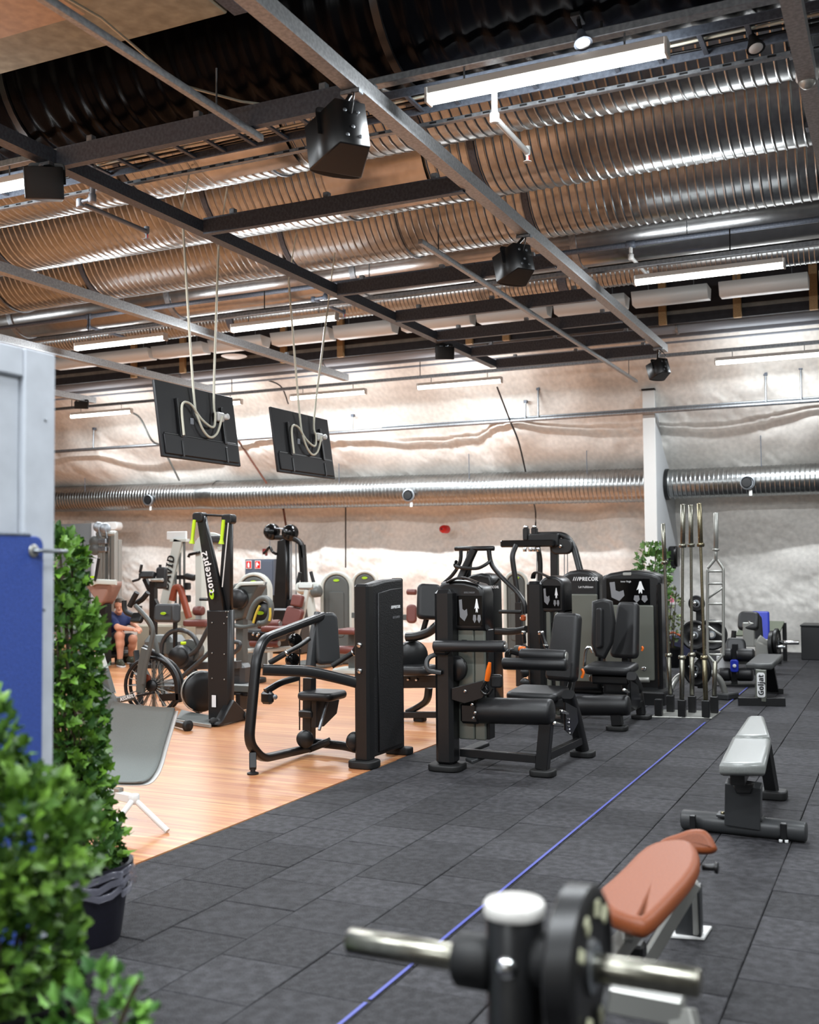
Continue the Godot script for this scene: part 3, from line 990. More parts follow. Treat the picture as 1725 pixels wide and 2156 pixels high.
	obj("mount", lathe(S(), dc + Vector3(0, 0.04, 0), Vector3.DOWN, [[0.0, 0], [0.065, 0], [0.065, 0.045], [0.055, 0.06], [0.0, 0.06]], 20), M.white, t)
	obj("dome", lathe(S(), dc - Vector3(0, 0.015, 0), Vector3.DOWN, [[0.05, 0], [0.045, 0.025], [0.025, 0.045], [0.0, 0.05]], 16), M.silver, t)
	obj("stem", tube(S(), [dc + Vector3(0, 0.03, 0), Vector3(dc.x, 4.448, dc.z)], 0.02, 8), M.white, t)
	for q in [[Vector3(-1.651, 4.66, -5.968), "small white spot lamp on the tray above the bright batten"], [Vector3(-0.739, 4.62, -6.385), "black spot lamp with a pale rim beside the dome camera"]]:
		var c: Vector3 = q[0]
		t = thing("spot_lamp", q[1], "lamp", c)
		obj("shade", lathe(S(), c + Vector3(0, 0.06, -0.03), Vector3(0.25, -1, 0.3), [[0.0, 0], [0.02, 0], [0.03, 0.04], [0.055, 0.1], [0.05, 0.1], [0.0, 0.09]], 18), M.black if c.x > -1.0 else M.beam_dark, t)
		obj("lens", lathe(S(), c + Vector3(0, 0.06, -0.03) + Vector3(0.25, -1, 0.3).normalized() * 0.094, Vector3(0.25, -1, 0.3), [[0.046, 0], [0.036, 0.01], [0.0, 0.014]], 16), M.white, t)
		obj("arm", tube(S(), [c + Vector3(0, 0.07, -0.03), c + Vector3(-0.02, 0.15, -0.05)], 0.012, 8), M.black, t)
		obj("clip", box(S(), c + Vector3(-0.02, 0.15, -0.05), Vector3(0.06, 0.03, 0.12), 0.004), M.black, t)
	t = thing("ceiling_disc", "round white ceiling disc under the baffle boxes", "fitting", Vector3(-10.336, 5.142, -15.2))
	obj("disc", lathe(S(), t.position + Vector3(0, 0.02, 0), Vector3.DOWN, [[0.0, 0], [0.2, 0], [0.22, 0.02], [0.14, 0.05], [0.0, 0.055]], 24), M.white, t)
	obj("stem", tube(S(), [t.position, t.position + Vector3(0, 1.9, 0)], 0.015, 6), M.zinc, t)


func arc_plate(c: Vector3, r: float, w: float, a0: float, a1: float) -> SurfaceTool:
	var st := S()
	st.set_smooth_group(1)
	var n := 14
	for s in 2:
		for i in n:
			var a := deg_to_rad(lerpf(a0, a1, float(i) / n))
			var b := deg_to_rad(lerpf(a0, a1, float(i + 1) / n))
			var rr := r + s * 0.012
			var p0 := c + Vector3(-w / 2, sin(a) * rr, -cos(a) * rr)
			var p1 := c + Vector3(-w / 2, sin(b) * rr, -cos(b) * rr)
			var d := Vector3(w, 0, 0)
			if s:
				quad(st, p0, p0 + d, p1 + d, p1)
			else:
				quad(st, p0, p1, p1 + d, p0 + d)
	return st


func screen(label: String, z0: float, z1: float, c0: Vector3, c1: Vector3) -> void:
	var top := Vector3(-6.1, 3.275, (z0 + z1) / 2)
	var bot := Vector3(-6.0, 2.575, (z0 + z1) / 2)
	var t := thing("hanging_screen", label, "screen", bot, "black screens on white cables")
	var up := (top - bot).normalized()
	var rt := Vector3(0, 0, -1)
	var n := up.cross(rt) * -1.0
	if n.x < 0:
		n = -n
	var c := (top + bot) / 2
	var l := z0 - z1
	var h := top.distance_to(bot)
	obj("back_panel", slab(S(), c, rt, up, rrect(l, h, 0.008, 2), 0.03, 0.005, 2), M.screen_back, t)
	obj("display", slab(S(), c - n * 0.017, rt, up, rrect(l - 0.02, h - 0.02, 0.006, 2), 0.006, 0.001, 1), M.gloss_black, t)
	obj("lower_housing", slab(S(), c - up * h * 0.33 + n * 0.022, rt, up, rrect(l * 0.94, h * 0.26, 0.01, 2), 0.02, 0.006, 2), M.screen_back, t)
	obj("ridge", bar(S(), c - up * h * 0.19 + n * 0.02 + rt * l * 0.46, c - up * h * 0.19 + n * 0.02 - rt * l * 0.46, 0.02, 0.012, n), M.black, t)
	for s in [-0.27, 0.3]:
		obj("mount_rail", bar(S(), c + rt * l * s + up * h * 0.3 + n * 0.03, c + rt * l * s - up * h * 0.22 + n * 0.03, 0.035, 0.03, n), M.black, t)
		obj("lower_rail", bar(S(), c + rt * l * s - up * h * 0.26 + n * 0.036, c + rt * l * s - up * h * 0.48 + n * 0.036, 0.022, 0.012, n), M.black, t)
	var sock := c + rt * l * 0.24 + up * h * 0.15 + n * 0.05
	obj("power_block", box(S(), sock, Vector3(0.05, 0.09, 0.11), 0.012), M.white, t)
	obj("plug", cyl(S(), sock + n * 0.02 + rt * 0.06, sock + n * 0.06 + rt * 0.06, 0.03, 12), M.white, t)
	obj("input_plate", box(S(), c - rt * l * 0.1 + up * h * 0.03 + n * 0.018, Vector3(0.01, 0.06, 0.05), 0.003), M.grey_paint, t)
	# two white cables hang from the ceiling grid, loop down over the back and plug in
	var a := c + n * 0.06
	obj("cable", tube(S(), smooth([c0, a - rt * l * 0.08 + up * h * 0.5, a - rt * l * 0.06 + up * h * 0.05, a + rt * l * 0.04 - up * h * 0.16, a + rt * l * 0.16 - up * h * 0.1, sock + n * 0.03]), 0.012, 8), M.cable, t)
	obj("cable", tube(S(), smooth([c1, a + rt * l * 0.19 + up * h * 0.5, a + rt * l * 0.17 + up * h * 0.16, a + rt * l * 0.12 - up * h * 0.02, a - rt * l * 0.02 + up * h * 0.06, a - rt * l * 0.14 + up * h * 0.24, a - rt * l * 0.25 + up * h * 0.2, a - rt * l * 0.27 - up * h * 0.2]), 0.012, 8), M.cable, t)
	for q in [c0, c1]:
		obj("ceiling_wire", tube(S(), [q, Vector3(q.x + 0.1, 5.3 if z0 > -9.0 else 5.22, q.z)], 0.008, 6), M.cable, t)


# Catmull-Rom through the points.
func smooth(pts: Array, n := 6) -> Array:
	var out := []
	for i in pts.size() - 1:
		var p0: Vector3 = pts[maxi(i - 1, 0)]
		var p3: Vector3 = pts[mini(i + 2, pts.size() - 1)]
		for k in n:
			out.append((pts[i] as Vector3).cubic_interpolate(pts[i + 1], p0, p3, float(k) / n))
	out.append(pts[-1])
	return out


# Gently corrugated duct along x.
func waved(x0: float, x1: float, y: float, z: float, r: float, pitch: float, amp: float) -> SurfaceTool:
	var st := S()
	st.set_smooth_group(1)
	var n := 32
	var k := int((x1 - x0) / pitch * 6.0)
	for i in k + 1:
		var x := lerpf(x0, x1, float(i) / k)
		var rr := r + amp * cos(TAU * x / pitch)
		for j in n:
			var a := TAU * j / n
			st.add_vertex(Vector3(x, y + sin(a) * rr, z + cos(a) * rr))
	for i in k:
		for j in n:
			var a := i * n + j
			var b := i * n + (j + 1) % n
			for v in [a, b, a + n, b, b + n, a + n]:
				st.add_index(v)
	return st


func wall_services() -> void:
	# galvanized duct along the rock wall, through the wing wall, with a reducer and round outlets
	var t := thing("wall_duct", "long silver spiral duct with round outlets along the white rock wall", "duct", Vector3(-8, 2.85, -18.0))
	obj("tube", spiral_slope(-19.0, -13.3, 3.088, 3.016, -18.35, 0.275), M.duct, t)
	obj("reducer", lathe(S(), Vector3(-13.32, 3.016, -18.35), Vector3.RIGHT, [[0.275, 0.0], [0.28, 0.05], [0.3, 0.4], [0.3, 0.46]], 36), M.duct, t)
	obj("tube", spiral_slope(-12.87, -3.84, 3.006, 2.884, -18.35, 0.29), M.duct, t)
	obj("tube", spiral_slope(-3.7, 4.8, 2.884, 2.884, -18.35, 0.25), M.duct, t)
	collar(-3.66, 2.884, -18.35, 0.25, 0.06, M.black, t, "flange")
	for q in [Vector3(-14.433, 2.943, -18.03), Vector3(-8.4, 2.84, -18.03), Vector3(-2.334, 2.847, -18.07)]:
		var o := obj("outlet", lathe(S(), Vector3(q.x, q.y, q.z - 0.14), Vector3(0.12, 0, 1), [[0.1, 0.0], [0.1, 0.12], [0.118, 0.13], [0.118, 0.165], [0.1, 0.17], [0.088, 0.13], [0.0, 0.12]], 24), M.zinc, t)
		obj("opening", lathe(S(), Vector3(q.x + 0.004, q.y, q.z + 0.01), Vector3(0.12, 0, 1), [[0.0, 0.0], [0.085, 0.0], [0.075, 0.02], [0.0, 0.022]], 20), M.black, o)
		obj("tag", box(S(), q + Vector3(0.06, -0.17, -0.02), Vector3(0.05, 0.09, 0.004), 0), M.white, o)
	for x in [-16.2, -9.9, -7.2, -5.0, -2.1]:
		obj("drop_wire", tube(S(), [Vector3(x, 3.1, -18.12), Vector3(x, 3.72, -18.1)], 0.007, 6), M.beam_dark, t)
	# thin pipe high on the rock with its brackets
	t = thing("thin_pipe", "thin grey pipe fixed across the rock wall above the silver duct", "pipe", Vector3(-8, 4.02, -17.35))
	obj("pipe", tube(S(), [Vector3(-19.5, 4.0, -17.35), Vector3(4.8, 4.02, -17.35)], 0.034, 8), M.zinc, t)
	obj("second_pipe", tube(S(), [Vector3(-8.6, 4.06, -17.38), Vector3(4.8, 4.07, -17.38)], 0.016, 8), M.zinc, t)
	for q in [[-15.3, 0.4], [-9.2, 0.28], [-5.85, 0.3], [-5.62, 0.5], [-1.92, 0.45], [-1.4, 0.5]]:
		obj("bracket", tube(S(), [Vector3(q[0], 4.02, -17.35), Vector3(q[0], 4.02 + q[1], -17.36)], 0.016, 6), M.zinc, t)
		obj("bracket_foot", box(S(), Vector3(q[0], 4.03 + q[1], -17.38), Vector3(0.06, 0.05, 0.08), 0.004), M.beam_dark, t)
	# wires and rods down the rock
	for q in [[[Vector3(-6.193, 4.539, -16.9), Vector3(-6.13, 4.058, -17.3), Vector3(-6.033, 3.663, -17.5), Vector3(-5.979, 3.156, -17.7)], 0.016, "black", "black cable bending down over the white rock to the silver duct"], [[Vector3(-6.088, 2.704, -18.4), Vector3(-6.202, 2.485, -18.9), Vector3(-6.252, 1.961, -19)], 0.014, "black", "black cable hanging below the duct behind the tall pulley frame"], [[Vector3(-10.908, 5.061, -16.9), Vector3(-10.348, 4.855, -16.7), Vector3(-10.359, 4.561, -17)], 0.014, "black", "thin dark wire looping beside the farther screen"], [[Vector3(-11.892, 4.041, -17.6), Vector3(-11.405, 3.169, -17.9)], 0.022, "rust", "rusty rod leaning down the rock between the two screens"], [[Vector3(-11.333, 2.68, -18.4), Vector3(-11.54, 2.139, -18.9)], 0.022, "rust", "rusty rod below the duct behind the dark pulley tower"], [[Vector3(-13.443, 3.772, -17.4), Vector3(-13.365, 3.29, -17.7)], 0.02, "grey", "grey rod leaning down the rock under the larger screen"], [[Vector3(-9.969, 2.702, -18.5), Vector3(-10.247, 1.497, -19)], 0.014, "black", "thin upright wire on the white rock between the training machines"], [[Vector3(-13.768, 4.598, -16.6), Vector3(-13.639, 4.482, -16.8), Vector3(-13.529, 4.073, -17), Vector3(-13.59, 4.01, -17.3)], 0.02, "grey", "grey conduit curving over the rock beside the cardio corner's batten"]]:
		var m: Material = {"black": M.black, "rust": M.rust, "grey": M.grey_plastic}[q[2]]
		var pts: Array = q[0]
		if pts.size() > 2:
			pts = smooth(pts)
		var o := tag(obj("wall_wire", tube(S(), pts, q[1], 6), m), q[3], "wire")
	t = thing("alarm_bell", "round red alarm bell on the white rock wall", "alarm bell", Vector3(-8.055, 2.223, -18.85))
	obj("gong", lathe(S(), t.position - Vector3(0, 0, 0.2), Vector3.BACK, [[0.08, 0.0], [0.08, 0.14], [0.068, 0.2], [0.03, 0.235], [0.0, 0.24]], 24), M.red, t)
	obj("hub", cyl(S(), t.position + Vector3(0, 0, 0.03), t.position + Vector3(0, 0, 0.055), 0.018, 10), M.dark_red, t)
	# grey cabinet with two fire signs, red alarm point above
	var c := Vector3(-11.848, 0.51, -18.3)
	t = thing("grey_cabinet", "tall grey steel cabinet with two red fire signs, against the rock", "cabinet", Vector3(c.x, 0, -18.4))
	obj("body", box(S(), Vector3(c.x, 0.84, -18.5), Vector3(0.68, 1.68, 0.4), 0.008), M.slate, t)
	obj("door", box(S(), Vector3(c.x, 0.86, -18.29), Vector3(0.64, 1.58, 0.02), 0.006), M.slate, t)
	var hd := obj("handle", box(S(), Vector3(c.x + 0.26, 0.85, -18.27), Vector3(0.02, 0.16, 0.03), 0.005), M.zinc, t)
	for q in [[Vector3(-12.075, 1.571, -18.27), 0], [Vector3(-11.86, 1.57, -18.27), 1]]:
		var s: Vector3 = q[0]
		var sg := obj("fire_sign", box(S(), s, Vector3(0.135, 0.165, 0.006), 0.001), M.white, t)
		obj("red_field", box(S(), s + Vector3(0, 0, 0.003), Vector3(0.118, 0.145, 0.005), 0.001), M.red, sg)
		if q[1] == 0:
			obj("bottle_symbol", lathe(S(), s + Vector3(0.0, -0.055, 0.006), Vector3.UP, [[0.0, 0], [0.02, 0], [0.02, 0.075], [0.006, 0.09], [0.012, 0.105], [0.0, 0.107]], 8), M.print_white, sg)
		else:
			obj("hose_symbol", poly(S(), [s + Vector3(-0.035, 0.045, 0.006), s + Vector3(-0.035, -0.05, 0.006), s + Vector3(-0.012, -0.05, 0.006), s + Vector3(-0.012, -0.01, 0.006), s + Vector3(0.03, -0.01, 0.006), s + Vector3(0.03, 0.015, 0.006), s + Vector3(0.005, 0.02, 0.006), s + Vector3(0.005, 0.045, 0.006)], Vector3(0, 0, 0.003), 0.0), M.print_white, sg)
	t = thing("alarm_point", "small dark red box on the rock above the grey cabinet", "alarm box", Vector3(-12.169, 1.804, -19))
	obj("casing", box(S(), t.position + Vector3(0, 0.02, -0.02), Vector3(0.09, 0.15, 0.08), 0.008), M.dark_red, t)
	obj("label_strip", box(S(), t.position + Vector3(0, -0.04, 0.021), Vector3(0.06, 0.03, 0.004), 0), M.white, t)
	# grey door leaf and white casing in the far corner
	c = Vector3(-16.661, 2.53, -18.2)
	t = struct("door_1")
	obj("leaf", box(S(), Vector3(c.x + 0.1, 1.25, -18.25), Vector3(1.0, 2.5, 0.08), 0.006), M.slate_light, t)
	obj("casing", box(S(), Vector3(c.x + 0.64, 1.25, -18.22), Vector3(0.08, 2.5, 0.12), 0.006), M.wing, t)
	obj("head_board", pad(S(), Vector3(c.x + 0.92, 2.43, -18.35), Vector3.BACK, Vector3.UP, 0.62, 0.18, 0.2, 0.08, 0.02), M.white, t)
	# fittings on the wing wall
	t = thing("soap_dispenser", "black soap dispenser on the white wing wall", "dispenser", Vector3(-3.68, 1.654, -18.517))
	obj("body", pad(S(), t.position + Vector3(0.075, 0, 0), Vector3.RIGHT, Vector3.UP, 0.28, 0.36, 0.15, 0.05, 0.03), M.gloss_black, t)
	obj("spout", box(S(), t.position + Vector3(0.07, -0.19, 0), Vector3(0.06, 0.04, 0.06), 0.01), M.black, t)
	obj("window", pad(S(), t.position + Vector3(0.151, 0.06, 0), Vector3.RIGHT, Vector3.UP, 0.03, 0.12, 0.008, 0.01, 0.003), M.grey_plastic, t)
	t = thing("wall_shelf", "little white shelf on the wing wall", "shelf", Vector3(-3.6, 0.872, -18.196))
	var sh := t.position
	obj("board", box(S(), sh, Vector3(0.2, 0.035, 0.5), 0.004), M.white, t)
	for z in [-0.18, 0.18]:
		obj("bracket", poly(S(), [sh + Vector3(-0.08, -0.015, z), sh + Vector3(0.06, -0.015, z), sh + Vector3(-0.08, -0.11, z)], Vector3(0, 0, 0.02), 0.002), M.white, t)
	t = thing("spray_bottle", "pink spray bottle standing on the little white shelf", "bottle", sh + Vector3(0, 0.018, 0.05))
	var sb := t.position
	obj("bottle", lathe(S(), sb, Vector3.UP, [[0.0, 0], [0.045, 0.0], [0.048, 0.02], [0.045, 0.12], [0.03, 0.16], [0.016, 0.18], [0.0, 0.18]], 16), M.pink, t)
	obj("trigger_head", box(S(), sb + Vector3(0.0, 0.215, 0.015), Vector3(0.03, 0.045, 0.085), 0.008), M.white, t)
	obj("collar", cyl(S(), sb + Vector3(0, 0.175, 0), sb + Vector3(0, 0.2, 0), 0.018, 10), M.white, t)
	obj("trigger", box(S(), sb + Vector3(0, 0.175, 0.045), Vector3(0.012, 0.05, 0.012), 0.004), M.white, t)


func spiral_slope(x0: float, x1: float, y0: float, y1: float, z: float, r: float) -> SurfaceTool:
	var st := S()
	st.set_smooth_group(1)
	var n := 28
	var k := 0
	var x := x0
	while x < x1 + 0.001:
		for q in [[-0.004, 0.0], [0.0, 0.0], [0.006, 0.008], [0.016, 0.008], [0.022, 0.0], [0.026, 0.0]]:
			for j in n:
				var a := TAU * j / n
				var rr: float = r + q[1]
				st.add_vertex(Vector3(x + q[0], lerpf(y0, y1, (x - x0) / (x1 - x0)) + sin(a) * rr, z + cos(a) * rr))
			k += 1
		x += 0.075
	for i in k - 1:
		for j in n:
			var a := i * n + j
			var b := i * n + (j + 1) % n
			for v in [a, b, a + n, b, b + n, a + n]:
				st.add_index(v)
	return st


func all_objects() -> void:
	chest_pad_machine()
	leg_machine_front()
	leg_machine_far()
	press_machine()
	pulldown_machine()
	back_machines()
	cardio()
	free_weights()
	foreground()
	seated_person()


func roller(called: String, a: Vector3, b: Vector3, r: float, m: Material, parent: Node3D, cap: Material = null) -> void:
	var l := a.distance_to(b)
	var o := obj(called, lathe(S(), a, b - a, [[0.0, 0.0], [r * 0.75, 0.0], [r * 0.93, r * 0.09], [r, r * 0.3], [r, l - r * 0.3], [r * 0.93, l - r * 0.09], [r * 0.75, l], [0.0, l]], 24), m, parent)
	if cap:
		var d := (b - a).normalized()
		obj("end_cap", lathe(S(), b - d * 0.004, d, [[r * 0.72, 0.0], [r * 0.7, 0.012], [0.0, 0.014]], 20), cap, o)


func disc(called: String, c: Vector3, n: Vector3, r: float, w: float, m: Material, parent: Node3D) -> MeshInstance3D:
	n = n.normalized()
	return obj(called, cyl(S(), c - n * w / 2, c + n * w / 2, r, 24), m, parent)


func foot(c: Vector3, w: float, d: float, parent: Node3D, h := 0.045) -> void:
	obj("foot", pad(S(), Vector3(c.x, h / 2, c.z), Vector3.UP, Vector3.FORWARD, w, d, h, minf(w, d) * 0.3, 0.012), M.rubber, parent)


# The maker's name as it stands on the housings: three slashes and capitals.
func maker(at: Vector3, right: Vector3, size: float, parent: Node3D) -> void:
	lettering("///PRECOR", size, at, right, Vector3.UP, M.print_white, parent, "maker_lettering", 0.003, true)


# Placard with the exercise drawings: pale figures on black.
func placard(c: Vector3, w: float, h: float, parent: Node3D) -> void:
	var o := obj("placard", box(S(), c, Vector3(w, h, 0.008), 0.002), M.gloss_black, parent)
	var f := c + Vector3(0, 0, 0.005)
	# seated figure in a machine
	obj("drawing", poly(S(), [f + Vector3(-w * 0.42, h * 0.36, 0), f + Vector3(-w * 0.3, h * 0.38, 0), f + Vector3(-w * 0.28, h * 0.05, 0), f + Vector3(-w * 0.2, h * 0.0, 0), f + Vector3(-w * 0.1, h * 0.06, 0), f + Vector3(-w * 0.08, -h * 0.15, 0), f + Vector3(-w * 0.2, -h * 0.36, 0), f + Vector3(-w * 0.38, -h * 0.22, 0)], Vector3(0, 0, 0.002), 0.0), M.print_grey, o)
	# standing muscle figure
	obj("drawing", poly(S(), [f + Vector3(w * 0.27, h * 0.4, 0), f + Vector3(w * 0.31, h * 0.4, 0), f + Vector3(w * 0.33, h * 0.28, 0), f + Vector3(w * 0.38, h * 0.06, 0), f + Vector3(w * 0.33, h * 0.1, 0), f + Vector3(w * 0.33, -h * 0.06, 0), f + Vector3(w * 0.31, -h * 0.06, 0), f + Vector3(w * 0.29, h * 0.02, 0), f + Vector3(w * 0.27, -h * 0.06, 0), f + Vector3(w * 0.25, -h * 0.06, 0), f + Vector3(w * 0.25, h * 0.1, 0), f + Vector3(w * 0.2, h * 0.06, 0), f + Vector3(w * 0.25, h * 0.28, 0)], Vector3(0, 0, 0.002), 0.0), M.print_white, o)
	for s in [0.2, 0.38]:
		obj("drawing", poly(S(), [f + Vector3(w * (s - 0.05), -h * 0.14, 0), f + Vector3(w * (s + 0.05), -h * 0.14, 0), f + Vector3(w * (s + 0.07), -h * 0.3, 0), f + Vector3(w * s, -h * 0.42, 0), f + Vector3(w * (s - 0.07), -h * 0.3, 0)], Vector3(0, 0, 0.002), 0.0), M.print_grey, o)


# A weight tower facing +z: side posts, rounded hood, silver covers with the stack between them.
func tower(t: Node3D, x0: float, x1: float, z: float, depth: float, h: float, hood: float, covers: Material, with_placard := true) -> void:
	var cx := (x0 + x1) / 2
	var w := x1 - x0
	var o := PackedVector2Array()
	for i in 11:
		var a := PI * i / 10.0
		o.append(Vector2(cos(a) * w / 2, h - 0.1 + sin(a) * 0.1))
	o.append(Vector2(-w / 2, h - hood))
	o.append(Vector2(w / 2, h - hood))
	obj("hood", slab(S(), Vector3(cx, 0, z - depth / 2), Vector3.RIGHT, Vector3.UP, o, depth, 0.025, 3), M.frame, t)
	for s in [-1, 1]:
		obj("side_post", box(S(), Vector3(cx + s * (w / 2 - 0.03), (h - hood) / 2 + 0.02, z - depth / 2), Vector3(0.06, h - hood + 0.02, depth * 0.94), 0.015), M.frame, t)
	var cw := (w - 0.16) / 2
	for s in [-1, 1]:
		obj("cover", pad(S(), Vector3(cx + s * (cw / 2 + 0.02), (h - hood) / 2 + 0.05, z - 0.04), Vector3.BACK, Vector3.UP, cw, h - hood - 0.08, 0.04, 0.02, 0.012), covers, t)
	obj("stack", box(S(), Vector3(cx, 0.55, z - depth / 2), Vector3(0.05, 0.9, depth * 0.6), 0.004), M.black, t)
	obj("base", box(S(), Vector3(cx, 0.03, z - depth / 2), Vector3(w, 0.06, depth), 0.01), M.frame, t)
	if with_placard:
		placard(Vector3(cx, h - hood * 0.58, z + 0.004), w * 0.72, hood * 0.62, t)


func chest_pad_machine() -> void:
	var X := -4.63
	var t := thing("row_machine", "black row machine with a chest pad and tall dark shroud on the wood floor", "gym machine", Vector3(-4.3, 0, -7.6))
	var loop := [Vector3(-4.63, 0.052, -7.88), Vector3(-4.63, 0.086, -7.181), Vector3(-4.63, 0.239, -6.998), Vector3(-4.63, 0.884, -7.111), Vector3(-4.63, 1.021, -7.213), Vector3(-4.63, 1.154, -8.159)]
	obj("side_frame", bent(S(), loop, 0.062, 0.075, 0.09, Vector3.RIGHT), M.frame, t)
	obj("leg", bar(S(), Vector3(-4.63, 0.151, -7.054), Vector3(-4.6, 0.04, -7.01), 0.055, 0.06), M.frame, t)
	obj("foot", lathe(S(), Vector3(-4.6, 0, -7.01), Vector3.UP, [[0.0, 0], [0.045, 0.0], [0.045, 0.012], [0.02, 0.02], [0.02, 0.05], [0.0, 0.05]], 16), M.rubber, t)
	# main arm from the side frame to the tower
	var arm := [Vector3(-4.582, 0.787, -7.128), Vector3(-4.295, 0.764, -7.345), Vector3(-4.133, 0.713, -7.467), Vector3(-3.937, 0.644, -7.614)]
	obj("main_arm", bent(S(), arm, 0.07, 0.085, 0.15), M.frame, t)
	obj("floor_rail", bent(S(), [Vector3(-4.68, 0.085, -8.0), Vector3(-4.3, 0.085, -7.95), Vector3(-3.95, 0.085, -7.75)], 0.06, 0.07), M.frame, t)
	obj("cross_foot", bent(S(), [Vector3(-4.63, 0.042, -7.912), Vector3(-4.45, 0.116, -7.955)], 0.06, 0.06), M.frame, t)
	obj("seat_column", bar(S(), Vector3(-4.64, 0.639, -7.945), Vector3(-4.64, 0.038, -7.929), 0.085, 0.085), M.frame, t)
	obj("seat", pad(S(), Vector3(-4.5, 0.503, -7.917), Vector3.UP, Vector3.FORWARD, 0.34, 0.34, 0.07, 0.07, 0.03), M.vinyl, t)
	obj("seat_bracket", poly(S(), [Vector3(-4.52, 0.477, -7.812), Vector3(-4.52, 0.429, -8.209), Vector3(-4.52, 0.314, -8.161), Vector3(-4.52, 0.237, -7.938), Vector3(-4.52, 0.245, -7.809)], Vector3(0.05, 0, 0), 0.004), M.frame, t)
	obj("gas_strut", tube(S(), [Vector3(-4.46, 0.23, -7.79), Vector3(-4.46, 0.445, -7.921)], 0.014, 8), M.zinc, t)
	obj("seat_clamp", box(S(), Vector3(-4.6, 0.351, -7.853), Vector3(0.13, 0.06, 0.12), 0.01), M.frame, t)
	disc("pivot_disc", Vector3(-4.58, 0.153, -7.764), Vector3(0.6, 0, 0.8), 0.072, 0.06, M.frame, t)
	disc("guide_disc", Vector3(-4.02, 0.191, -7.612), Vector3(0.6, 0, 0.8), 0.08, 0.06, M.frame, t)
	# grips
	for g in [[Vector3(-4.62, 0.824, -7.28), Vector3(-4.5, 0.903, -7.346)], [Vector3(-4.35, 0.758, -7.815), Vector3(-4.2, 0.866, -7.907)]]:
		var gr := obj("grip", tube(S(), [g[0], g[1]], 0.022, 12), M.rubber, t)
		disc("grip_collar", g[1], g[1] - g[0], 0.026, 0.02, M.chrome, gr)
	obj("grip_arm", bent(S(), [Vector3(-4.2, 0.866, -7.907), Vector3(-4.15, 0.936, -7.904), Vector3(-4.1, 1.015, -7.844)], 0.035, 0.035), M.frame, t)
	obj("grip_arm", bent(S(), [Vector3(-4.5, 0.903, -7.346), Vector3(-4.5, 0.943, -7.554), Vector3(-4.5, 0.99, -7.698)], 0.035, 0.035), M.frame, t)
	obj("stop_arm", bent(S(), [Vector3(-4.6, 0.608, -7.192), Vector3(-4.55, 0.666, -7.319), Vector3(-4.55, 0.679, -7.595)], 0.04, 0.05), M.frame, t)
	obj("stop_block", box(S(), Vector3(-4.6, 0.56, -7.219), Vector3(0.1, 0.1, 0.07), 0.02), M.frame, t)
	disc("stop_knob", Vector3(-4.55, 0.565, -7.243), Vector3(0.8, 0, 0.6), 0.02, 0.04, M.zinc, t)
	# chest pad and its post
	obj("pad_post", bent(S(), [Vector3(-4.66, 0.731, -8.002), Vector3(-4.66, 0.989, -8.059), Vector3(-4.66, 1.171, -8.149)], 0.1, 0.06, 0.1, Vector3.RIGHT), M.grey_frame, t)
	obj("chest_pad", pad(S(), Vector3(-4.6, 0.956, -8.153), Vector3(0.8, 0.12, 0.5), Vector3.UP, 0.24, 0.45, 0.09, 0.06, 0.03), M.grey_frame, t)
	for q in [[465, 1000], [420, 1150]]:
		disc("pulley", Vector3(-4.85, 0.859, -8.033) + Vector3(0, (1075 - q[1]) * 0.0011, (q[0] - 440) * -0.001), Vector3(0.75, 0, 0.65), 0.062, 0.035, M.gloss_black, t)
	obj("pulley_cable", tube(S(), [Vector3(-4.85, 0.868, -8.134), Vector3(-4.85, 0.158, -8.129)], 0.006, 6), M.black, t)
	# tower with its shroud, long side facing the mats
	obj("tower_post", box(S(), Vector3(-3.935, 0.745, -7.6), Vector3(0.13, 1.4, 0.12), 0.02), M.frame, t)
	var o := PackedVector2Array()
	for q in [[-7.55, 0.07], [-8.2, 0.06], [-8.2, 1.475], [-8.0, 1.475], [-7.85, 1.468], [-7.7, 1.448], [-7.55, 1.435]]:
		o.append(Vector2(-q[0], q[1]))
	obj("shroud", slab(S(), Vector3(-3.93, 0, 0), Vector3.FORWARD, Vector3.UP, o, 0.11, 0.02, 3), M.shroud, t)
	o = PackedVector2Array()
	for q in [[-7.72, 0.1], [-8.17, 0.1], [-8.17, 1.4], [-7.95, 1.395], [-7.72, 1.37]]:
		o.append(Vector2(-q[0], q[1]))
	obj("shroud_panel", slab(S(), Vector3(-3.872, 0, 0), Vector3.FORWARD, Vector3.UP, o, 0.016, 0.006, 2), M.shroud, t)
	obj("rear_post", box(S(), Vector3(-3.94, 0.75, -8.22), Vector3(0.1, 1.46, 0.05), 0.012), M.frame_gloss, t)
	maker(Vector3(-3.861, 1.245, -8.03), Vector3.FORWARD, 0.034, t)
	lettering("DISCOVERY", 0.026, Vector3(-3.861, 1.16, -8.04), Vector3.FORWARD, Vector3.UP, M.print_grey, t, "small_lettering", 0.002)
	for y in [0.965, 0.76]:
		disc("bolt", Vector3(-3.945, y, -7.535), Vector3.BACK, 0.021, 0.02, M.chrome, t)
	foot(Vector3(-3.93, 0, -7.58), 0.23, 0.2, t, 0.06)
	foot(Vector3(-3.93, 0, -8.22), 0.23, 0.12, t, 0.06)


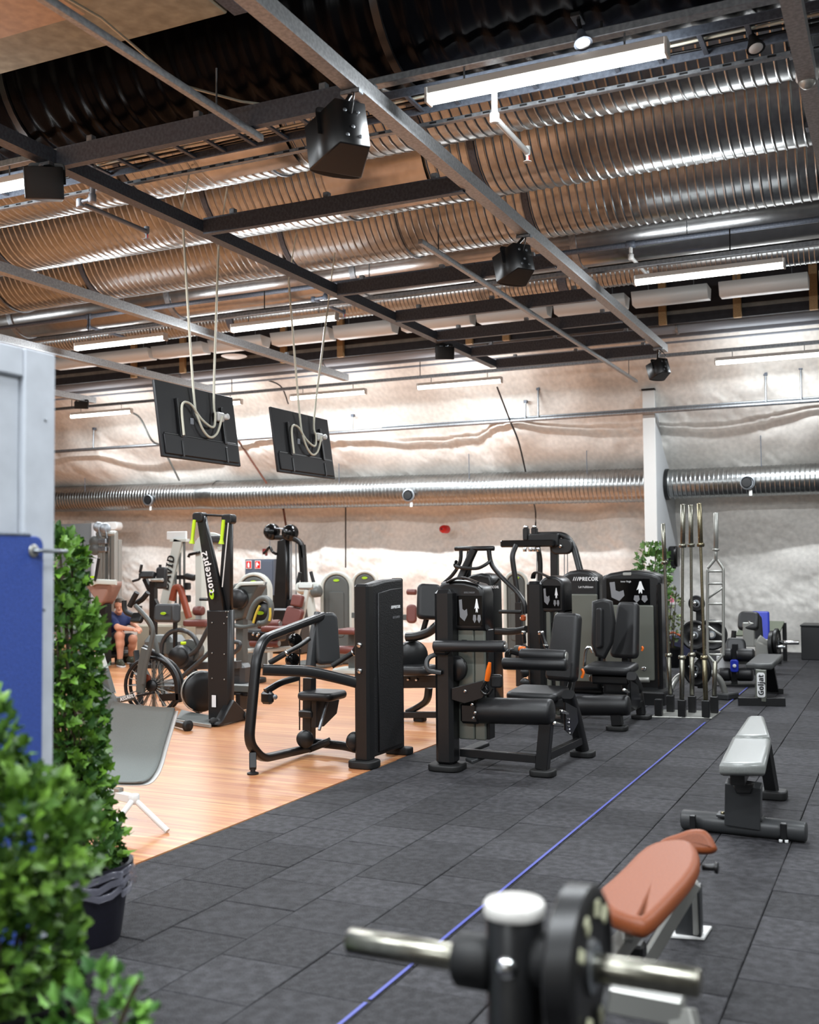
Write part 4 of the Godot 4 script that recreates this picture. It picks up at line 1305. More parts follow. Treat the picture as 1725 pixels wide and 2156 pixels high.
func leg_machine_front() -> void:
	var t := thing("leg_machine", "black leg machine with a thick bolster and a tall backrest on the rubber mats", "gym machine", Vector3(-2.9, 0, -8.2))
	# tower: broad post, hood with the exercise drawings, pale covers
	obj("tower_post", box(S(), Vector3(-3.29, 0.72, -7.76), Vector3(0.15, 1.36, 0.17), 0.03), M.frame, t)
	foot(Vector3(-3.29, 0, -7.75), 0.27, 0.26, t, 0.05)
	var o := PackedVector2Array()
	for q in [[-3.365, 1.08], [-2.985, 1.08], [-2.985, 1.36], [-3.0, 1.41], [-3.04, 1.44], [-3.15, 1.465], [-3.28, 1.47], [-3.34, 1.455], [-3.365, 1.42]]:
		o.append(Vector2(q[0], q[1]))
	obj("hood", slab(S(), Vector3(0, 0, -7.9), Vector3.RIGHT, Vector3.UP, o, 0.24, 0.03, 4), M.frame, t)
	var top := obj("hood_handle", sweep(S(), smooth([Vector3(-3.28, 1.455, -7.76), Vector3(-3.16, 1.492, -7.76), Vector3(-3.02, 1.45, -7.76)]), rrect(0.05, 0.016, 0.006)), M.frame_gloss, t)
	placard(Vector3(-3.1, 1.235, -7.777), 0.21, 0.23, t)
	lettering("DISCOVERY", 0.018, Vector3(-3.1, 1.375, -7.775), Vector3.RIGHT, Vector3.UP, M.print_grey, t, "small_lettering", 0.002)
	for q in [[-3.15, 0.135], [-3.035, 0.09]]:
		obj("cover", pad(S(), Vector3(q[0], 0.66, -7.83), Vector3.BACK, Vector3.UP, q[1], 0.86, 0.04, 0.015, 0.012), M.cover, t)
	obj("stack", box(S(), Vector3(-3.09, 0.66, -7.9), Vector3(0.24, 0.85, 0.12), 0.004), M.black, t)
	obj("stack_label", box(S(), Vector3(-3.16, 0.96, -7.806), Vector3(0.045, 0.09, 0.004), 0.001), M.black, t)
	# upper arm rest roller on the post
	var ra := Vector3(-3.338, 0.965, -7.62)
	var rb := Vector3(-2.752, 0.978, -7.62)
	roller("arm_roller", ra, rb, 0.044, M.vinyl, t, M.chrome)
	obj("arm_bracket", box(S(), Vector3(-3.29, ra.y - 0.02, -7.68), Vector3(0.12, 0.1, 0.12), 0.02), M.frame, t)
	obj("side_handle", bent(S(), [Vector3(-3.314, 0.907, -7.7), Vector3(-3.412, 0.874, -7.65), Vector3(-3.405, 0.773, -7.62), Vector3(-3.298, 0.758, -7.66)], 0.036, 0.036, 0.07, Vector3.BACK), M.grey_frame, t)
	disc("range_disc", Vector3(-3.207, 0.787, -7.75), Vector3(-0.2, 0, 1), 0.1, 0.03, M.frame, t)
	# selector lever with its orange handle
	obj("selector_plate", poly(S(), [Vector3(-3.22, 0.639, -7.7), Vector3(-2.965, 0.708, -7.7), Vector3(-2.924, 0.642, -7.7), Vector3(-2.967, 0.572, -7.7), Vector3(-3.115, 0.526, -7.7), Vector3(-3.221, 0.551, -7.7)], Vector3(0, 0, 0.04), 0.004), M.frame, t)
	obj("orange_lever", sweep(S(), [Vector3(-2.919, 0.714, -7.66), Vector3(-2.898, 0.784, -7.64), Vector3(-2.883, 0.853, -7.63)], circle(0.017, 10), Vector3.UP, [1.1, 1.25, 0.7]), M.orange, t)
	obj("lever_rod", tube(S(), fillet([Vector3(-2.919, 0.714, -7.66), Vector3(-2.972, 0.625, -7.66), Vector3(-2.91, 0.599, -7.66), Vector3(-2.873, 0.658, -7.66)], 0.03), 0.012, 8), M.frame_gloss, t)
	obj("knee_block", pad(S(), Vector3(-2.875, 0.701, -7.75), Vector3(0.3, 0, 1), Vector3.UP, 0.09, 0.1, 0.07, 0.02, 0.015), M.vinyl, t)
	for q in [[575, 1500], [600, 1560], [585, 1600], [520, 1400]]:
		disc("bolt", Vector3(-3.049, 0.522, -7.68) + Vector3((q[0] - 575) * 0.001, (1500 - q[1]) * 0.001, 0), Vector3.BACK, 0.012, 0.02, M.chrome, t)
	# bolster and its frame
	var ba := Vector3(-3.049, 0.463, -7.8)
	var bb := Vector3(-2.447, 0.481, -7.8)
	roller("bolster", ba, bb, 0.1, M.vinyl, t)
	obj("bolster_bracket", box(S(), ba + Vector3(-0.05, -0.02, 0), Vector3(0.16, 0.16, 0.12), 0.02), M.frame, t)
	obj("bolster_leg", bar(S(), Vector3(-2.492, 0.438, -7.8), Vector3(-2.535, 0.05, -7.8), 0.095, 0.085), M.frame, t)
	foot(Vector3(-2.53, 0, -7.8), 0.19, 0.17, t, 0.05)
	obj("front_rail", bar(S(), Vector3(-3.22, 0.12, -7.86), Vector3(-2.58, 0.12, -7.82), 0.06, 0.06), M.frame, t)
	obj("side_rail", bar(S(), Vector3(-2.51, 0.14, -7.86), Vector3(-2.47, 0.14, -8.62), 0.055, 0.06), M.frame, t)
	obj("foot_plate", pad(S(), Vector3(-3.071, 0.091, -7.9), Vector3(0, 1, 0.25), Vector3(-0.6, 0, 1), 0.09, 0.24, 0.03, 0.01, 0.008), M.grey_frame, t)
	obj("foot_plate", pad(S(), Vector3(-3.181, 0.126, -8.1), Vector3(0, 1, 0.25), Vector3(-0.6, 0, 1), 0.09, 0.2, 0.03, 0.01, 0.008), M.grey_frame, t)
	# far leg with the adjuster plate
	obj("seat_leg", bent(S(), [Vector3(-2.5, 0.542, -8.385), Vector3(-2.5, 0.379, -8.54), Vector3(-2.47, 0.05, -8.67)], 0.1, 0.09), M.frame, t)
	foot(Vector3(-2.47, 0, -8.68), 0.2, 0.16, t, 0.05)
	var ad := obj("adjuster_plate", poly(S(), [Vector3(-2.43, 0.524, -8.062), Vector3(-2.43, 0.435, -8.375), Vector3(-2.43, 0.319, -8.405), Vector3(-2.43, 0.245, -8.22), Vector3(-2.43, 0.31, -8.05)], Vector3(0.012, 0, 0), 0.002), M.frame_gloss, t)
	for i in 5:
		disc("pin_hole", Vector3(-2.42, 0.342, -8.139) + Vector3(0, 0.04 - i * 0.027, 0.01 * sin(i * 1.0)), Vector3.RIGHT, 0.007, 0.01, M.chrome, ad)
	roller("adjuster_grip", Vector3(-2.43, 0.402, -7.774), Vector3(-2.43, 0.358, -7.985), 0.016, M.chrome, t)
	roller("adjuster_grip", Vector3(-2.43, 0.469, -7.958), Vector3(-2.43, 0.427, -8.125), 0.014, M.chrome, t)
	# seat, backrest and thigh rollers
	obj("seat", pad(S(), Vector3(-2.806, 0.518, -8.55), Vector3(0, 1, 0.06), Vector3.FORWARD, 0.44, 0.42, 0.075, 0.06, 0.03), M.vinyl, t)
	obj("seat_frame", bar(S(), Vector3(-3.02, 0.457, -8.55), Vector3(-2.534, 0.464, -8.55), 0.3, 0.06), M.frame, t)
	obj("backrest", pad(S(), Vector3(-2.66, 0.881, -8.85), Vector3(-0.35, 0.22, 1), Vector3.UP, 0.31, 0.58, 0.1, 0.05, 0.035, 0.82), M.vinyl, t)
	obj("back_post", bent(S(), [Vector3(-2.664, 0.925, -8.98), Vector3(-2.623, 0.653, -8.98), Vector3(-2.633, 0.46, -8.85)], 0.07, 0.05), M.frame, t)
	obj("back_grip", sweep(S(), smooth([Vector3(-2.502, 0.707, -8.8), Vector3(-2.488, 0.675, -8.8), Vector3(-2.503, 0.632, -8.8)]), circle(0.012, 8)), M.orange, t)
	roller("thigh_roller", Vector3(-2.923, 0.843, -8.45), Vector3(-2.53, 0.84, -8.45), 0.052, M.vinyl, t, M.silver)
	roller("thigh_roller", Vector3(-3.058, 0.77, -8.4), Vector3(-2.511, 0.777, -8.4), 0.05, M.vinyl, t)
	obj("roller_arm", bent(S(), [Vector3(-3.043, 0.77, -8.5), Vector3(-3.053, 0.871, -8.5), Vector3(-2.929, 0.848, -8.5)], 0.05, 0.05), M.frame, t)
	obj("roller_lever", bent(S(), [Vector3(-2.766, 1.012, -8.55), Vector3(-2.734, 0.923, -8.55), Vector3(-2.697, 0.854, -8.5)], 0.034, 0.034), M.frame, t)
	disc("lever_cap", Vector3(-2.768, 1.02, -8.55), Vector3.UP, 0.022, 0.03, M.chrome, t)
	disc("lever_collar", Vector3(-2.722, 0.919, -8.52), Vector3(0.2, 1, 0), 0.024, 0.016, M.chrome, t)
	obj("range_grip", pad(S(), Vector3(-2.957, 0.889, -8.5), Vector3(0, 0, 1), Vector3.UP, 0.07, 0.05, 0.05, 0.02, 0.015), M.grey_plastic, t)
	obj("range_tip", cyl(S(), Vector3(-2.944, 0.889, -8.48), Vector3(-2.889, 0.886, -8.48), 0.022, 12), M.orange, t)


func leg_machine_far() -> void:
	# second selector tower behind the front machine
	var t := thing("thigh_machine", "black weight tower with drawings and a dark back pad, between two leg machines", "gym machine", Vector3(-3.3, 0, -10.4))
	var a := Vector3(-3.451, 1.455, -10.2)
	var b := Vector3(-3.074, 1.455, -10.2)
	obj("tower_post", box(S(), Vector3(a.x + 0.08, 0.71, -10.28), Vector3(0.17, 1.4, 0.18), 0.03), M.frame, t)
	tower(t, a.x + 0.12, b.x, -10.22, 0.3, 1.465, 0.36, M.cover)
	obj("hood_handle", sweep(S(), smooth([Vector3(a.x + 0.06, 1.44, -10.22), Vector3(a.x + 0.1, 1.5, -10.2), Vector3(a.x + 0.24, 1.45, -10.2)]), rrect(0.05, 0.02, 0.006)), M.frame_gloss, t)
	for x in [a.x - 0.01, a.x + 0.16]:
		disc("chrome_cap", Vector3(x, Vector3(-3.431, 0.906, -10.1).y, -10.12), Vector3.UP, 0.024, 0.035, M.chrome, t)
		obj("stub", tube(S(), [Vector3(x, Vector3(-3.431, 0.906, -10.1).y, -10.12), Vector3(x, Vector3(-3.433, 0.802, -10.1).y, -10.14)], 0.02, 8), M.frame, t)
	for q in [[1080, 1.0], [1250, 0.9], [1330, 1.0]]:
		disc("guide_disc", Vector3(-3.457, 0.523, -10.12) + Vector3(0, (1240 - q[0]) * 0.0013, 0), Vector3(0.3, 0, 1), 0.05 * q[1], 0.04, M.frame, t)
	foot(Vector3(a.x + 0.1, 0, -10.28), 0.3, 0.26, t)
	# the near-side machine by the barbell stand: wide display hood, seat, side pads and bolster
	t = thing("adductor_machine", "black leg machine with a wide display hood beside the barbell stand", "gym machine", Vector3(-2.9, 0, -11.2))
	var x0 := Vector3(-3.258, 0.933, -12.3).x
	var x1 := Vector3(-2.554, 0.944, -12.3).x
	var o := PackedVector2Array()
	var w := x1 - x0
	for q in [[0.0, 0.05], [1.0, 0.05], [1.0, 1.38], [0.97, 1.43], [0.85, 1.46], [0.6, 1.49], [0.4, 1.49], [0.15, 1.46], [0.03, 1.43], [0.0, 1.38]]:
		o.append(Vector2(x0 + q[0] * w, q[1]))
	obj("housing", slab(S(), Vector3(0, 0, -12.52), Vector3.RIGHT, Vector3.UP, o, 0.36, 0.04, 4), M.frame, t)
	placard(Vector3(x0 + w * 0.45, 1.245, -12.332), w * 0.72, 0.3, t)
	var badge := obj("badge", pad(S(), Vector3(x0 + w * 0.44, 1.45, -12.34), Vector3.BACK, Vector3.UP, 0.1, 0.035, 0.02, 0.012, 0.004), M.silver, t)
	lettering("Inner Thigh", 0.024, Vector3(x0 + w * 0.42, 1.362, -12.326), Vector3.RIGHT, Vector3.UP, M.print_white, t, "title_lettering", 0.002)
	for s in [0.25, 0.68]:
		obj("cover", pad(S(), Vector3(x0 + w * s, 0.66, -12.33), Vector3.BACK, Vector3.UP, w * 0.38, 0.86, 0.03, 0.02, 0.012), M.cover, t)
	obj("side_rim", box(S(), Vector3(x1 - 0.02, 0.7, -12.36), Vector3(0.06, 1.3, 0.2), 0.02), M.frame_gloss, t)
	obj("base_box", box(S(), Vector3(-2.706, 0.097, -12.1) + Vector3(0.03, -0.06, -0.1), Vector3(0.42, 0.22, 0.5), 0.015), M.frame, t)
	disc("side_bolt", Vector3(-2.752, 0.371, -12.25), Vector3.BACK, 0.028, 0.03, M.chrome, t)
	roller("range_knob", Vector3(-2.791, 0.259, -12.1), Vector3(-2.659, 0.264, -12.1), 0.03, M.silver, t)
	obj("backrest", pad(S(), Vector3(-2.73, 0.867, -11.35), Vector3(-0.3, 0.22, 1), Vector3.UP, 0.33, 0.6, 0.1, 0.06, 0.035, 0.72), M.vinyl, t)
	obj("back_grip", sweep(S(), smooth([Vector3(-2.559, 0.702, -11.3), Vector3(-2.548, 0.681, -11.3), Vector3(-2.56, 0.657, -11.3)]), circle(0.012, 8)), M.orange, t)
	obj("seat", pad(S(), Vector3(-2.811, 0.494, -11), Vector3(0, 1, 0.05), Vector3.FORWARD, 0.5, 0.46, 0.085, 0.08, 0.035), M.vinyl, t)
	obj("seat_frame", box(S(), Vector3(-2.796, 0.39, -11) + Vector3(0, 0, -0.05), Vector3(0.4, 0.1, 0.4), 0.02), M.frame, t)
	obj("back_post", bar(S(), Vector3(-2.778, 0.815, -11.5), Vector3(-2.777, 0.22, -11.45), 0.07, 0.06), M.frame, t)
	obj("side_pad", poly(S(), [Vector3(-3.051, 1.177, -11.2), Vector3(-2.933, 1.21, -11.2), Vector3(-2.841, 1.178, -11.2), Vector3(-2.812, 0.949, -11.2), Vector3(-2.84, 0.735, -11.2), Vector3(-2.927, 0.569, -11.2), Vector3(-3.027, 0.599, -11.2), Vector3(-3.067, 0.73, -11.2)], Vector3(0.02, 0, 0.14), 0.03), M.vinyl, t)
	obj("side_pad_face", pad(S(), Vector3(-2.953, 0.903, -11.1), Vector3(-0.25, 0.05, 1), Vector3.UP, 0.07, 0.42, 0.06, 0.03, 0.015), M.vinyl, t)
	obj("link_arm", sweep(S(), smooth([Vector3(-3.114, 0.495, -11.05), Vector3(-3.095, 0.659, -11.05), Vector3(-3.052, 0.701, -11.05), Vector3(-3.02, 0.644, -11.05)]), circle(0.018, 8)), M.chrome, t)
	obj("link_block", box(S(), Vector3(-2.961, 0.384, -11), Vector3(0.16, 0.07, 0.1), 0.015), M.frame_gloss, t)
	for s in [0, 1]:
		disc("link_bolt", Vector3(-2.942, 0.4, -10.93) + Vector3(s * 0.05, 0, 0), Vector3.BACK, 0.014, 0.02, M.chrome, t)
	roller("bolster", Vector3(-2.936, 0.211, -10.12), Vector3(-2.416, 0.239, -10.12), 0.095, M.vinyl, t)
	obj("bolster_leg", bar(S(), Vector3(-2.548, 0.174, -10.12), Vector3(-2.535, 0.05, -10.12), 0.1, 0.09), M.frame, t)
	foot(Vector3(-2.54, 0, -10.12), 0.2, 0.17, t)
	obj("front_rail", bar(S(), Vector3(-3.3, 0.2, -10.2), Vector3(-2.6, 0.2, -10.15), 0.06, 0.06), M.frame, t)
	obj("side_rail", bar(S(), Vector3(-2.52, 0.16, -10.16), Vector3(-2.49, 0.16, -10.9), 0.055, 0.06), M.frame, t)
	obj("seat_leg", bent(S(), [Vector3(-2.52, 0.459, -10.658), Vector3(-2.52, 0.307, -10.918), Vector3(-2.49, 0.05, -10.92)], 0.1, 0.09), M.frame, t)
	foot(Vector3(-2.49, 0, -10.93), 0.2, 0.16, t)
	obj("adjuster_plate", poly(S(), [Vector3(-2.45, 0.454, -10.295), Vector3(-2.45, 0.374, -10.617), Vector3(-2.45, 0.21, -10.706), Vector3(-2.45, 0.144, -10.498), Vector3(-2.45, 0.199, -10.307)], Vector3(0.012, 0, 0), 0.002), M.frame_gloss, t)
	roller("adjuster_grip", Vector3(-2.45, 0.393, -10.04), Vector3(-2.45, 0.354, -10.223), 0.016, M.chrome, t)


func press_machine() -> void:
	# shoulder press: tower turned half away, A-frame of arms over it
	var t := thing("shoulder_press", "black press machine with an A-shaped arm frame above its tower", "gym machine", Vector3(-4.6, 0, -10.7))
	var Z := -10.7
	var a := Vector3(-4.196, 1.311, -10.7)
	var b := Vector3(-3.971, 1.312, -10.7)
	var o := PackedVector2Array()
	for q in [[0.0, 0.06], [1.0, 0.06], [0.97, 1.4], [0.9, 1.47], [0.6, 1.49], [0.3, 1.47], [0.0, 1.4]]:
		o.append(Vector2(lerpf(a.x - 0.14, b.x, q[0]), q[1]))
	obj("housing", slab(S(), Vector3(0, 0, Z - 0.1), Vector3.RIGHT, Vector3.UP, o, 0.3, 0.035, 4), M.frame, t)
	obj("cover", pad(S(), Vector3((a.x + b.x) / 2 + 0.02, 0.66, Z + 0.05), Vector3.BACK, Vector3.UP, b.x - a.x - 0.06, 1.0, 0.03, 0.02, 0.012), M.cover_dark, t)
	maker(Vector3(-3.986, 1.342, -10.6), Vector3.RIGHT, 0.036, t)
	obj("top_bar", cyl(S(), Vector3(-4.386, 1.75, -10.6), Vector3(-3.939, 1.749, -10.6), 0.026, 14), M.frame, t)
	obj("main_arm", bent(S(), [Vector3(-4.166, 1.741, -10.6), Vector3(-4.316, 1.45, -10.6), Vector3(-4.371, 1.288, -10.55)], 0.08, 0.06, 0.1, Vector3.BACK), M.frame, t)
	obj("second_arm", bent(S(), [Vector3(-4.269, 1.722, -10.75), Vector3(-4.294, 1.557, -10.75), Vector3(-4.318, 1.364, -10.75)], 0.07, 0.06, 0.1, Vector3.BACK), M.frame, t)
	obj("hanger_left", bent(S(), [Vector3(-4.318, 1.736, -10.6), Vector3(-4.32, 1.613, -10.6), Vector3(-4.404, 1.477, -10.6), Vector3(-4.539, 1.368, -10.6)], 0.036, 0.036, 0.1, Vector3.BACK), M.frame, t)
	obj("hanger_right", bent(S(), [Vector3(-4, 1.732, -10.6), Vector3(-3.983, 1.584, -10.6), Vector3(-3.867, 1.449, -10.6), Vector3(-3.651, 1.292, -10.5), Vector3(-3.56, 1.19, -10.45), Vector3(-3.554, 1.073, -10.45)], 0.045, 0.045, 0.1, Vector3.BACK), M.frame, t)
	obj("curved_grip", tube(S(), smooth([Vector3(-4.381, 1.586, -10.6), Vector3(-4.303, 1.553, -10.5), Vector3(-4.115, 1.538, -10.5), Vector3(-4.014, 1.571, -10.5), Vector3(-3.979, 1.621, -10.6)]), 0.018, 10), M.rubber, t)
	obj("loop_grip", tube(S(), smooth([Vector3(-4.373, 1.613, -10.6), Vector3(-4.367, 1.573, -10.55), Vector3(-4.335, 1.539, -10.55)]), 0.02, 8), M.frame_gloss, t)
	obj("chain", tube(S(), [Vector3(-3.871, 1.43, -10.55), Vector3(-3.9, 1.396, -10.55), Vector3(-3.928, 1.376, -10.55)], 0.01, 6), M.frame_gloss, t)
	obj("handle", cyl(S(), Vector3(-3.82, 1.095, -10.4), Vector3(-3.578, 1.094, -10.4), 0.02, 12), M.rubber, t)
	obj("stop_grip", box(S(), Vector3(-3.559, 1.034, -10.4), Vector3(0.05, 0.06, 0.05), 0.012), M.orange_dark, t)
	obj("low_arm", bent(S(), [Vector3(-3.895, 0.887, -10.5), Vector3(-3.699, 0.884, -10.5), Vector3(-3.543, 0.917, -10.45)], 0.08, 0.07, 0.1), M.frame, t)
	obj("base", box(S(), Vector3((a.x + b.x) / 2 - 0.05, 0.05, Z - 0.1), Vector3(0.5, 0.1, 0.5), 0.02), M.frame, t)
	# back pad and seat frame that look out behind the shrouded row machine
	t = thing("shoulder_bench", "black padded bench unit between the shrouded row machine and the press tower", "gym machine", Vector3(-4.8, 0, -10.0))
	obj("head_pad", pad(S(), Vector3(-4.389, 1.211, -9.9), Vector3(0.55, 0.15, 0.8), Vector3(0.08, 1, 0), 0.24, 0.36, 0.1, 0.05, 0.035), M.vinyl, t)
	obj("pad_arm", bent(S(), [Vector3(-4.426, 1.073, -9.95), Vector3(-4.485, 0.891, -9.95)], 0.05, 0.05), M.frame, t)
	obj("swing_arm", tube(S(), smooth([Vector3(-4.594, 0.86, -9.8), Vector3(-4.481, 0.869, -9.8), Vector3(-4.354, 0.91, -9.8), Vector3(-4.256, 0.981, -9.8)]), 0.045, 12), M.frame, t)
	disc("counterweight", Vector3(-4.579, 0.66, -9.9), Vector3(0.7, 0, 0.7), 0.16, 0.1, M.frame, t)
	obj("seat", pad(S(), Vector3(-4.513, 0.536, -9.8), Vector3.UP, Vector3.FORWARD, 0.4, 0.38, 0.09, 0.08, 0.035), M.vinyl, t)
	obj("seat_rail", bar(S(), Vector3(-4.737, 0.398, -9.85), Vector3(-4.27, 0.422, -9.85), 0.09, 0.12), M.frame, t)
	for x in [70, 140]:
		disc("bolt", Vector3(-4.53, 0.437, -9.79) + Vector3((x - 105) * 0.0013, 0, 0), Vector3.BACK, 0.014, 0.02, M.chrome, t)
	obj("rear_leg", bent(S(), [Vector3(-4.398, 0.345, -9.9), Vector3(-4.413, 0.217, -9.9), Vector3(-4.543, 0.14, -9.95), Vector3(-4.658, 0.083, -9.95)], 0.06, 0.09, 0.09, Vector3.BACK), M.frame, t)
	obj("floor_bar", bar(S(), Vector3(-4.735, 0.059, -9.9), Vector3(-4.296, 0.085, -9.9), 0.06, 0.06), M.frame, t)
	foot(Vector3(Vector3(-4.521, 0.032, -9.9).x, 0, -9.95), 0.12, 0.12, t, 0.06)


func pulldown_machine() -> void:
	# tall pulley frame with hanging press arms, maker's housing in front of it
	var t := thing("pulldown_machine", "tall black pulldown frame with hanging curved arms and a named silver-fronted tower", "gym machine", Vector3(-4.1, 0, -13.0))
	var x0 := Vector3(-3.848, 1.32, -12.6).x
	var x1 := Vector3(-3.364, 1.321, -12.6).x
	var o := PackedVector2Array()
	for q in [[0.0, 0.05], [1.0, 0.05], [1.0, 1.36], [0.93, 1.43], [0.75, 1.48], [0.5, 1.5], [0.25, 1.48], [0.07, 1.43], [0.0, 1.36]]:
		o.append(Vector2(lerpf(x0, x1, q[0]), q[1]))
	obj("housing", slab(S(), Vector3(0, 0, -12.8), Vector3.RIGHT, Vector3.UP, o, 0.34, 0.04, 4), M.frame, t)
	obj("cover", pad(S(), Vector3((x0 + x1) / 2 + 0.03, 0.68, -12.62), Vector3.BACK, Vector3.UP, (x1 - x0) * 0.82, 1.05, 0.03, 0.02, 0.012), M.cover, t)
	maker(Vector3(-3.52, 1.387, -12.6), Vector3.RIGHT, 0.062, t)
	lettering("Lat Pulldown", 0.032, Vector3(-3.519, 1.29, -12.61), Vector3.RIGHT, Vector3.UP, M.print_white, t, "title_lettering", 0.002)
	# gantry
	obj("gantry", bent(S(), [Vector3(-4.305, 1.939, -13), Vector3(-3.885, 1.938, -13), Vector3(-3.772, 1.789, -13), Vector3(-3.648, 1.408, -12.9)], 0.075, 0.085, 0.14, Vector3.BACK), M.frame, t)
	obj("gantry_post", bar(S(), Vector3(-4.022, 1.905, -13), Vector3(Vector3(-4.031, 1.31, -13).x, 0.05, -13.0), 0.09, 0.09), M.frame, t)
	obj("gantry_plate", pad(S(), Vector3(-4.138, 1.871, -12.95), Vector3.BACK, Vector3.UP, 0.4, 0.17, 0.12, 0.03, 0.02), M.frame, t)
	obj("pulley_arm", pad(S(), Vector3(-3.914, 1.788, -12.95), Vector3.BACK, Vector3.UP, 0.3, 0.2, 0.07, 0.09, 0.02), M.frame, t)
	disc("pulley_bolt", Vector3(-3.91, 1.79, -12.9), Vector3.BACK, 0.02, 0.04, M.chrome, t)
	var cr := obj("cross_head", box(S(), Vector3(-4.324, 1.828, -12.85), Vector3(0.7, 0.09, 0.12), 0.015), M.frame_gloss, t)
	for q in [985, 1030, 1060, 1095]:
		disc("head_bolt", Vector3(-4.301, 1.782, -12.78) + Vector3((q - 1010) * 0.0016, -0.03, 0), Vector3.UP, 0.024, 0.05, M.chrome, cr)
	for q in [[995, 130], [1065, 140]]:
		var pb := Vector3(-4.322, 1.95, -12.95) + Vector3((q[0] - 1030) * 0.0016, 0, 0)
		var st := obj("upright_block", box(S(), pb, Vector3(0.07, 0.16, 0.09), 0.012), M.frame, t)
		disc("chrome_cap", pb + Vector3(0, 0.09, 0), Vector3.UP, 0.03, 0.03, M.chrome, st)
	obj("press_arm", bent(S(), [Vector3(-4.46, 1.813, -12.8), Vector3(-4.503, 1.685, -12.75), Vector3(-4.473, 1.46, -12.75), Vector3(-4.434, 1.22, -12.75), Vector3(-4.422, 0.885, -12.75)], 0.06, 0.06, 0.14, Vector3.BACK), M.frame, t)
	obj("press_arm", bent(S(), [Vector3(-4.28, 1.805, -13.1), Vector3(-4.244, 1.617, -13.1), Vector3(-4.253, 1.34, -13.1)], 0.06, 0.06, 0.14, Vector3.BACK), M.frame, t)
	for x in [1075, 1300, 1325]:
		obj("pulley_cable", tube(S(), [Vector3(-4.039, 1.776, -12.95) + Vector3((x - 1200) * 0.0016, 0, 0), Vector3(-4.046, 1.312, -12.95) + Vector3((x - 1200) * 0.0016, 0, 0)], 0.006, 6), M.zinc, t)
	obj("lower_post", bar(S(), Vector3(-4.419, 1.092, -12.75), Vector3(Vector3(-4.419, 1.092, -12.75).x, 0.05, -12.75), 0.08, 0.08), M.frame, t)
	for q in [[940, 640], [955, 830]]:
		disc("pin", Vector3(-4.39, 1.039, -12.7) + Vector3((q[0] - 947) * 0.0015, (735 - q[1]) * 0.0015, 0), Vector3.BACK, 0.014, 0.02, M.chrome, t)
	obj("base", box(S(), Vector3((x0 + x1) / 2 - 0.25, 0.05, -12.95), Vector3(1.0, 0.1, 0.5), 0.02), M.frame, t)


# Capsule-shaped tower of the older machines: silver rim, dark shell, maker's oval.
func capsule_tower(t: Node3D, c: Vector3, w: float, h: float, face: Vector3, rim: Material, shell_m: Material) -> void:
	face = face.normalized()
	var ax := Vector3.UP.cross(face).normalized()
	var o := PackedVector2Array([Vector2(-w / 2, 0), Vector2(w / 2, 0)])
	for i in 13:
		var a := PI * i / 12
		o.append(Vector2(cos(a) * w / 2, h - w / 2 + sin(a) * w / 2))
	obj("shell", slab(S(), Vector3(c.x, 0, c.z), ax, Vector3.UP, o, 0.22, 0.05, 4), shell_m, t)
	var path := [Vector3(c.x, 0.05, c.z) - ax * (w / 2 + 0.01) + face * 0.04]
	for i in 13:
		var a := PI - PI * i / 12
		path.append(Vector3(c.x, h - w / 2 + sin(a) * (w / 2 + 0.01), c.z) + ax * cos(a) * (w / 2 + 0.01) + face * 0.04)
	path.append(Vector3(c.x, 0.05, c.z) + ax * (w / 2 + 0.01) + face * 0.04)
	obj("rim", sweep(S(), path, rrect(0.05, 0.2, 0.02), face), rim, t)
	obj("window", slab(S(), Vector3(c.x, h * 0.55, c.z) + face * 0.115, ax, Vector3.UP, rrect(w * 0.55, h * 0.5, 0.04), 0.02, 0.008, 2), M.grey_plastic, t)
	obj("maker_oval", slab(S(), Vector3(c.x, h - w * 0.24, c.z) + face * 0.12, ax, Vector3.UP, circle(0.05, 16, 0.022), 0.012, 0.002, 1), M.lime, t)


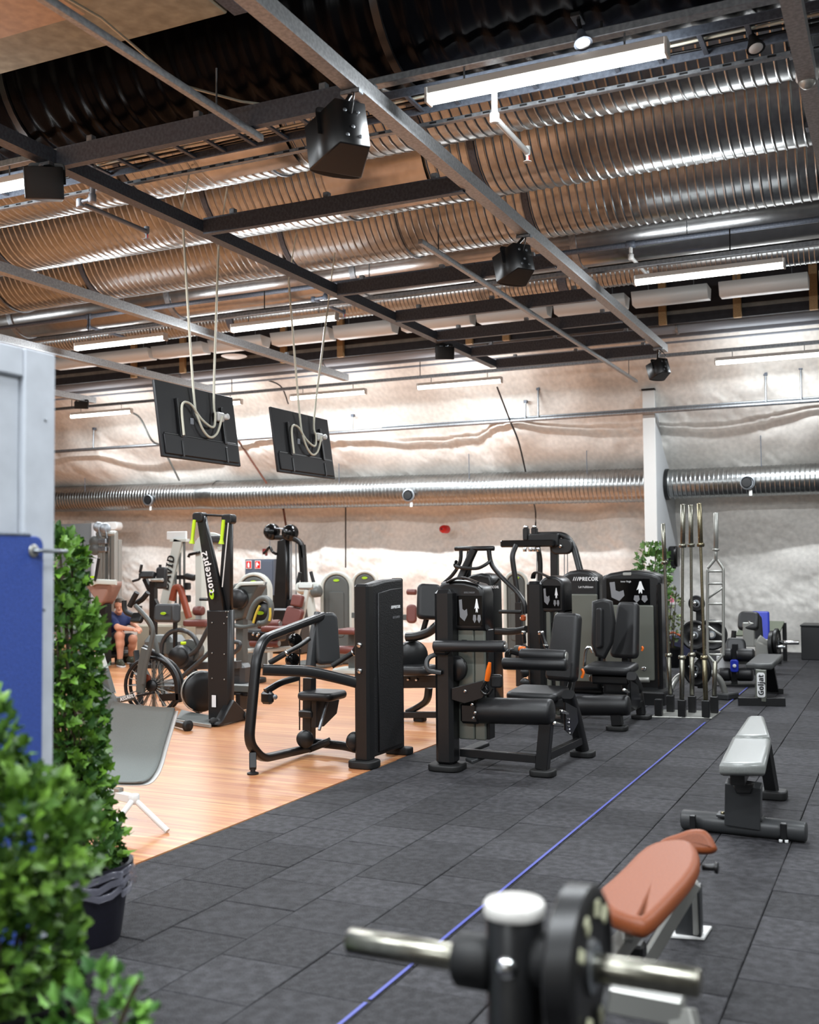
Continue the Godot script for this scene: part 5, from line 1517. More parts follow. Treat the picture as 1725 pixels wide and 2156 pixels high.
func back_machines() -> void:
	# leg press with brown pads
	var t := thing("brown_seat_machine", "silver training machine with a reclined brown headrest and backrest", "gym machine", Vector3(-8.3, 0, -13.2))
	obj("headrest", pad(S(), Vector3(-7.783, 1.076, -13), Vector3(-0.25, 0.25, 1), Vector3(0.1, 1, 0), 0.2, 0.17, 0.08, 0.03, 0.025), M.brown_vinyl, t)
	obj("backrest", pad(S(), Vector3(-7.857, 0.83, -13), Vector3(-0.25, 0.3, 1), Vector3(0.16, 1, 0), 0.32, 0.32, 0.09, 0.06, 0.03), M.brown_vinyl, t)
	roller("thigh_roller", Vector3(-8.365, 0.737, -12.9), Vector3(-8.005, 0.756, -12.9), 0.06, M.brown_vinyl, t, M.silver)
	roller("shin_roller", Vector3(-8.495, 0.473, -12.9), Vector3(-8.028, 0.48, -12.9), 0.055, M.brown_vinyl, t, M.silver)
	obj("seat", pad(S(), Vector3(-8.016, 0.69, -12.9), Vector3.UP, Vector3.FORWARD, 0.42, 0.4, 0.08, 0.06, 0.03), M.brown_vinyl, t)
	obj("back_frame", bent(S(), [Vector3(-7.686, 1.231, -13.1), Vector3(-7.739, 0.943, -13.1), Vector3(-7.909, 0.418, -13.1)], 0.07, 0.05, 0.2, Vector3.BACK), M.pale_plastic, t)
	obj("base_frame", bent(S(), [Vector3(-8.724, 0.35, -13), Vector3(-8.249, 0.372, -13), Vector3(-7.765, 0.43, -13)], 0.1, 0.06), M.pale_plastic, t)
	obj("front_leg", bent(S(), [Vector3(-8.681, 0.333, -13), Vector3(-8.703, 0.204, -13), Vector3(-8.692, 0.077, -13)], 0.12, 0.1), M.pale_plastic, t)
	foot(Vector3(Vector3(-8.692, 0.077, -13).x, 0, -13.0), 0.3, 0.2, t, 0.1)
	obj("mechanism", box(S(), Vector3(-8.291, 0.579, -13), Vector3(0.5, 0.16, 0.3), 0.03), M.black, t)
	for q in [[120, 950], [160, 960], [175, 945]]:
		disc("bolt", Vector3(-8.346, 0.608, -12.82) + Vector3((q[0] - 150) * 0.0018, (950 - q[1]) * 0.0018, 0), Vector3.BACK, 0.02, 0.03, M.chrome, t)
	obj("console", pad(S(), Vector3(-7.706, 1.276, -13.1), Vector3(0.2, 0.4, 1), Vector3.UP, 0.22, 0.09, 0.06, 0.03, 0.02), M.silver, t)
	# capsule towers
	for q in [[Vector3(-8.238, 0.972, -15), 0.44, "silver rimmed capsule tower behind the brown seated machine, lime oval on its crown"], [Vector3(-8.56, 0.907, -16.6), 0.4, "smaller silver capsule tower showing above the dark shroud"], [Vector3(-9.136, 1.004, -14), 0.46, "pale capsule tower behind the ring-armed machine, by the fire signs"], [Vector3(-5.312, 0.989, -15.2), 0.3, "narrow pale capsule tower behind the press machine's arms"]]:
		var c: Vector3 = q[0]
		t = thing("capsule_tower", q[2], "gym machine", Vector3(c.x, 0, c.z), "older silver weight towers")
		capsule_tower(t, c, q[1], 1.43, Vector3(0.35, 0, 1), M.pale_plastic, M.grey_plastic)
	t = thing("brown_roller_machine", "low machine with brown seat and roller, next to the dark shroud", "gym machine", Vector3(-7.0, 0, -13.8))
	obj("seat", pad(S(), Vector3(-7.243, 0.625, -13.6), Vector3.UP, Vector3.FORWARD, 0.32, 0.36, 0.08, 0.05, 0.03), M.brown_vinyl, t)
	roller("shin_roller", Vector3(-7.408, 0.36, -13.5), Vector3(-7.058, 0.364, -13.5), 0.06, M.brown_vinyl, t)
	disc("roller_cap", Vector3(-7.45, 0.381, -13.5), Vector3(-1, 0, 0.2), 0.05, 0.05, M.pale_plastic, t)
	obj("back_pad", pad(S(), Vector3(-6.431, 0.867, -13.9), Vector3(0.3, 0.1, 1), Vector3.UP, 0.15, 0.27, 0.08, 0.06, 0.03), M.brown_vinyl, t)
	roller("arm_roller", Vector3(-6.499, 1.18, -13.9), Vector3(-6.358, 1.177, -13.9), 0.042, M.brown_vinyl, t)
	obj("post", bar(S(), Vector3(-7.339, 0.582, -13.8), Vector3(Vector3(-7.339, 0.582, -13.8).x, 0.04, -13.8), 0.1, 0.08), M.grey_plastic, t)
	obj("cross_bar", bar(S(), Vector3(-7.417, 0.833, -13.95), Vector3(-6.404, 0.81, -13.95), 0.06, 0.08), M.grey_plastic, t)
	obj("base", box(S(), Vector3(Vector3(-6.924, 0.591, -13.8).x, 0.04, -13.8), Vector3(1.3, 0.08, 0.4), 0.02), M.pale_plastic, t)
	# dark pulley tower
	t = thing("pulley_tower", "tall dark pulley tower with a hanging curl bar in front of the rock", "gym machine", Vector3(-9.8, 0, -16.4))
	obj("column", poly(S(), [Vector3(-10.185, 1.996, -16.4), Vector3(-10.012, 2.039, -16.4), Vector3(-10.004, 0.721, -16.4), Vector3(-10.284, 0.717, -16.4)], Vector3(0, 0, 0.16), 0.01), M.frame, t)
	obj("gantry", bent(S(), [Vector3(-10.386, 2.068, -16.4), Vector3(-9.919, 2.049, -16.4), Vector3(-9.735, 1.967, -16.4), Vector3(-9.684, 1.695, -16.4)], 0.09, 0.1, 0.1, Vector3.BACK), M.frame, t)
	obj("rear_column", bent(S(), [Vector3(-9.722, 1.921, -16.4), Vector3(-9.698, 1.582, -16.4), Vector3(-9.661, 1.04, -16.4)], 0.13, 0.1, 0.1, Vector3.BACK), M.frame, t)
	for q in [Vector3(-10.314, 2.163, -16.35), Vector3(-9.933, 2.139, -16.35)]:
		disc("pulley", q, Vector3(0.75, 0, 0.65), 0.15, 0.09, M.gloss_black, t)
	obj("top_cable", tube(S(), [Vector3(-10.26, 2.226, -16.35), Vector3(-9.98, 2.209, -16.35)], 0.008, 6), M.zinc, t)
	for x in [405, 420, 465]:
		obj("guide_rod", tube(S(), [Vector3(-9.949, 2.005, -16.45) + Vector3((x - 430) * 0.0022, 0, 0), Vector3(Vector3(-9.949, 2.005, -16.45).x + (x - 430) * 0.0022, 0.3, -16.45)], 0.012, 8), M.zinc, t)
	obj("stack", box(S(), Vector3(-9.941, 0.901, -16.45) + Vector3(0, -0.2, 0), Vector3(0.24, 0.5, 0.2), 0.008), M.frame, t)
	obj("snap_cable", tube(S(), [Vector3(-10.326, 2.043, -16.3), Vector3(-10.326, 1.895, -16.3)], 0.008, 6), M.zinc, t)
	obj("curl_bar", tube(S(), smooth([Vector3(-10.458, 1.775, -16.3), Vector3(-10.404, 1.816, -16.3), Vector3(-10.326, 1.888, -16.3), Vector3(-10.27, 1.803, -16.3), Vector3(-10.19, 1.763, -16.3)]), 0.026, 8), M.frame_gloss, t)
	obj("lower_bar", bar(S(), Vector3(-10.296, 1.037, -16.4), Vector3(-10.297, 0.717, -16.4), 0.06, 0.05), M.frame, t)
	obj("foot_frame", box(S(), Vector3(Vector3(-10.004, 0.698, -16.4).x, 0.4, -16.4), Vector3(0.7, 0.8, 0.35), 0.03), M.frame, t)
	# machine with a small ring-armed head beside it
	t = thing("dip_machine", "pale machine with two upright black grips behind the brown seated one", "gym machine", Vector3(-8.7, 0, -14.6))
	for q in [[Vector3(-8.437, 1.467, -14.5), Vector3(-8.38, 1.278, -14.5)], [Vector3(-8.633, 1.458, -14.5), Vector3(-8.68, 1.268, -14.5)]]:
		obj("grip", tube(S(), [q[0], q[1]], 0.028, 10), M.rubber, t)
	obj("head", pad(S(), Vector3(-8.472, 1.208, -14.5), Vector3(0.2, 0.3, 1), Vector3.UP, 0.4, 0.16, 0.2, 0.06, 0.04), M.pale_plastic, t)
	obj("arm_drum", cyl(S(), Vector3(-8.375, 1.151, -14.45), Vector3(-8.238, 1.171, -14.45), 0.09, 18), M.grey_plastic, t)
	obj("post", bent(S(), [Vector3(-8.502, 1.147, -14.55), Vector3(-8.413, 0.591, -14.55), Vector3(Vector3(-8.413, 0.591, -14.55).x, 0.03, -14.55)], 0.12, 0.12), M.pale_plastic, t)
	obj("foot_plate", box(S(), Vector3(Vector3(-8.413, 0.591, -14.55).x, 0.03, -14.55), Vector3(0.7, 0.06, 0.6), 0.015), M.grey_plastic, t)
	# grey machine with the big ring arms and lime marks
	t = thing("ring_machine", "grey machine with large ring handles and lime ovals beside the dark ski tower", "gym machine", Vector3(-8.6, 0, -12.25))
	obj("hood", poly(S(), [Vector3(-8.338, 1.227, -12.25), Vector3(-8.268, 1.334, -12.25), Vector3(-8.141, 1.354, -12.25), Vector3(-7.866, 1.354, -12.25), Vector3(-7.889, 1.277, -12.25), Vector3(-8.084, 0.986, -12.25), Vector3(-8.13, 0.87, -12.25), Vector3(-8.339, 0.828, -12.25)], Vector3(0, 0, 0.24), 0.03), M.grey_plastic, t)
	obj("hood_rim", bent(S(), [Vector3(-8.22, 1.251, -12.11), Vector3(-8.151, 1.333, -12.11), Vector3(-7.765, 1.346, -12.11)], 0.05, 0.04, 0.1, Vector3.BACK), M.pale_plastic, t)
	disc("arm_drum", Vector3(-8.156, 1.136, -12.1), Vector3(0.25, 0, 1), 0.14, 0.2, M.frame, t)
	obj("ring_handle", tube(S(), smooth([Vector3(-7.898, 0.87, -11.95), Vector3(-7.83, 1.031, -11.95), Vector3(-7.741, 1.126, -11.95), Vector3(-7.641, 1.15, -11.95), Vector3(-7.564, 1.081, -11.95), Vector3(-7.565, 0.931, -11.95), Vector3(-7.631, 0.837, -11.95), Vector3(-7.753, 0.816, -11.95)]), 0.042, 10), M.grey_plastic, t)
	obj("ring_trim", tube(S(), smooth([Vector3(-7.778, 0.83, -11.87), Vector3(-7.734, 0.952, -11.87), Vector3(-7.678, 1.055, -11.87)]), 0.016, 8), M.straw, t)
	obj("ring_trim", tube(S(), smooth([Vector3(-7.519, 1.029, -11.87), Vector3(-7.516, 0.936, -11.87), Vector3(-7.531, 0.862, -11.87)]), 0.016, 8), M.straw, t)
	disc("ring_plate", Vector3(-7.752, 0.954, -12), Vector3(0.2, 0, 1), 0.16, 0.03, M.frame, t)
	obj("maker_oval", slab(S(), Vector3(-7.738, 0.956, -11.97), Vector3.RIGHT, Vector3.UP, circle(0.06, 14, 0.025), 0.012, 0.002, 1), M.lime, t)
	obj("foot_rail", bent(S(), [Vector3(-8.214, 0.784, -12.05), Vector3(-8.066, 0.758, -12.05), Vector3(-7.84, 0.79, -12.05)], 0.09, 0.05), M.grey_plastic, t)
	obj("support", bar(S(), Vector3(-8.211, 0.908, -12.25), Vector3(Vector3(-8.211, 0.908, -12.25).x, 0.06, -12.25), 0.12, 0.12), M.grey_plastic, t)
	foot(Vector3(Vector3(-8.211, 0.908, -12.25).x, 0, -12.25), 0.6, 0.5, t, 0.06)
	# round-faced machine behind the ski tower
	t = thing("arc_machine", "pale machine with a big arched guard behind the dark ski tower", "gym machine", Vector3(-10.0, 0, -14.5))
	var gc := Vector3(-10.316, 1.817, -14.5)
	var arc := []
	for i in 13:
		var a := PI * (1.02 - i / 12.0)
		arc.append(gc + Vector3(cos(a) * 0.25, sin(a) * 0.2, 0))
	obj("arched_guard", sweep(S(), arc, rrect(0.2, 0.07, 0.03), Vector3.BACK), M.pale_plastic, t)
	obj("dark_crown", pad(S(), Vector3(-10.168, 2.001, -14.45), Vector3.BACK, Vector3.UP, 0.3, 0.12, 0.18, 0.09, 0.03), M.grey_frame, t)
	obj("mast", bar(S(), gc + Vector3(-0.2, 0, 0), Vector3(gc.x - 0.2, 0.04, -14.5), 0.12, 0.14), M.pale_plastic, t)
	obj("hook_arm", tube(S(), [Vector3(-10.691, 1.715, -14.4), Vector3(-10.67, 1.756, -14.4), Vector3(-10.47, 1.795, -14.4)], 0.025, 8), M.frame_gloss, t)
	roller("brown_roller", Vector3(-10.496, 0.844, -14.3), Vector3(-10.327, 0.846, -14.3), 0.075, M.brown_vinyl, t)
	obj("side_lever", tube(S(), [Vector3(-10.39, 1.03, -14.3), Vector3(-10.229, 1.031, -14.3)], 0.025, 8), M.frame_gloss, t)
	obj("brown_seat", pad(S(), Vector3(-10.355, 0.65, -14.3), Vector3.UP, Vector3.FORWARD, 0.5, 0.4, 0.1, 0.06, 0.03), M.brown_vinyl, t)
	obj("seat_column", box(S(), Vector3(-10.341, 0.65, -14.3) + Vector3(0, -0.26, 0), Vector3(0.16, 0.42, 0.16), 0.02), M.pale_plastic, t)
	obj("base", box(S(), Vector3(gc.x, 0.03, -14.45), Vector3(1.1, 0.06, 0.6), 0.02), M.pale_plastic, t)
	# silver stretch machine with the slanted named mast
	t = thing("lever_machine", "pale machine with a slanted mast lettered DAVID and a rust-brown lever", "gym machine", Vector3(-11.2, 0, -14.8))
	obj("slanted_mast", bar(S(), Vector3(-11.177, 2.013, -14.8), Vector3(-11.466, 0.925, -14.8), 0.17, 0.1, Vector3.BACK), M.pale_plastic, t)
	var lo := Vector3(-11.39, 1.256, -14.74)
	var hi := Vector3(-11.295, 1.665, -14.74)
	lettering("DAVID", 0.2, (lo + hi) / 2 + Vector3(-0.01, 0, 0.01), hi - lo, Vector3(-1, 0.2, 0), M.black, t, "maker_lettering", 0.006, true)
	obj("crossbar", bar(S(), Vector3(-11.341, 2.005, -14.8), Vector3(-11.002, 2, -14.8), 0.1, 0.05), M.pale_plastic, t)
	obj("wall_plate", box(S(), Vector3(-11.265, 2.087, -14.85), Vector3(0.4, 0.14, 0.05), 0.008), M.white, t)
	for x in [735, 780, 828]:
		obj("guide_rod", tube(S(), [Vector3(-11.164, 1.992, -14.8) + Vector3((x - 780) * 0.0019, 0, 0), Vector3(Vector3(-11.164, 1.992, -14.8).x + (x - 780) * 0.0019, 0.25, -14.8)], 0.02, 8), M.grey_plastic, t)
	obj("brown_lever", bent(S(), [Vector3(-11.174, 0.996, -14.6), Vector3(-11.112, 1.219, -14.6), Vector3(-11.013, 1.219, -14.6), Vector3(-10.828, 0.708, -14.6)], 0.1, 0.09, 0.1, Vector3.BACK), M.rust_paint, t)
	obj("grip_beam", bar(S(), Vector3(-11.138, 1.379, -14.7), Vector3(-10.791, 1.389, -14.7), 0.07, 0.07), M.frame, t)
	roller("grip_pad", Vector3(-10.927, 1.4, -14.65), Vector3(-10.754, 1.369, -14.65), 0.055, M.rubber, t)
	for y in [680, 790]:
		obj("stop_block", box(S(), Vector3(-10.932, 1.126, -14.7) + Vector3(0, (735 - y) * 0.0019, 0), Vector3(0.09, 0.12, 0.1), 0.015), M.black, t)
	obj("stack_case", box(S(), Vector3(-11.063, 0.416, -14.85) + Vector3(-0.03, -0.1, 0), Vector3(0.26, 1.0, 0.3), 0.015), M.beige_panel, t)
	obj("low_cabinet", box(S(), Vector3(-11.438, 0.378, -14.7) + Vector3(0, -0.1, 0), Vector3(0.8, 0.6, 0.4), 0.02), M.beige_panel, t)
	# knee raise station
	t = thing("knee_raise_station", "black knee raise station with arm pads and short grips", "gym machine", Vector3(-11.6, 0, -13.6))
	obj("upright", bar(S(), Vector3(-10.768, 1.341, -13.6), Vector3(Vector3(-10.768, 1.341, -13.6).x, 0.04, -13.6), 0.1, 0.09), M.frame, t)
	obj("brace", bar(S(), Vector3(-10.939, 1.38, -13.6), Vector3(-10.677, 0.924, -13.6), 0.07, 0.07), M.frame, t)
	obj("arm_pad", pad(S(), Vector3(-10.8, 1.438, -13.5), Vector3(0.1, 0.25, 1), Vector3.UP, 0.26, 0.11, 0.1, 0.03, 0.025), M.vinyl, t)
	obj("back_pad", pad(S(), Vector3(-10.608, 1.389, -13.6), Vector3(0.2, 0.05, 1), Vector3.UP, 0.17, 0.34, 0.09, 0.04, 0.025), M.vinyl, t)
	obj("grip", tube(S(), [Vector3(-10.913, 1.477, -13.45), Vector3(-10.878, 1.6, -13.45)], 0.022, 8), M.rubber, t)
	obj("grip", tube(S(), [Vector3(-10.643, 1.512, -13.6), Vector3(-10.639, 1.598, -13.6)], 0.022, 8), M.rubber, t)
	obj("low_grip", tube(S(), fillet([Vector3(-10.913, 1.468, -13.45), Vector3(-10.913, 1.373, -13.45), Vector3(-11.056, 1.341, -13.45)], 0.04), 0.02, 8), M.rubber, t)
	roller("arm_roll", Vector3(-10.729, 1.359, -13.5), Vector3(-10.506, 1.358, -13.5), 0.03, M.silver, t)
	foot(Vector3(Vector3(-10.768, 1.341, -13.6).x, 0, -13.6), 0.7, 0.5, t, 0.06)
	# cable crossover in the corner
	t = thing("cable_crossover", "silver cable crossover frame with round pulleys in the far corner", "gym machine", Vector3(-14.3, 0, -16.0))
	obj("upright", bar(S(), Vector3(-13.907, 2.189, -16), Vector3(Vector3(-13.907, 2.189, -16).x, 0.03, -16.0), 0.1, 0.1), M.silver, t)
	obj("upright", bar(S(), Vector3(-13.586, 2.183, -16), Vector3(Vector3(-13.586, 2.183, -16).x, 0.03, -16.0), 0.09, 0.1), M.silver, t)
	obj("upright", bar(S(), Vector3(-13.653, 2.072, -16.2), Vector3(Vector3(-13.653, 2.072, -16.2).x, 0.03, -16.2), 0.08, 0.1), M.silver, t)
	obj("top_beam", cyl(S(), Vector3(-13.995, 2.186, -16), Vector3(-13.543, 2.182, -16), 0.06, 14), M.silver, t)
	for q in [Vector3(-13.929, 2.315, -15.95), Vector3(-13.762, 2.288, -15.95)]:
		var pl := disc("pulley", q, Vector3(0.6, 0, 0.8), 0.1, 0.06, M.zinc, t)
		obj("pulley_fork", bar(S(), q, q + Vector3(0.05, -0.2, 0), 0.05, 0.04), M.zinc, pl)
	for q in [Vector3(-14.01, 2.04, -15.95), Vector3(-14.009, 1.89, -15.95)]:
		disc("slide_pulley", q, Vector3(0.3, 0, 0.9), 0.11, 0.07, M.grey_plastic, t)
		obj("slide_bracket", box(S(), q + Vector3(0.2, 0, 0), Vector3(0.2, 0.1, 0.1), 0.015), M.zinc, t)
	for x in [165, 185, 215]:
		obj("guide_rod", tube(S(), [Vector3(-13.76, 2.14, -16) + Vector3((x - 180) * 0.0021, 0, 0), Vector3(Vector3(-13.76, 2.14, -16).x + (x - 180) * 0.0021, 0.3, -16.0)], 0.018, 6), M.grey_plastic, t)
	foot(Vector3(Vector3(-13.731, 2.185, -16).x, 0, -16.05), 0.9, 0.5, t, 0.06)


func cardio() -> void:
	# ski ergometer
	var t := thing("ski_ergometer", "tall black ski ergometer with two lime hanging handles, lettered concept2", "ski machine", Vector3(-6.36, 0, -9.2))
	var Zp := -9.1
	obj("left_arm", poly(S(), [Vector3(-6.642, 2.112, -9.1), Vector3(-6.551, 2.12, -9.1), Vector3(-6.416, 1.635, -9.1), Vector3(-6.291, 1.117, -9.1), Vector3(-6.476, 1.115, -9.1), Vector3(-6.551, 1.611, -9.1)], Vector3(0, 0, 0.06), 0.008), M.ski_black, t)
	obj("right_arm", poly(S(), [Vector3(-6.338, 2.1, -9.16), Vector3(-6.257, 2.098, -9.16), Vector3(-6.258, 1.115, -9.16), Vector3(-6.392, 1.113, -9.16), Vector3(-6.391, 1.485, -9.16)], Vector3(0, 0, 0.06), 0.008), M.ski_black, t)
	obj("column", poly(S(), [Vector3(-6.506, 1.139, -9.12), Vector3(-6.231, 1.142, -9.12), Vector3(-6.24, 0.261, -9.12), Vector3(-6.24, 0.066, -9.12), Vector3(-6.484, -0.014, -9.12), Vector3(-6.491, 0.496, -9.12)], Vector3(0, 0, 0.12), 0.012), M.ski_black, t)
	obj("base_wedge", poly(S(), [Vector3(-6.25, 0.022, -8.832), Vector3(-6.25, 0.058, -8.914), Vector3(-6.25, 0.237, -9.114), Vector3(-6.25, 0.034, -9.398), Vector3(-6.25, 0.014, -9.409)], Vector3(0.1, 0, 0), 0.006), M.ski_black, t)
	obj("top_link", tube(S(), [Vector3(-6.611, 2.121, -9.13), Vector3(-6.266, 2.098, -9.13)], 0.012, 8), M.ski_black, t)
	for q in [[Vector3(-6.612, 2.093, -9.1), 0], [Vector3(-6.294, 2.068, -9.16), 1]]:
		obj("arm_cap", pad(S(), q[0], Vector3.BACK, Vector3.UP, 0.13, 0.1, 0.1, 0.03, 0.015), M.ski_black, t)
	for q in [[Vector3(-6.607, 2.065, -9), Vector3(-6.622, 1.953, -9)], [Vector3(-6.284, 2.058, -9.05), Vector3(-6.299, 1.932, -9.05)]]:
		var h := obj("handle", lathe(S(), q[0], q[1] - q[0], [[0.0, 0], [0.016, 0.0], [0.019, 0.05], [0.017, 0.2], [0.026, 0.23], [0.03, 0.245], [0.0, 0.25]], 14), M.yellow_green, t)
	obj("drive_cord", tube(S(), [Vector3(-6.205, 2.025, -9.02), Vector3(-6.279, 1.378, -9.02)], 0.006, 6), M.white, t)
	var la := Vector3(-6.421, 1.364, -9.06)
	var lb := Vector3(-6.493, 1.685, -9.06)
	lettering("concept2", 0.1, (la + lb) / 2 + Vector3(0, 0, 0.04), lb - la, Vector3(-1, -0.1, 0), M.print_white, t, "maker_lettering", 0.004, true)
	obj("lime_mark", slab(S(), Vector3(-6.414, 1.3, -9.06) + Vector3(0, 0, 0.035), Vector3(0.97, 0.2, 0), Vector3(-0.2, 0.97, 0), circle(0.025, 16, 0.05), 0.01, 0.002, 1), M.lime, t)
	disc("mark_eye", Vector3(-6.414, 1.308, -9.06) + Vector3(0, 0, 0.042), Vector3.BACK, 0.014, 0.008, M.ski_black, t)
	obj("data_label", box(S(), Vector3(-6.404, 0.223, -9.05), Vector3(0.05, 0.12, 0.003), 0), M.print_white, t)
	for q in [[1165, 890], [1185, 890], [1175, 935], [1040, 985], [1148, 990], [1040, 1240], [1150, 1245], [1040, 1450], [1150, 1455]]:
		disc("rivet", Vector3(-6.345, 0.997, -9.05) + Vector3((q[0] - 1100) * 0.00135, (1000 - q[1]) * 0.00121, 0), Vector3.BACK, 0.007, 0.008, M.silver, t)
	obj("foot_board", poly(S(), [Vector3(-6.834, 0.02, -9.002), Vector3(-6.285, 0.02, -8.83), Vector3(-6.601, 0.02, -9.275), Vector3(-7.171, 0.02, -9.531)], Vector3(0, 0.035, 0), 0.006), M.grey_plastic, t)
	obj("board_edge", bar(S(), Vector3(-6.782, 0.02, -8.933), Vector3(-6.248, 0.02, -8.778), 0.02, 0.035), M.silver, t)
	disc("transport_wheel", Vector3(-6.2, 0.05, -9.329), Vector3.RIGHT, 0.04, 0.04, M.rubber, t)
	disc("transport_wheel", Vector3(-6.295, 0.04, -8.895), Vector3(0.8, 0, 0.6), 0.045, 0.06, M.rubber, t)
	# rowing machine behind it: fan cage and rail
	t = thing("rowing_machine", "black rowing machine with a round fan cage behind the dark ski tower", "rowing machine", Vector3(-7.0, 0, -9.7))
	var rc := Vector3(-6.887, 0.251, -9.5)
	obj("fan_cage", lathe(S(), rc - Vector3(0.07, 0, 0.07), Vector3(1, 0, 0.75), [[0.0, 0.03], [0.15, 0.03], [0.2, 0.04], [0.215, 0.06], [0.215, 0.12], [0.2, 0.14], [0.12, 0.15], [0.0, 0.15]], 28), M.black, t)
	obj("cage_band", lathe(S(), rc - Vector3(0.012, 0, 0.01), Vector3(1, 0, 0.75), [[0.216, 0], [0.222, 0.004], [0.222, 0.03], [0.216, 0.034]], 28), M.silver, t)
	obj("rail", bar(S(), Vector3(-6.765, 0.25, -9.9), Vector3(-6.466, 0.25, -9.9), 0.12, 0.07), M.grey_plastic, t)
	obj("rail_frame", bar(S(), Vector3(-6.757, 0.198, -9.9), Vector3(-6.482, 0.19, -9.9), 0.1, 0.04), M.frame, t)
	obj("front_leg", bar(S(), rc + Vector3(0, -0.1, 0), Vector3(rc.x - 0.05, 0.03, rc.z), 0.08, 0.08), M.black, t)
	obj("rail_leg", bar(S(), Vector3(-6.623, 0.204, -9.9), Vector3(Vector3(-6.623, 0.204, -9.9).x, 0.02, -9.9), 0.06, 0.2), M.frame, t)
	obj("cage_link", bar(S(), rc, Vector3(-6.765, 0.224, -9.9), 0.06, 0.06), M.frame, t)
	# air bike
	t = thing("air_bike", "black air bike with a large spoked fan wheel and curved swing handles", "exercise bike", Vector3(-7.3, 0, -9.7))
	var wc := Vector3(-7.751, 0.247, -9.8)
	var ax := Vector3(0.25, 0, 1).normalized()
	var ux := Vector3.UP.cross(ax).normalized()
	var ring := []
	for i in 33:
		ring.append(wc + ux * cos(TAU * i / 32) * 0.315 + Vector3.UP * sin(TAU * i / 32) * 0.315)
	for s in [-0.06, 0.06]:
		var rr := []
		for q in ring:
			rr.append(q + ax * s)
		obj("cage_ring", tube(S(), rr, 0.02, 8), M.black, t)
		for i in 20:
			var a := TAU * i / 20
			obj("cage_spoke", tube(S(), [wc + ax * s, wc + ax * s + ux * cos(a) * 0.31 + Vector3.UP * sin(a) * 0.31], 0.004, 4), M.silver if s > 0 else M.black, t)
	for i in 12:
		var a := TAU * i / 12
		var d := ux * cos(a) + Vector3.UP * sin(a)
		obj("fan_blade", bar(S(), wc + d * 0.06, wc + d * 0.27, 0.08, 0.006, ax.cross(d)), M.grey_plastic, t)
	disc("hub", wc, ax, 0.07, 0.16, M.black, t)
	disc("red_hub", wc + ax * 0.075 + Vector3(-0.06, 0.08, 0), ax, 0.05, 0.02, M.rust_paint, t)
	obj("fork_cover", bent(S(), [Vector3(-7.743, 0.668, -9.65), Vector3(-7.793, 0.491, -9.65), Vector3(-7.817, 0.18, -9.65)], 0.11, 0.05, 0.1, Vector3.BACK), M.grey_plastic, t)
	for q in [[[400, 820], [490, 900], [560, 980], [580, 1060], [555, 1180], [500, 1400], [480, 1520]], [[330, 830], [335, 900], [380, 930], [440, 1010], [470, 1090], [500, 1190], [540, 1400], [580, 1690]]]:
		var pts := []
		for k in q:
			pts.append(Vector3(-7.787, 0.805, -9.6) + Vector3((k[0] - 450) * 0.00137, (1100 - k[1]) * 0.00124, 0.0 if q[0][0] == 400 else -0.2))
		obj("swing_arm", tube(S(), smooth(pts, 4), 0.026, 10), M.grey_plastic, t)
	obj("grip", tube(S(), smooth([Vector3(-7.933, 1.141, -9.6), Vector3(-7.882, 1.223, -9.6), Vector3(-7.831, 1.298, -9.6)]), 0.032, 10), M.rubber, t)
	obj("grip", tube(S(), smooth([Vector3(-7.947, 1.164, -9.7), Vector3(-7.836, 1.219, -9.7), Vector3(-7.759, 1.295, -9.7)]), 0.03, 10), M.rubber, t)
	obj("grip", tube(S(), smooth([Vector3(-8.177, 1.199, -9.8), Vector3(-8.173, 1.116, -9.8), Vector3(-8.141, 1.061, -9.8), Vector3(-8.037, 1.028, -9.8)]), 0.03, 10), M.rubber, t)
	obj("console", pad(S(), Vector3(-7.944, 1.004, -9.75), Vector3(-0.3, 0.5, 1), Vector3.UP, 0.2, 0.12, 0.05, 0.03, 0.015), M.black, t)
	obj("main_frame", bent(S(), [Vector3(-7.897, 0.666, -9.8), Vector3(-7.625, 0.551, -9.8), Vector3(-7.424, 0.368, -9.8), Vector3(-7.407, 0.073, -9.8)], 0.07, 0.06, 0.2, Vector3.BACK), M.black, t)
	obj("pedal_crank", bar(S(), Vector3(-7.601, 0.195, -9.6), Vector3(-7.819, 0.146, -9.6), 0.04, 0.03), M.black, t)
	var pd := obj("pedal", box(S(), Vector3(-7.947, 0.119, -9.55), Vector3(0.2, 0.07, 0.12), 0.015, Basis(Vector3.BACK, 0.2)), M.grey_plastic, t)
	lettering("ASSAULT", 0.055, Vector3(-7.855, 0.145, -9.48), Vector3(1, 0.3, 0), Vector3.UP, M.print_white, pd, "maker_lettering", 0.003, true)
	obj("front_foot", bar(S(), Vector3(-6.85, 0.04, -8.806), Vector3(-6.331, 0.05, -8.519), 0.05, 0.05), M.black, t)
	disc("foot_end", Vector3(-6.355, 0.05, -8.55), Vector3(1, 0, 0.2), 0.055, 0.05, M.rubber, t)
	obj("side_reach", bar(S(), Vector3(-8.333, 0.111, -9.7), Vector3(-8.193, 0.076, -9.7), 0.05, 0.06), M.black, t)
	obj("lower_beam", bar(S(), Vector3(-7.658, 0.116, -9.8), Vector3(-7.243, 0.148, -9.8), 0.06, 0.08), M.black, t)
	obj("seat_post", bar(S(), wc + Vector3(-0.5, 0.35, -0.3), wc + Vector3(-0.3, -0.3, -0.15), 0.06, 0.06), M.black, t)
	# elliptical trainer
	t = thing("elliptical_trainer", "dark elliptical trainer with a screen on a post and long curved arms", "elliptical", Vector3(-7.9, 0, -11.3))
	obj("screen_back", pad(S(), Vector3(-8.658, 0.98, -11.2), Vector3(0.1, 0.15, 1), Vector3.UP, 0.34, 0.24, 0.09, 0.06, 0.03), M.grey_frame, t)
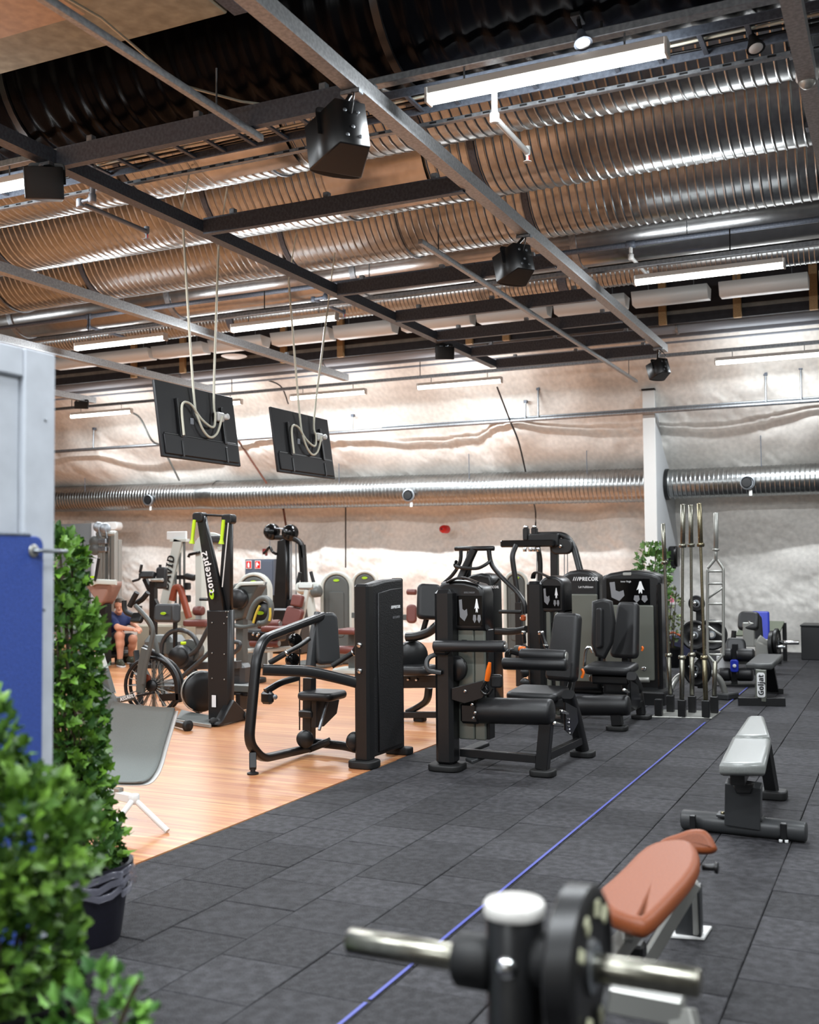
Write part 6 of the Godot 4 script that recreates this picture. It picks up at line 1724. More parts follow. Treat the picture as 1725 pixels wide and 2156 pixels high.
	obj("screen_side", pad(S(), Vector3(-8.476, 0.985, -11.15), Vector3(0.8, 0.1, 0.8), Vector3.UP, 0.12, 0.25, 0.08, 0.05, 0.03), M.grey_frame, t)
	obj("maker_oval", slab(S(), Vector3(-8.649, 0.979, -11.12), Vector3.RIGHT, Vector3.UP, circle(0.045, 14, 0.018), 0.012, 0.002, 1), M.lime, t)
	obj("screen_post", bar(S(), Vector3(-8.522, 0.866, -11.2), Vector3(-8.521, 0.541, -11.2), 0.045, 0.045), M.black, t)
	obj("drum", lathe(S(), Vector3(-8.438, 0.429, -11.1) + Vector3(0, 0, -0.3), Vector3(0.25, 0, 1), [[0.0, 0], [0.13, 0], [0.15, 0.03], [0.15, 0.32], [0.135, 0.36], [0.0, 0.37]], 24), M.grey_frame, t)
	disc("drum_face", Vector3(-8.318, 0.45, -10.98), Vector3(0.25, 0, 1), 0.12, 0.03, M.black, t)
	obj("rear_cover", lathe(S(), Vector3(-8.372, 0.499, -11.2) + Vector3(0, 0, -0.2), Vector3(0.25, 0, 1), [[0.0, 0], [0.14, 0], [0.15, 0.03], [0.15, 0.2], [0.0, 0.22]], 20), M.grey_plastic, t)
	obj("lime_cap", cyl(S(), Vector3(-8.244, 0.602, -11), Vector3(-8.244, 0.617, -11) + Vector3(0, 0.02, 0), 0.035, 12), M.yellow_green, t)
	obj("hoop_arm", tube(S(), smooth([Vector3(-8.743, 0.427, -11.2), Vector3(-8.715, 0.614, -11.2), Vector3(-8.6, 0.733, -11.2), Vector3(-8.429, 0.767, -11.2), Vector3(-8.259, 0.709, -11.2), Vector3(-8.166, 0.581, -11.2), Vector3(-8.222, 0.488, -11.2), Vector3(-8.296, 0.455, -11.2)]), 0.03, 10), M.grey_frame, t)
	obj("long_arm", tube(S(), smooth([Vector3(-8.387, 0.042, -10.9), Vector3(-8.184, 0.214, -10.9), Vector3(-7.893, 0.433, -10.9), Vector3(-7.677, 0.601, -10.9), Vector3(-7.5, 0.657, -10.9), Vector3(-7.343, 0.654, -10.9), Vector3(-7.351, 0.58, -10.9), Vector3(-7.448, 0.519, -10.9)]), 0.028, 10), M.grey_frame, t)
	obj("cross_arm", tube(S(), smooth([Vector3(-8.148, 0.476, -11), Vector3(-8.02, 0.57, -11), Vector3(-7.856, 0.828, -11), Vector3(-7.784, 0.919, -11)]), 0.03, 10), M.grey_frame, t)
	obj("step_rail", bar(S(), Vector3(-8.333, 0.307, -11.3), Vector3(-7.613, 0.346, -11.3), 0.12, 0.09), M.grey_frame, t)
	obj("rear_housing", box(S(), Vector3(-8.832, 0.682, -11.3) + Vector3(0, -0.15, -0.1), Vector3(0.5, 0.3, 0.4), 0.08), M.grey_plastic, t)
	obj("floor_frame", box(S(), Vector3(-8.2, 0.05, -11.3), Vector3(1.3, 0.1, 0.5), 0.03), M.grey_frame, t)
	obj("rear_leg", box(S(), Vector3(-7.729, 0.324, -11.5) + Vector3(0, -0.18, 0), Vector3(0.24, 0.4, 0.25), 0.05), M.grey_frame, t)
	obj("mast", bar(S(), Vector3(-8.521, 0.541, -11.2), Vector3(-8.2, 0.06, -11.3), 0.12, 0.12), M.grey_frame, t)
	# treadmill behind the plant, only its hood shows
	t = thing("treadmill", "treadmill with a pale upturned console hood, half hidden by the tall plant", "treadmill", Vector3(-12.5, 0, -13.3))
	obj("console_hood", poly(S(), [Vector3(-11.688, 1.312, -13.2), Vector3(-11.615, 1.35, -13.2), Vector3(-11.162, 1.34, -13.2), Vector3(-11.181, 1.256, -13.2), Vector3(-11.299, 1.048, -13.2), Vector3(-11.371, 0.972, -13.2), Vector3(-11.517, 1.122, -13.2)], Vector3(0, 0, 0.3), 0.03), M.rosy_plastic, t)
	obj("hood_rim", bent(S(), [Vector3(-11.517, 1.306, -13.02), Vector3(-11.409, 1.344, -13.02), Vector3(-11.017, 1.331, -13.02)], 0.08, 0.04, 0.05, Vector3.BACK), M.pale_plastic, t)
	obj("console_post", bar(S(), Vector3(-11.419, 0.99, -13.2), Vector3(Vector3(-11.419, 0.99, -13.2).x, 0.1, -13.2), 0.2, 0.14), M.black, t)
	obj("maker_oval", slab(S(), Vector3(-11.463, 1.414, -13), Vector3.RIGHT, Vector3.UP, circle(0.06, 14, 0.02), 0.012, 0.002, 1), M.lime, t)
	obj("side_handle", bent(S(), [Vector3(-11.415, 1.354, -13), Vector3(-11.345, 1.71, -13)], 0.04, 0.04), M.black, t)
	obj("deck", box(S(), Vector3(-12.9, 0.1, -13.3), Vector3(1.7, 0.2, 0.8), 0.03), M.black, t)
	# slanted grey rail and dark drum by the chair
	t = thing("spin_bike", "pale slanted frame and dark wheel of a bike behind the grey chair", "exercise bike", Vector3(-6.9, 0, -8.1))
	obj("slanted_frame", bent(S(), [Vector3(-7.5, 0.707, -8.6), Vector3(-7.421, 0.514, -8.6), Vector3(-7.334, 0.298, -8.6)], 0.1, 0.06, 0.1, Vector3.BACK), M.pale_plastic, t)
	obj("slider", bent(S(), [Vector3(-7.419, 0.552, -8.58), Vector3(-7.332, 0.312, -8.58)], 0.105, 0.066, 0.1, Vector3.BACK), M.grey_plastic, t)
	disc("wheel", Vector3(-7.488, 0.157, -8.5), Vector3(0.3, 0, 1), 0.27, 0.06, M.grey_plastic, t)
	obj("rear_foot", bar(S(), Vector3(Vector3(-7.488, 0.157, -8.5).x - 0.4, 0.03, -8.6), Vector3(Vector3(-7.488, 0.157, -8.5).x + 0.3, 0.03, -8.5), 0.08, 0.06), M.black, t)
	obj("wheel_fork", bar(S(), Vector3(-7.334, 0.298, -8.6), Vector3(-7.532, 0.148, -8.55), 0.05, 0.07), M.black, t)
	obj("wheel_stay", bar(S(), Vector3(-7.532, 0.148, -8.55), Vector3(Vector3(-7.488, 0.157, -8.5).x, 0.03, -8.55), 0.05, 0.05), M.black, t)


func barbell(label: String, top: Vector3, foot_at: Vector3, sleeve: float, thick := 0.025, m: Material = null) -> void:
	var t := thing("barbell", label, "barbell", foot_at, "bars in the upright stand")
	var d := (top - foot_at).normalized()
	var l := top.distance_to(foot_at)
	if m == null:
		m = M.steel
	obj("shaft", tube(S(), [foot_at + d * sleeve, top - d * sleeve], 0.015, 12), m, t)
	for k in [[foot_at, d], [top, -d]]:
		obj("sleeve", cyl(S(), k[0], k[0] + k[1] * sleeve, thick, 16, 0.003), m, t)
		obj("collar", lathe(S(), k[0] + k[1] * (sleeve - 0.01), k[1], [[0.0, 0], [thick + 0.012, 0.0], [thick + 0.014, 0.006], [thick + 0.014, 0.028], [thick + 0.006, 0.036], [0.0, 0.036]], 16), m, t)


func weight_plate(label: String, c: Vector3, n: Vector3, r: float, w: float, mark: String, group: String) -> Node3D:
	n = n.normalized()
	var t := thing("weight_plate", label, "weight plate", c, group)
	obj("disc", lathe(S(), c - n * w / 2, n, [[0.03, 0.0], [r - 0.012, 0.0], [r, 0.008], [r, w - 0.008], [r - 0.012, w], [r * 0.86, w], [r * 0.82, w - 0.008], [r * 0.36, w - 0.008], [r * 0.32, w], [0.03, w], [0.03, 0.0]], 32), M.plate, t)
	obj("hub_ring", lathe(S(), c + n * (w / 2 - 0.006), n, [[0.028, 0.0], [0.045, 0.002], [0.045, 0.006], [0.028, 0.008]], 20), M.zinc, t)
	if mark != "":
		var ax := Vector3.UP.cross(n).normalized()
		for k in [0.6, 3.6]:
			var d := ax * sin(k) + n.cross(ax) * cos(k)
			lettering(mark, r * 0.42, c + n * (w / 2 - 0.004) + d * r * 0.6, ax, Vector3.UP, M.print_white, t, "plate_mark", 0.004, true)
	return t


func free_weights() -> void:
	# upright barbell stand
	var t := thing("barbell_stand", "low steel stand with black square sockets holding the upright bars", "barbell stand", Vector3(-2.12, 0, -11.35))
	obj("base_plate", poly(S(), [Vector3(-2.42, 0.008, -11.02), Vector3(-1.83, 0.008, -11.16), Vector3(-1.82, 0.008, -11.68), Vector3(-2.4, 0.008, -11.58)], Vector3(0, 0.012, 0), 0.002), M.silver, t)
	for q in [[-2.35, -11.1], [-2.3, -11.45], [-2.12, -11.13], [-2.08, -11.48], [-1.89, -11.18], [-1.86, -11.52]]:
		var b := obj("socket", box(S(), Vector3(q[0], 0.1, q[1]), Vector3(0.075, 0.17, 0.075), 0.005), M.black, t)
		obj("mouth", cyl(S(), Vector3(q[0], 0.184, q[1]), Vector3(q[0], 0.1865, q[1]), 0.029, 14), M.rubber, b)
	barbell("steel bar in the stand's socket against the leg machine, shorter than its neighbours", Vector3(-2.341, 1.998, -11.45), Vector3(-2.3, 0.19, -11.45), 0.41, 0.022)
	barbell("pale steel bar standing straight in the stand's front middle socket", Vector3(-2.069, 2.181, -11.13), Vector3(-2.12, 0.19, -11.13), 0.42)
	barbell("steel bar leaning slightly in the stand's rear middle socket", Vector3(-2.053, 2.189, -11.48), Vector3(-2.08, 0.19, -11.48), 0.42)
	barbell("brassy steel bar leaning most, in the socket by the blue tape", Vector3(-1.913, 2.188, -11.18), Vector3(-1.89, 0.19, -11.18), 0.42, 0.025, M.brass)
	# ladder-shaped multi grip bar
	t = thing("multi_grip_bar", "silver ladder-shaped multi grip bar standing in the rear socket", "barbell", Vector3(-1.86, 0.19, -11.52), "bars in the upright stand")
	var zz := -11.52
	obj("upper_sleeve", cyl(S(), Vector3(-1.81, 1.724, -11.52), Vector3(-1.802, 2.102, -11.52), 0.025, 16, 0.003), M.silver, t)
	obj("upper_neck", cyl(S(), Vector3(-1.813, 1.597, -11.52), Vector3(-1.81, 1.724, -11.52), 0.017, 12, 0.003), M.silver, t)
	obj("collar", cyl(S(), Vector3(-1.811, 1.701, -11.52), Vector3(-1.81, 1.724, -11.52), 0.035, 16, 0.003), M.silver, t)
	obj("lower_sleeve", cyl(S(), Vector3(-1.86, 0.19, -11.52), Vector3(-1.843, 0.55, -11.52), 0.024, 16, 0.003), M.steel, t)
	for q in [[Vector3(-1.901, 1.516, -11.52), Vector3(-1.919, 0.621, -11.52), Vector3(-1.829, 1.605, -11.52), Vector3(-1.851, 0.534, -11.52)], [Vector3(-1.739, 1.515, -11.52), Vector3(-1.758, 0.626, -11.52), Vector3(-1.797, 1.605, -11.52), Vector3(-1.832, 0.535, -11.52)]]:
		obj("side_rail", tube(S(), fillet([q[2], q[0], q[1], q[3]], 0.02, 3), 0.016, 10), M.silver, t)
	for y in [497, 575, 702, 815, 940, 1020]:
		var yy: float = Vector3(-1.819, 1.488, -11.52).y - (y - 497) * 0.00166
		obj("rung", cyl(S(), Vector3(Vector3(-1.908, 1.157, -11.52).x, yy, zz), Vector3(Vector3(-1.747, 1.159, -11.52).x, yy, zz), 0.013, 10), M.silver, t)
	obj("slant_rung", cyl(S(), Vector3(-1.904, 1.206, -11.52), Vector3(-1.743, 1.32, -11.52), 0.013, 10), M.silver, t)
	obj("slant_rung", cyl(S(), Vector3(-1.91, 0.913, -11.52), Vector3(-1.754, 0.811, -11.52), 0.013, 10), M.silver, t)
	# plate tree
	t = thing("plate_tree", "black plate tree with curved silver feet behind the barbell stand", "plate rack", Vector3(-2.25, 0, -12.75))
	var px := Vector3(-2.201, 0.925, -12.75).x
	obj("post", bar(S(), Vector3(px, Vector3(-2.196, 1.142, -12.75).y, -12.75), Vector3(px, 0.12, -12.75), 0.08, 0.08), M.frame, t)
	for q in [[940, 705], [930, 908], [935, 1150]]:
		var h := Vector3(-2.213, 0.755, -12.6) + Vector3((q[0] - 940) * 0.0018, (900 - q[1]) * 0.00184, 0)
		obj("horn", cyl(S(), Vector3(h.x, h.y, -12.78), Vector3(h.x, h.y, -12.46), 0.024, 14), M.chrome, t)
	for q in [[Vector3(-1.95, 0.05, -12.85), 1.0], [Vector3(-2.56, 0.05, -12.68), -1.0]]:
		var f: Vector3 = q[0]
		obj("curved_foot", tube(S(), smooth([Vector3(px, 0.3, -12.75), Vector3(px + 0.1 * q[1], 0.3, -12.76), Vector3(lerpf(px, f.x, 0.8), 0.22, -12.8), Vector3(f.x, 0.06, f.z)]), 0.036, 12), M.silver, t)
		obj("foot_block", box(S(), Vector3(f.x + 0.03 * q[1], 0.035, f.z + 0.04), Vector3(0.16, 0.07, 0.26), 0.012, Basis(Vector3.UP, -0.35 * q[1])), M.grey_frame, t)
	weight_plate("small black plate on the plate tree's top horn", Vector3(-2.201, 1.105, -12.55), Vector3(-0.15, 0, 1), 0.095, 0.035, "", "plates on the plate tree")
	weight_plate("black plate marked 5 on the plate tree's middle horn", Vector3(-2.226, 0.743, -12.55), Vector3(-0.15, 0, 1), 0.17, 0.04, "5", "plates on the plate tree")
	weight_plate("larger black plate behind the one marked 5 on the plate tree", Vector3(-2.097, 0.728, -12.9), Vector3(0.15, 0, 1), 0.18, 0.045, "", "plates on the plate tree")
	weight_plate("black plate lettered along its rim on the plate tree's low horn", Vector3(-2.222, 0.354, -12.6), Vector3(-0.5, 0, 0.85), 0.2, 0.05, "", "plates on the plate tree")
	lettering("PRECOR", 0.045, Vector3(-2.246, 0.433, -12.5), Vector3(0.5, 0.6, 0.3), Vector3(-0.5, 0.6, 0), M.print_white, get_node("weight_plate_003"), "maker_lettering", 0.004, true)
	# flat bench lettered Goljat
	t = thing("flat_bench", "grey flat bench with a white Goljat label up its leg", "bench", Vector3(-1.5, 0, -12.9))
	obj("pad", poly(S(), [Vector3(-1.654, 0.42, -12.417), Vector3(-1.377, 0.42, -12.443), Vector3(-1.39, 0.42, -13.722), Vector3(-1.686, 0.42, -13.707)], Vector3(0, 0.07, 0), 0.02), M.vinyl_grey, t)
	obj("front_leg", bar(S(), Vector3(-1.486, 0.394, -12.35), Vector3(Vector3(-1.494, 0.071, -12.35).x, 0.05, -12.35), 0.11, 0.06, Vector3.BACK), M.cover, t)
	var gl := obj("label_plate", pad(S(), Vector3(-1.485, 0.232, -12.31), Vector3.BACK, Vector3.UP, 0.085, 0.27, 0.006, 0.025, 0.001), M.print_white, t)
	lettering("Goljat", 0.078, Vector3(-1.484, 0.233, -12.3), Vector3.UP, Vector3.LEFT, M.black, gl, "lettering", 0.004, true)
	obj("rear_leg", bar(S(), Vector3(-1.53, 0.4, -13.3), Vector3(-1.5, 0.03, -13.52), 0.14, 0.07, Vector3.BACK), M.frame, t)
	obj("spine", bar(S(), Vector3(-1.53, 0.36, -12.4), Vector3(-1.53, 0.36, -13.5), 0.07, 0.07), M.frame, t)
	obj("front_foot", bar(S(), Vector3(-1.73, 0.045, -12.3), Vector3(-1.25, 0.045, -12.42), 0.08, 0.09), M.frame, t)
	obj("rear_foot", bar(S(), Vector3(-1.62, 0.03, -13.5), Vector3(-1.38, 0.03, -13.54), 0.06, 0.06), M.frame, t)
	# leg roller bench behind it
	t = thing("roller_bench", "black ab bench with four foam rollers behind the Goljat bench", "bench", Vector3(-2.0, 0, -14.2))
	for q in [[Vector3(-2.165, 0.382, -14.2), Vector3(-2.053, 0.384, -14.2)], [Vector3(-1.998, 0.386, -14.2), Vector3(-1.785, 0.389, -14.2)], [Vector3(-2.227, 0.131, -14.2), Vector3(-2.082, 0.137, -14.2)], [Vector3(-2.003, 0.14, -14.2), Vector3(-1.807, 0.147, -14.2)]]:
		roller("foam_roller", q[0], q[1], 0.085, M.vinyl, t)
	obj("post", bar(S(), Vector3(-2.02, 0.525, -14.2), Vector3(-2.037, 0.018, -14.2), 0.07, 0.07), M.black, t)
	obj("height_knob", pad(S(), Vector3(-2.018, 0.257, -14.1), Vector3.BACK, Vector3.UP, 0.1, 0.16, 0.06, 0.03, 0.015), M.blue, t)
	disc("knob_dot", Vector3(-2.011, 0.262, -14.05), Vector3.BACK, 0.022, 0.012, M.print_white, t)
	obj("seat_hump", pad(S(), Vector3(-2.029, 0.481, -14.3), Vector3(0.2, 0.5, 1), Vector3.UP, 0.26, 0.24, 0.1, 0.08, 0.04), M.vinyl, t)
	obj("base_bar", bar(S(), Vector3(-2.268, -0.016, -14.2), Vector3(-1.776, 0.016, -14.2), 0.3, 0.05), M.black, t)
	obj("side_rail", bar(S(), Vector3(-2.03, 0.284, -14.4), Vector3(-1.794, 0.285, -14.4), 0.06, 0.06), M.silver, t)
	obj("info_plate", box(S(), Vector3(-2.158, 0.27, -14.3), Vector3(0.22, 0.18, 0.03), 0.006), M.print_white, t)
	obj("brace", bar(S(), Vector3(-2.167, 0.216, -14.35), Vector3(-2.045, 0.031, -14.3), 0.06, 0.06), M.black, t)
	# chest bench with loaded bar behind
	t = thing("incline_bench", "silver incline bench with a black headrest by the rock wall", "bench", Vector3(-1.9, 0, -15.8))
	obj("headrest", pad(S(), Vector3(-2.052, 0.727, -15.8), Vector3(-0.15, 0.35, 1), Vector3.UP, 0.3, 0.28, 0.1, 0.07, 0.045), M.vinyl, t)
	obj("back_pad", pad(S(), Vector3(-1.983, 0.575, -16.1), Vector3(0.55, 0.5, 0.8), Vector3(0.2, 1, 0), 0.16, 0.5, 0.1, 0.06, 0.035), M.vinyl, t)
	disc("pad_eye", Vector3(-2.036, 0.721, -15.72), Vector3(-0.15, 0.35, 1), 0.014, 0.02, M.chrome, t)
	obj("neck_plate", box(S(), Vector3(-2.05, 0.543, -15.75), Vector3(0.16, 0.34, 0.05), 0.01), M.silver, t)
	obj("cross_tube", bar(S(), Vector3(-2.254, 0.427, -15.8), Vector3(-1.783, 0.432, -15.8), 0.14, 0.09), M.silver, t)
	obj("curved_leg", sweep(S(), smooth([Vector3(-1.802, 0.462, -15.75), Vector3(-1.842, 0.401, -15.75), Vector3(-1.852, 0.255, -15.75), Vector3(Vector3(-1.852, 0.255, -15.75).x, 0.02, -15.75)]), rrect(0.24, 0.06, 0.02), Vector3.BACK), M.silver, t)
	obj("curved_leg", sweep(S(), smooth([Vector3(-2.371, 0.442, -15.75), Vector3(-2.339, 0.389, -15.75), Vector3(-2.347, 0.308, -15.75), Vector3(Vector3(-2.347, 0.308, -15.75).x, 0.02, -15.75)]), rrect(0.2, 0.06, 0.02), Vector3.BACK), M.silver, t)
	obj("side_grip", tube(S(), [Vector3(-2.243, 0.595, -15.7), Vector3(-2.259, 0.435, -15.7)], 0.035, 10), M.rubber, t)
	obj("pivot_bar", cyl(S(), Vector3(-1.669, 0.435, -15.8), Vector3(-1.387, 0.442, -15.8), 0.03, 14), M.chrome, t)
	obj("plate_peg", cyl(S(), Vector3(-1.723, 0.382, -15.7), Vector3(-1.553, 0.386, -15.7), 0.026, 14), M.chrome, t)
	weight_plate("black plate loaded on the incline bench's silver peg", Vector3(-1.734, 0.404, -15.75), Vector3(1, 0, 0.1), 0.2, 0.06, "", "plates on the incline bench")
	weight_plate("smaller black plate beside the one on the incline bench's peg", Vector3(-1.676, 0.458, -15.75), Vector3(1, 0, 0.1), 0.18, 0.05, "", "plates on the incline bench")
	# slatted wall bench
	t = thing("slatted_bench", "greenish slatted incline board with a blue cushion leaning by the rock", "bench", Vector3(-1.6, 0, -17.4))
	var sa := Vector3(-2.05, 0.613, -17.6)
	var sb := Vector3(-1.754, 0.61, -17.6)
	var sc := Vector3(-1.78, 0.458, -17)
	var sd := Vector3(-2.074, 0.459, -17)
	for i in 10:
		var k := i / 9.0
		obj("slat", bar(S(), sa.lerp(sd, k), sb.lerp(sc, k), 0.05, 0.03, Vector3(0, 1, 0.4)), M.olive, t)
	for i in 7:
		var k := i / 6.0
		obj("slat", bar(S(), Vector3(-2.39, 0.561, -17.5).lerp(Vector3(-2.402, 0.445, -17), k), Vector3(-2.268, 0.563, -17.5).lerp(Vector3(-2.283, 0.448, -17), k), 0.05, 0.03, Vector3(0, 1, 0.4)), M.olive, t)
	obj("cushion", pad(S(), Vector3(-2.025, 0.581, -16.9), Vector3(0.1, 0.5, 1), Vector3.UP, 0.26, 0.5, 0.08, 0.03, 0.03), M.blue, t)
	for q in [sa, sb]:
		obj("leg", bar(S(), q, Vector3(q.x, 0.02, q.z), 0.06, 0.06), M.frame, t)
	for q in [sc, sd]:
		obj("leg", bar(S(), q, Vector3(q.x, 0.02, q.z), 0.06, 0.06), M.frame, t)
	# dark box against the rock
	t = thing("plyo_box", "black jump box standing against the rock wall", "box", Vector3(-1.2, 0, -18.4))
	var bx := Vector3(-1.555, 0.449, -18).x
	obj("body", box(S(), Vector3(bx + 0.45, 0.265, -18.35), Vector3(0.9, 0.53, 0.6), 0.012), M.vinyl, t)
	obj("lid", box(S(), Vector3(bx + 0.45, 0.54, -18.35), Vector3(0.92, 0.03, 0.62), 0.008), M.black, t)
	# blue bag and two plants by the wing wall
	t = thing("gym_bag", "dark blue bag with an orange strap on the floor by the wing wall", "bag", Vector3(-3.347, 0, -17.202))
	var gb := t.position
	obj("body", pad(S(), gb + Vector3(0, 0.2, 0), Vector3.BACK, Vector3.UP, 0.62, 0.4, 0.3, 0.12, 0.1), M.navy, t)
	obj("strap", tube(S(), smooth([gb + Vector3(-0.2, 0.34, 0.16), gb + Vector3(-0.02, 0.46, 0.16), gb + Vector3(0.18, 0.36, 0.16)]), 0.016, 8), M.orange_dark, t)
	plant("wing_wall_plant", "leafy potted plant rising behind the wide display hood", "plant", Vector3(Vector3(-3.351, 1.592, -15.6).x, 0, -15.6), [[Vector3(0, 1.5, 0), Vector3(0.24, 0.34, 0.24)], [Vector3(0.02, 1.1, 0), Vector3(0.2, 0.4, 0.2)]], 420, 0.085, 0.17, 0.34, 5, [Color(0.05, 0.13, 0.03), Color(0.12, 0.24, 0.05)])
	plant("trailing_plant", "airy plant with small pale leaves beside the wing wall", "plant", Vector3(Vector3(-3.234, 0.496, -16.2).x, 0, -16.2), [[Vector3(0, 0.9, 0), Vector3(0.2, 0.3, 0.2)], [Vector3(-0.05, 0.55, 0), Vector3(0.22, 0.28, 0.2)], [Vector3(-0.1, 1.2, 0), Vector3(0.08, 0.12, 0.08)]], 160, 0.07, 0.15, 0.3, 6, [Color(0.07, 0.11, 0.04), Color(0.25, 0.3, 0.12)])


# A potted plant: blobs of foliage given as [centre above the base, radii]; leaves sit towards the blobs' skins.
func plant(called: String, label: String, category: String, at: Vector3, blobs: Array, count: int, leaf: float, pot_r: float, pot_h: float, seed_: int, tones: Array, pot_m: Material = null) -> Node3D:
	var t := thing(called, label, category, at)
	var r := RandomNumberGenerator.new()
	r.seed = seed_
	obj("pot", lathe(S(), at, Vector3.UP, [[0.0, 0.0], [pot_r * 0.78, 0.0], [pot_r * 0.8, 0.01], [pot_r * 0.98, pot_h - 0.03], [pot_r * 1.04, pot_h - 0.028], [pot_r * 1.04, pot_h], [pot_r * 0.96, pot_h], [pot_r * 0.94, pot_h - 0.04], [0.0, pot_h - 0.04]], 28), M.pot if pot_m == null else pot_m, t)
	obj("soil", cyl(S(), at + Vector3(0, pot_h - 0.06, 0), at + Vector3(0, pot_h - 0.035, 0), pot_r * 0.92, 20), M.soil, t)
	var stems := S()
	for b in blobs:
		for k in 5:
			var e: Vector3 = at + b[0] + Vector3(r.randf_range(-0.7, 0.7) * b[1].x, r.randf_range(-0.2, 0.8) * b[1].y, r.randf_range(-0.7, 0.7) * b[1].z)
			var s := at + Vector3(r.randf_range(-0.3, 0.3) * pot_r, pot_h - 0.05, r.randf_range(-0.3, 0.3) * pot_r)
			sweep(stems, smooth([s, s.lerp(e, 0.5) + Vector3(r.randf_range(-0.03, 0.03), 0, r.randf_range(-0.03, 0.03)), e], 4), circle(0.006, 5))
	obj("stems", stems, M.bark, t)
	# one lobed leaf, folded along its midrib
	var st := S()
	var o := [Vector2(0, 0), Vector2(0.2, 0.12), Vector2(0.42, 0.2), Vector2(0.3, 0.42), Vector2(0.5, 0.62), Vector2(0.24, 0.68), Vector2(0.16, 0.9), Vector2(0, 1.05)]
	st.set_smooth_group(-1)
	for i in o.size() - 1:
		for s in [1, -1]:
			var a := Vector3(o[i].x * s, absf(o[i].x) * 0.35 - o[i].y * o[i].y * 0.25, o[i].y)
			var b := Vector3(o[i + 1].x * s, absf(o[i + 1].x) * 0.35 - o[i + 1].y * o[i + 1].y * 0.25, o[i + 1].y)
			var m0 := Vector3(0, -o[i].y * o[i].y * 0.25, o[i].y)
			var m1 := Vector3(0, -o[i + 1].y * o[i + 1].y * 0.25, o[i + 1].y)
			if s > 0:
				quad(st, m0, m1, b, a)
			else:
				quad(st, m0, a, b, m1)
	st.generate_normals()
	var mm := MultiMesh.new()
	mm.transform_format = MultiMesh.TRANSFORM_3D
	mm.use_colors = true
	mm.mesh = st.commit()
	mm.instance_count = count
	var total := 0.0
	for b in blobs:
		total += b[1].x * b[1].y
	var i := 0
	for b in blobs:
		var n := int(round(count * b[1].x * b[1].y / total))
		if b == blobs[-1]:
			n = count - i
		for k in n:
			if i >= count:
				break
			var d := Vector3(r.randfn(), r.randfn(), r.randfn()).normalized()
			var q: Vector3 = b[0] + d * b[1] * (0.45 + 0.6 * pow(r.randf(), 0.6))
			var out := (d + Vector3(r.randf_range(-0.7, 0.7), r.randf_range(-0.2, 0.9), r.randf_range(-0.7, 0.7))).normalized()
			var side := out.cross(Vector3(r.randf_range(-1, 1), r.randf_range(-1, 1), r.randf_range(-1, 1)).normalized()).normalized()
			var s := leaf * r.randf_range(0.65, 1.25)
			mm.set_instance_transform(i, Transform3D(Basis(side, out.cross(side) * -1.0, out).scaled(Vector3(s, s, s)), q))
			var c: Color = tones[0].lerp(tones[1], pow(r.randf(), 1.6))
			mm.set_instance_color(i, c)
			i += 1
	var f := MultiMeshInstance3D.new()
	f.multimesh = mm
	f.material_override = M.leaf
	f.name = "foliage"
	f.set_meta("kind", "stuff")
	t.add_child(f)
	return t


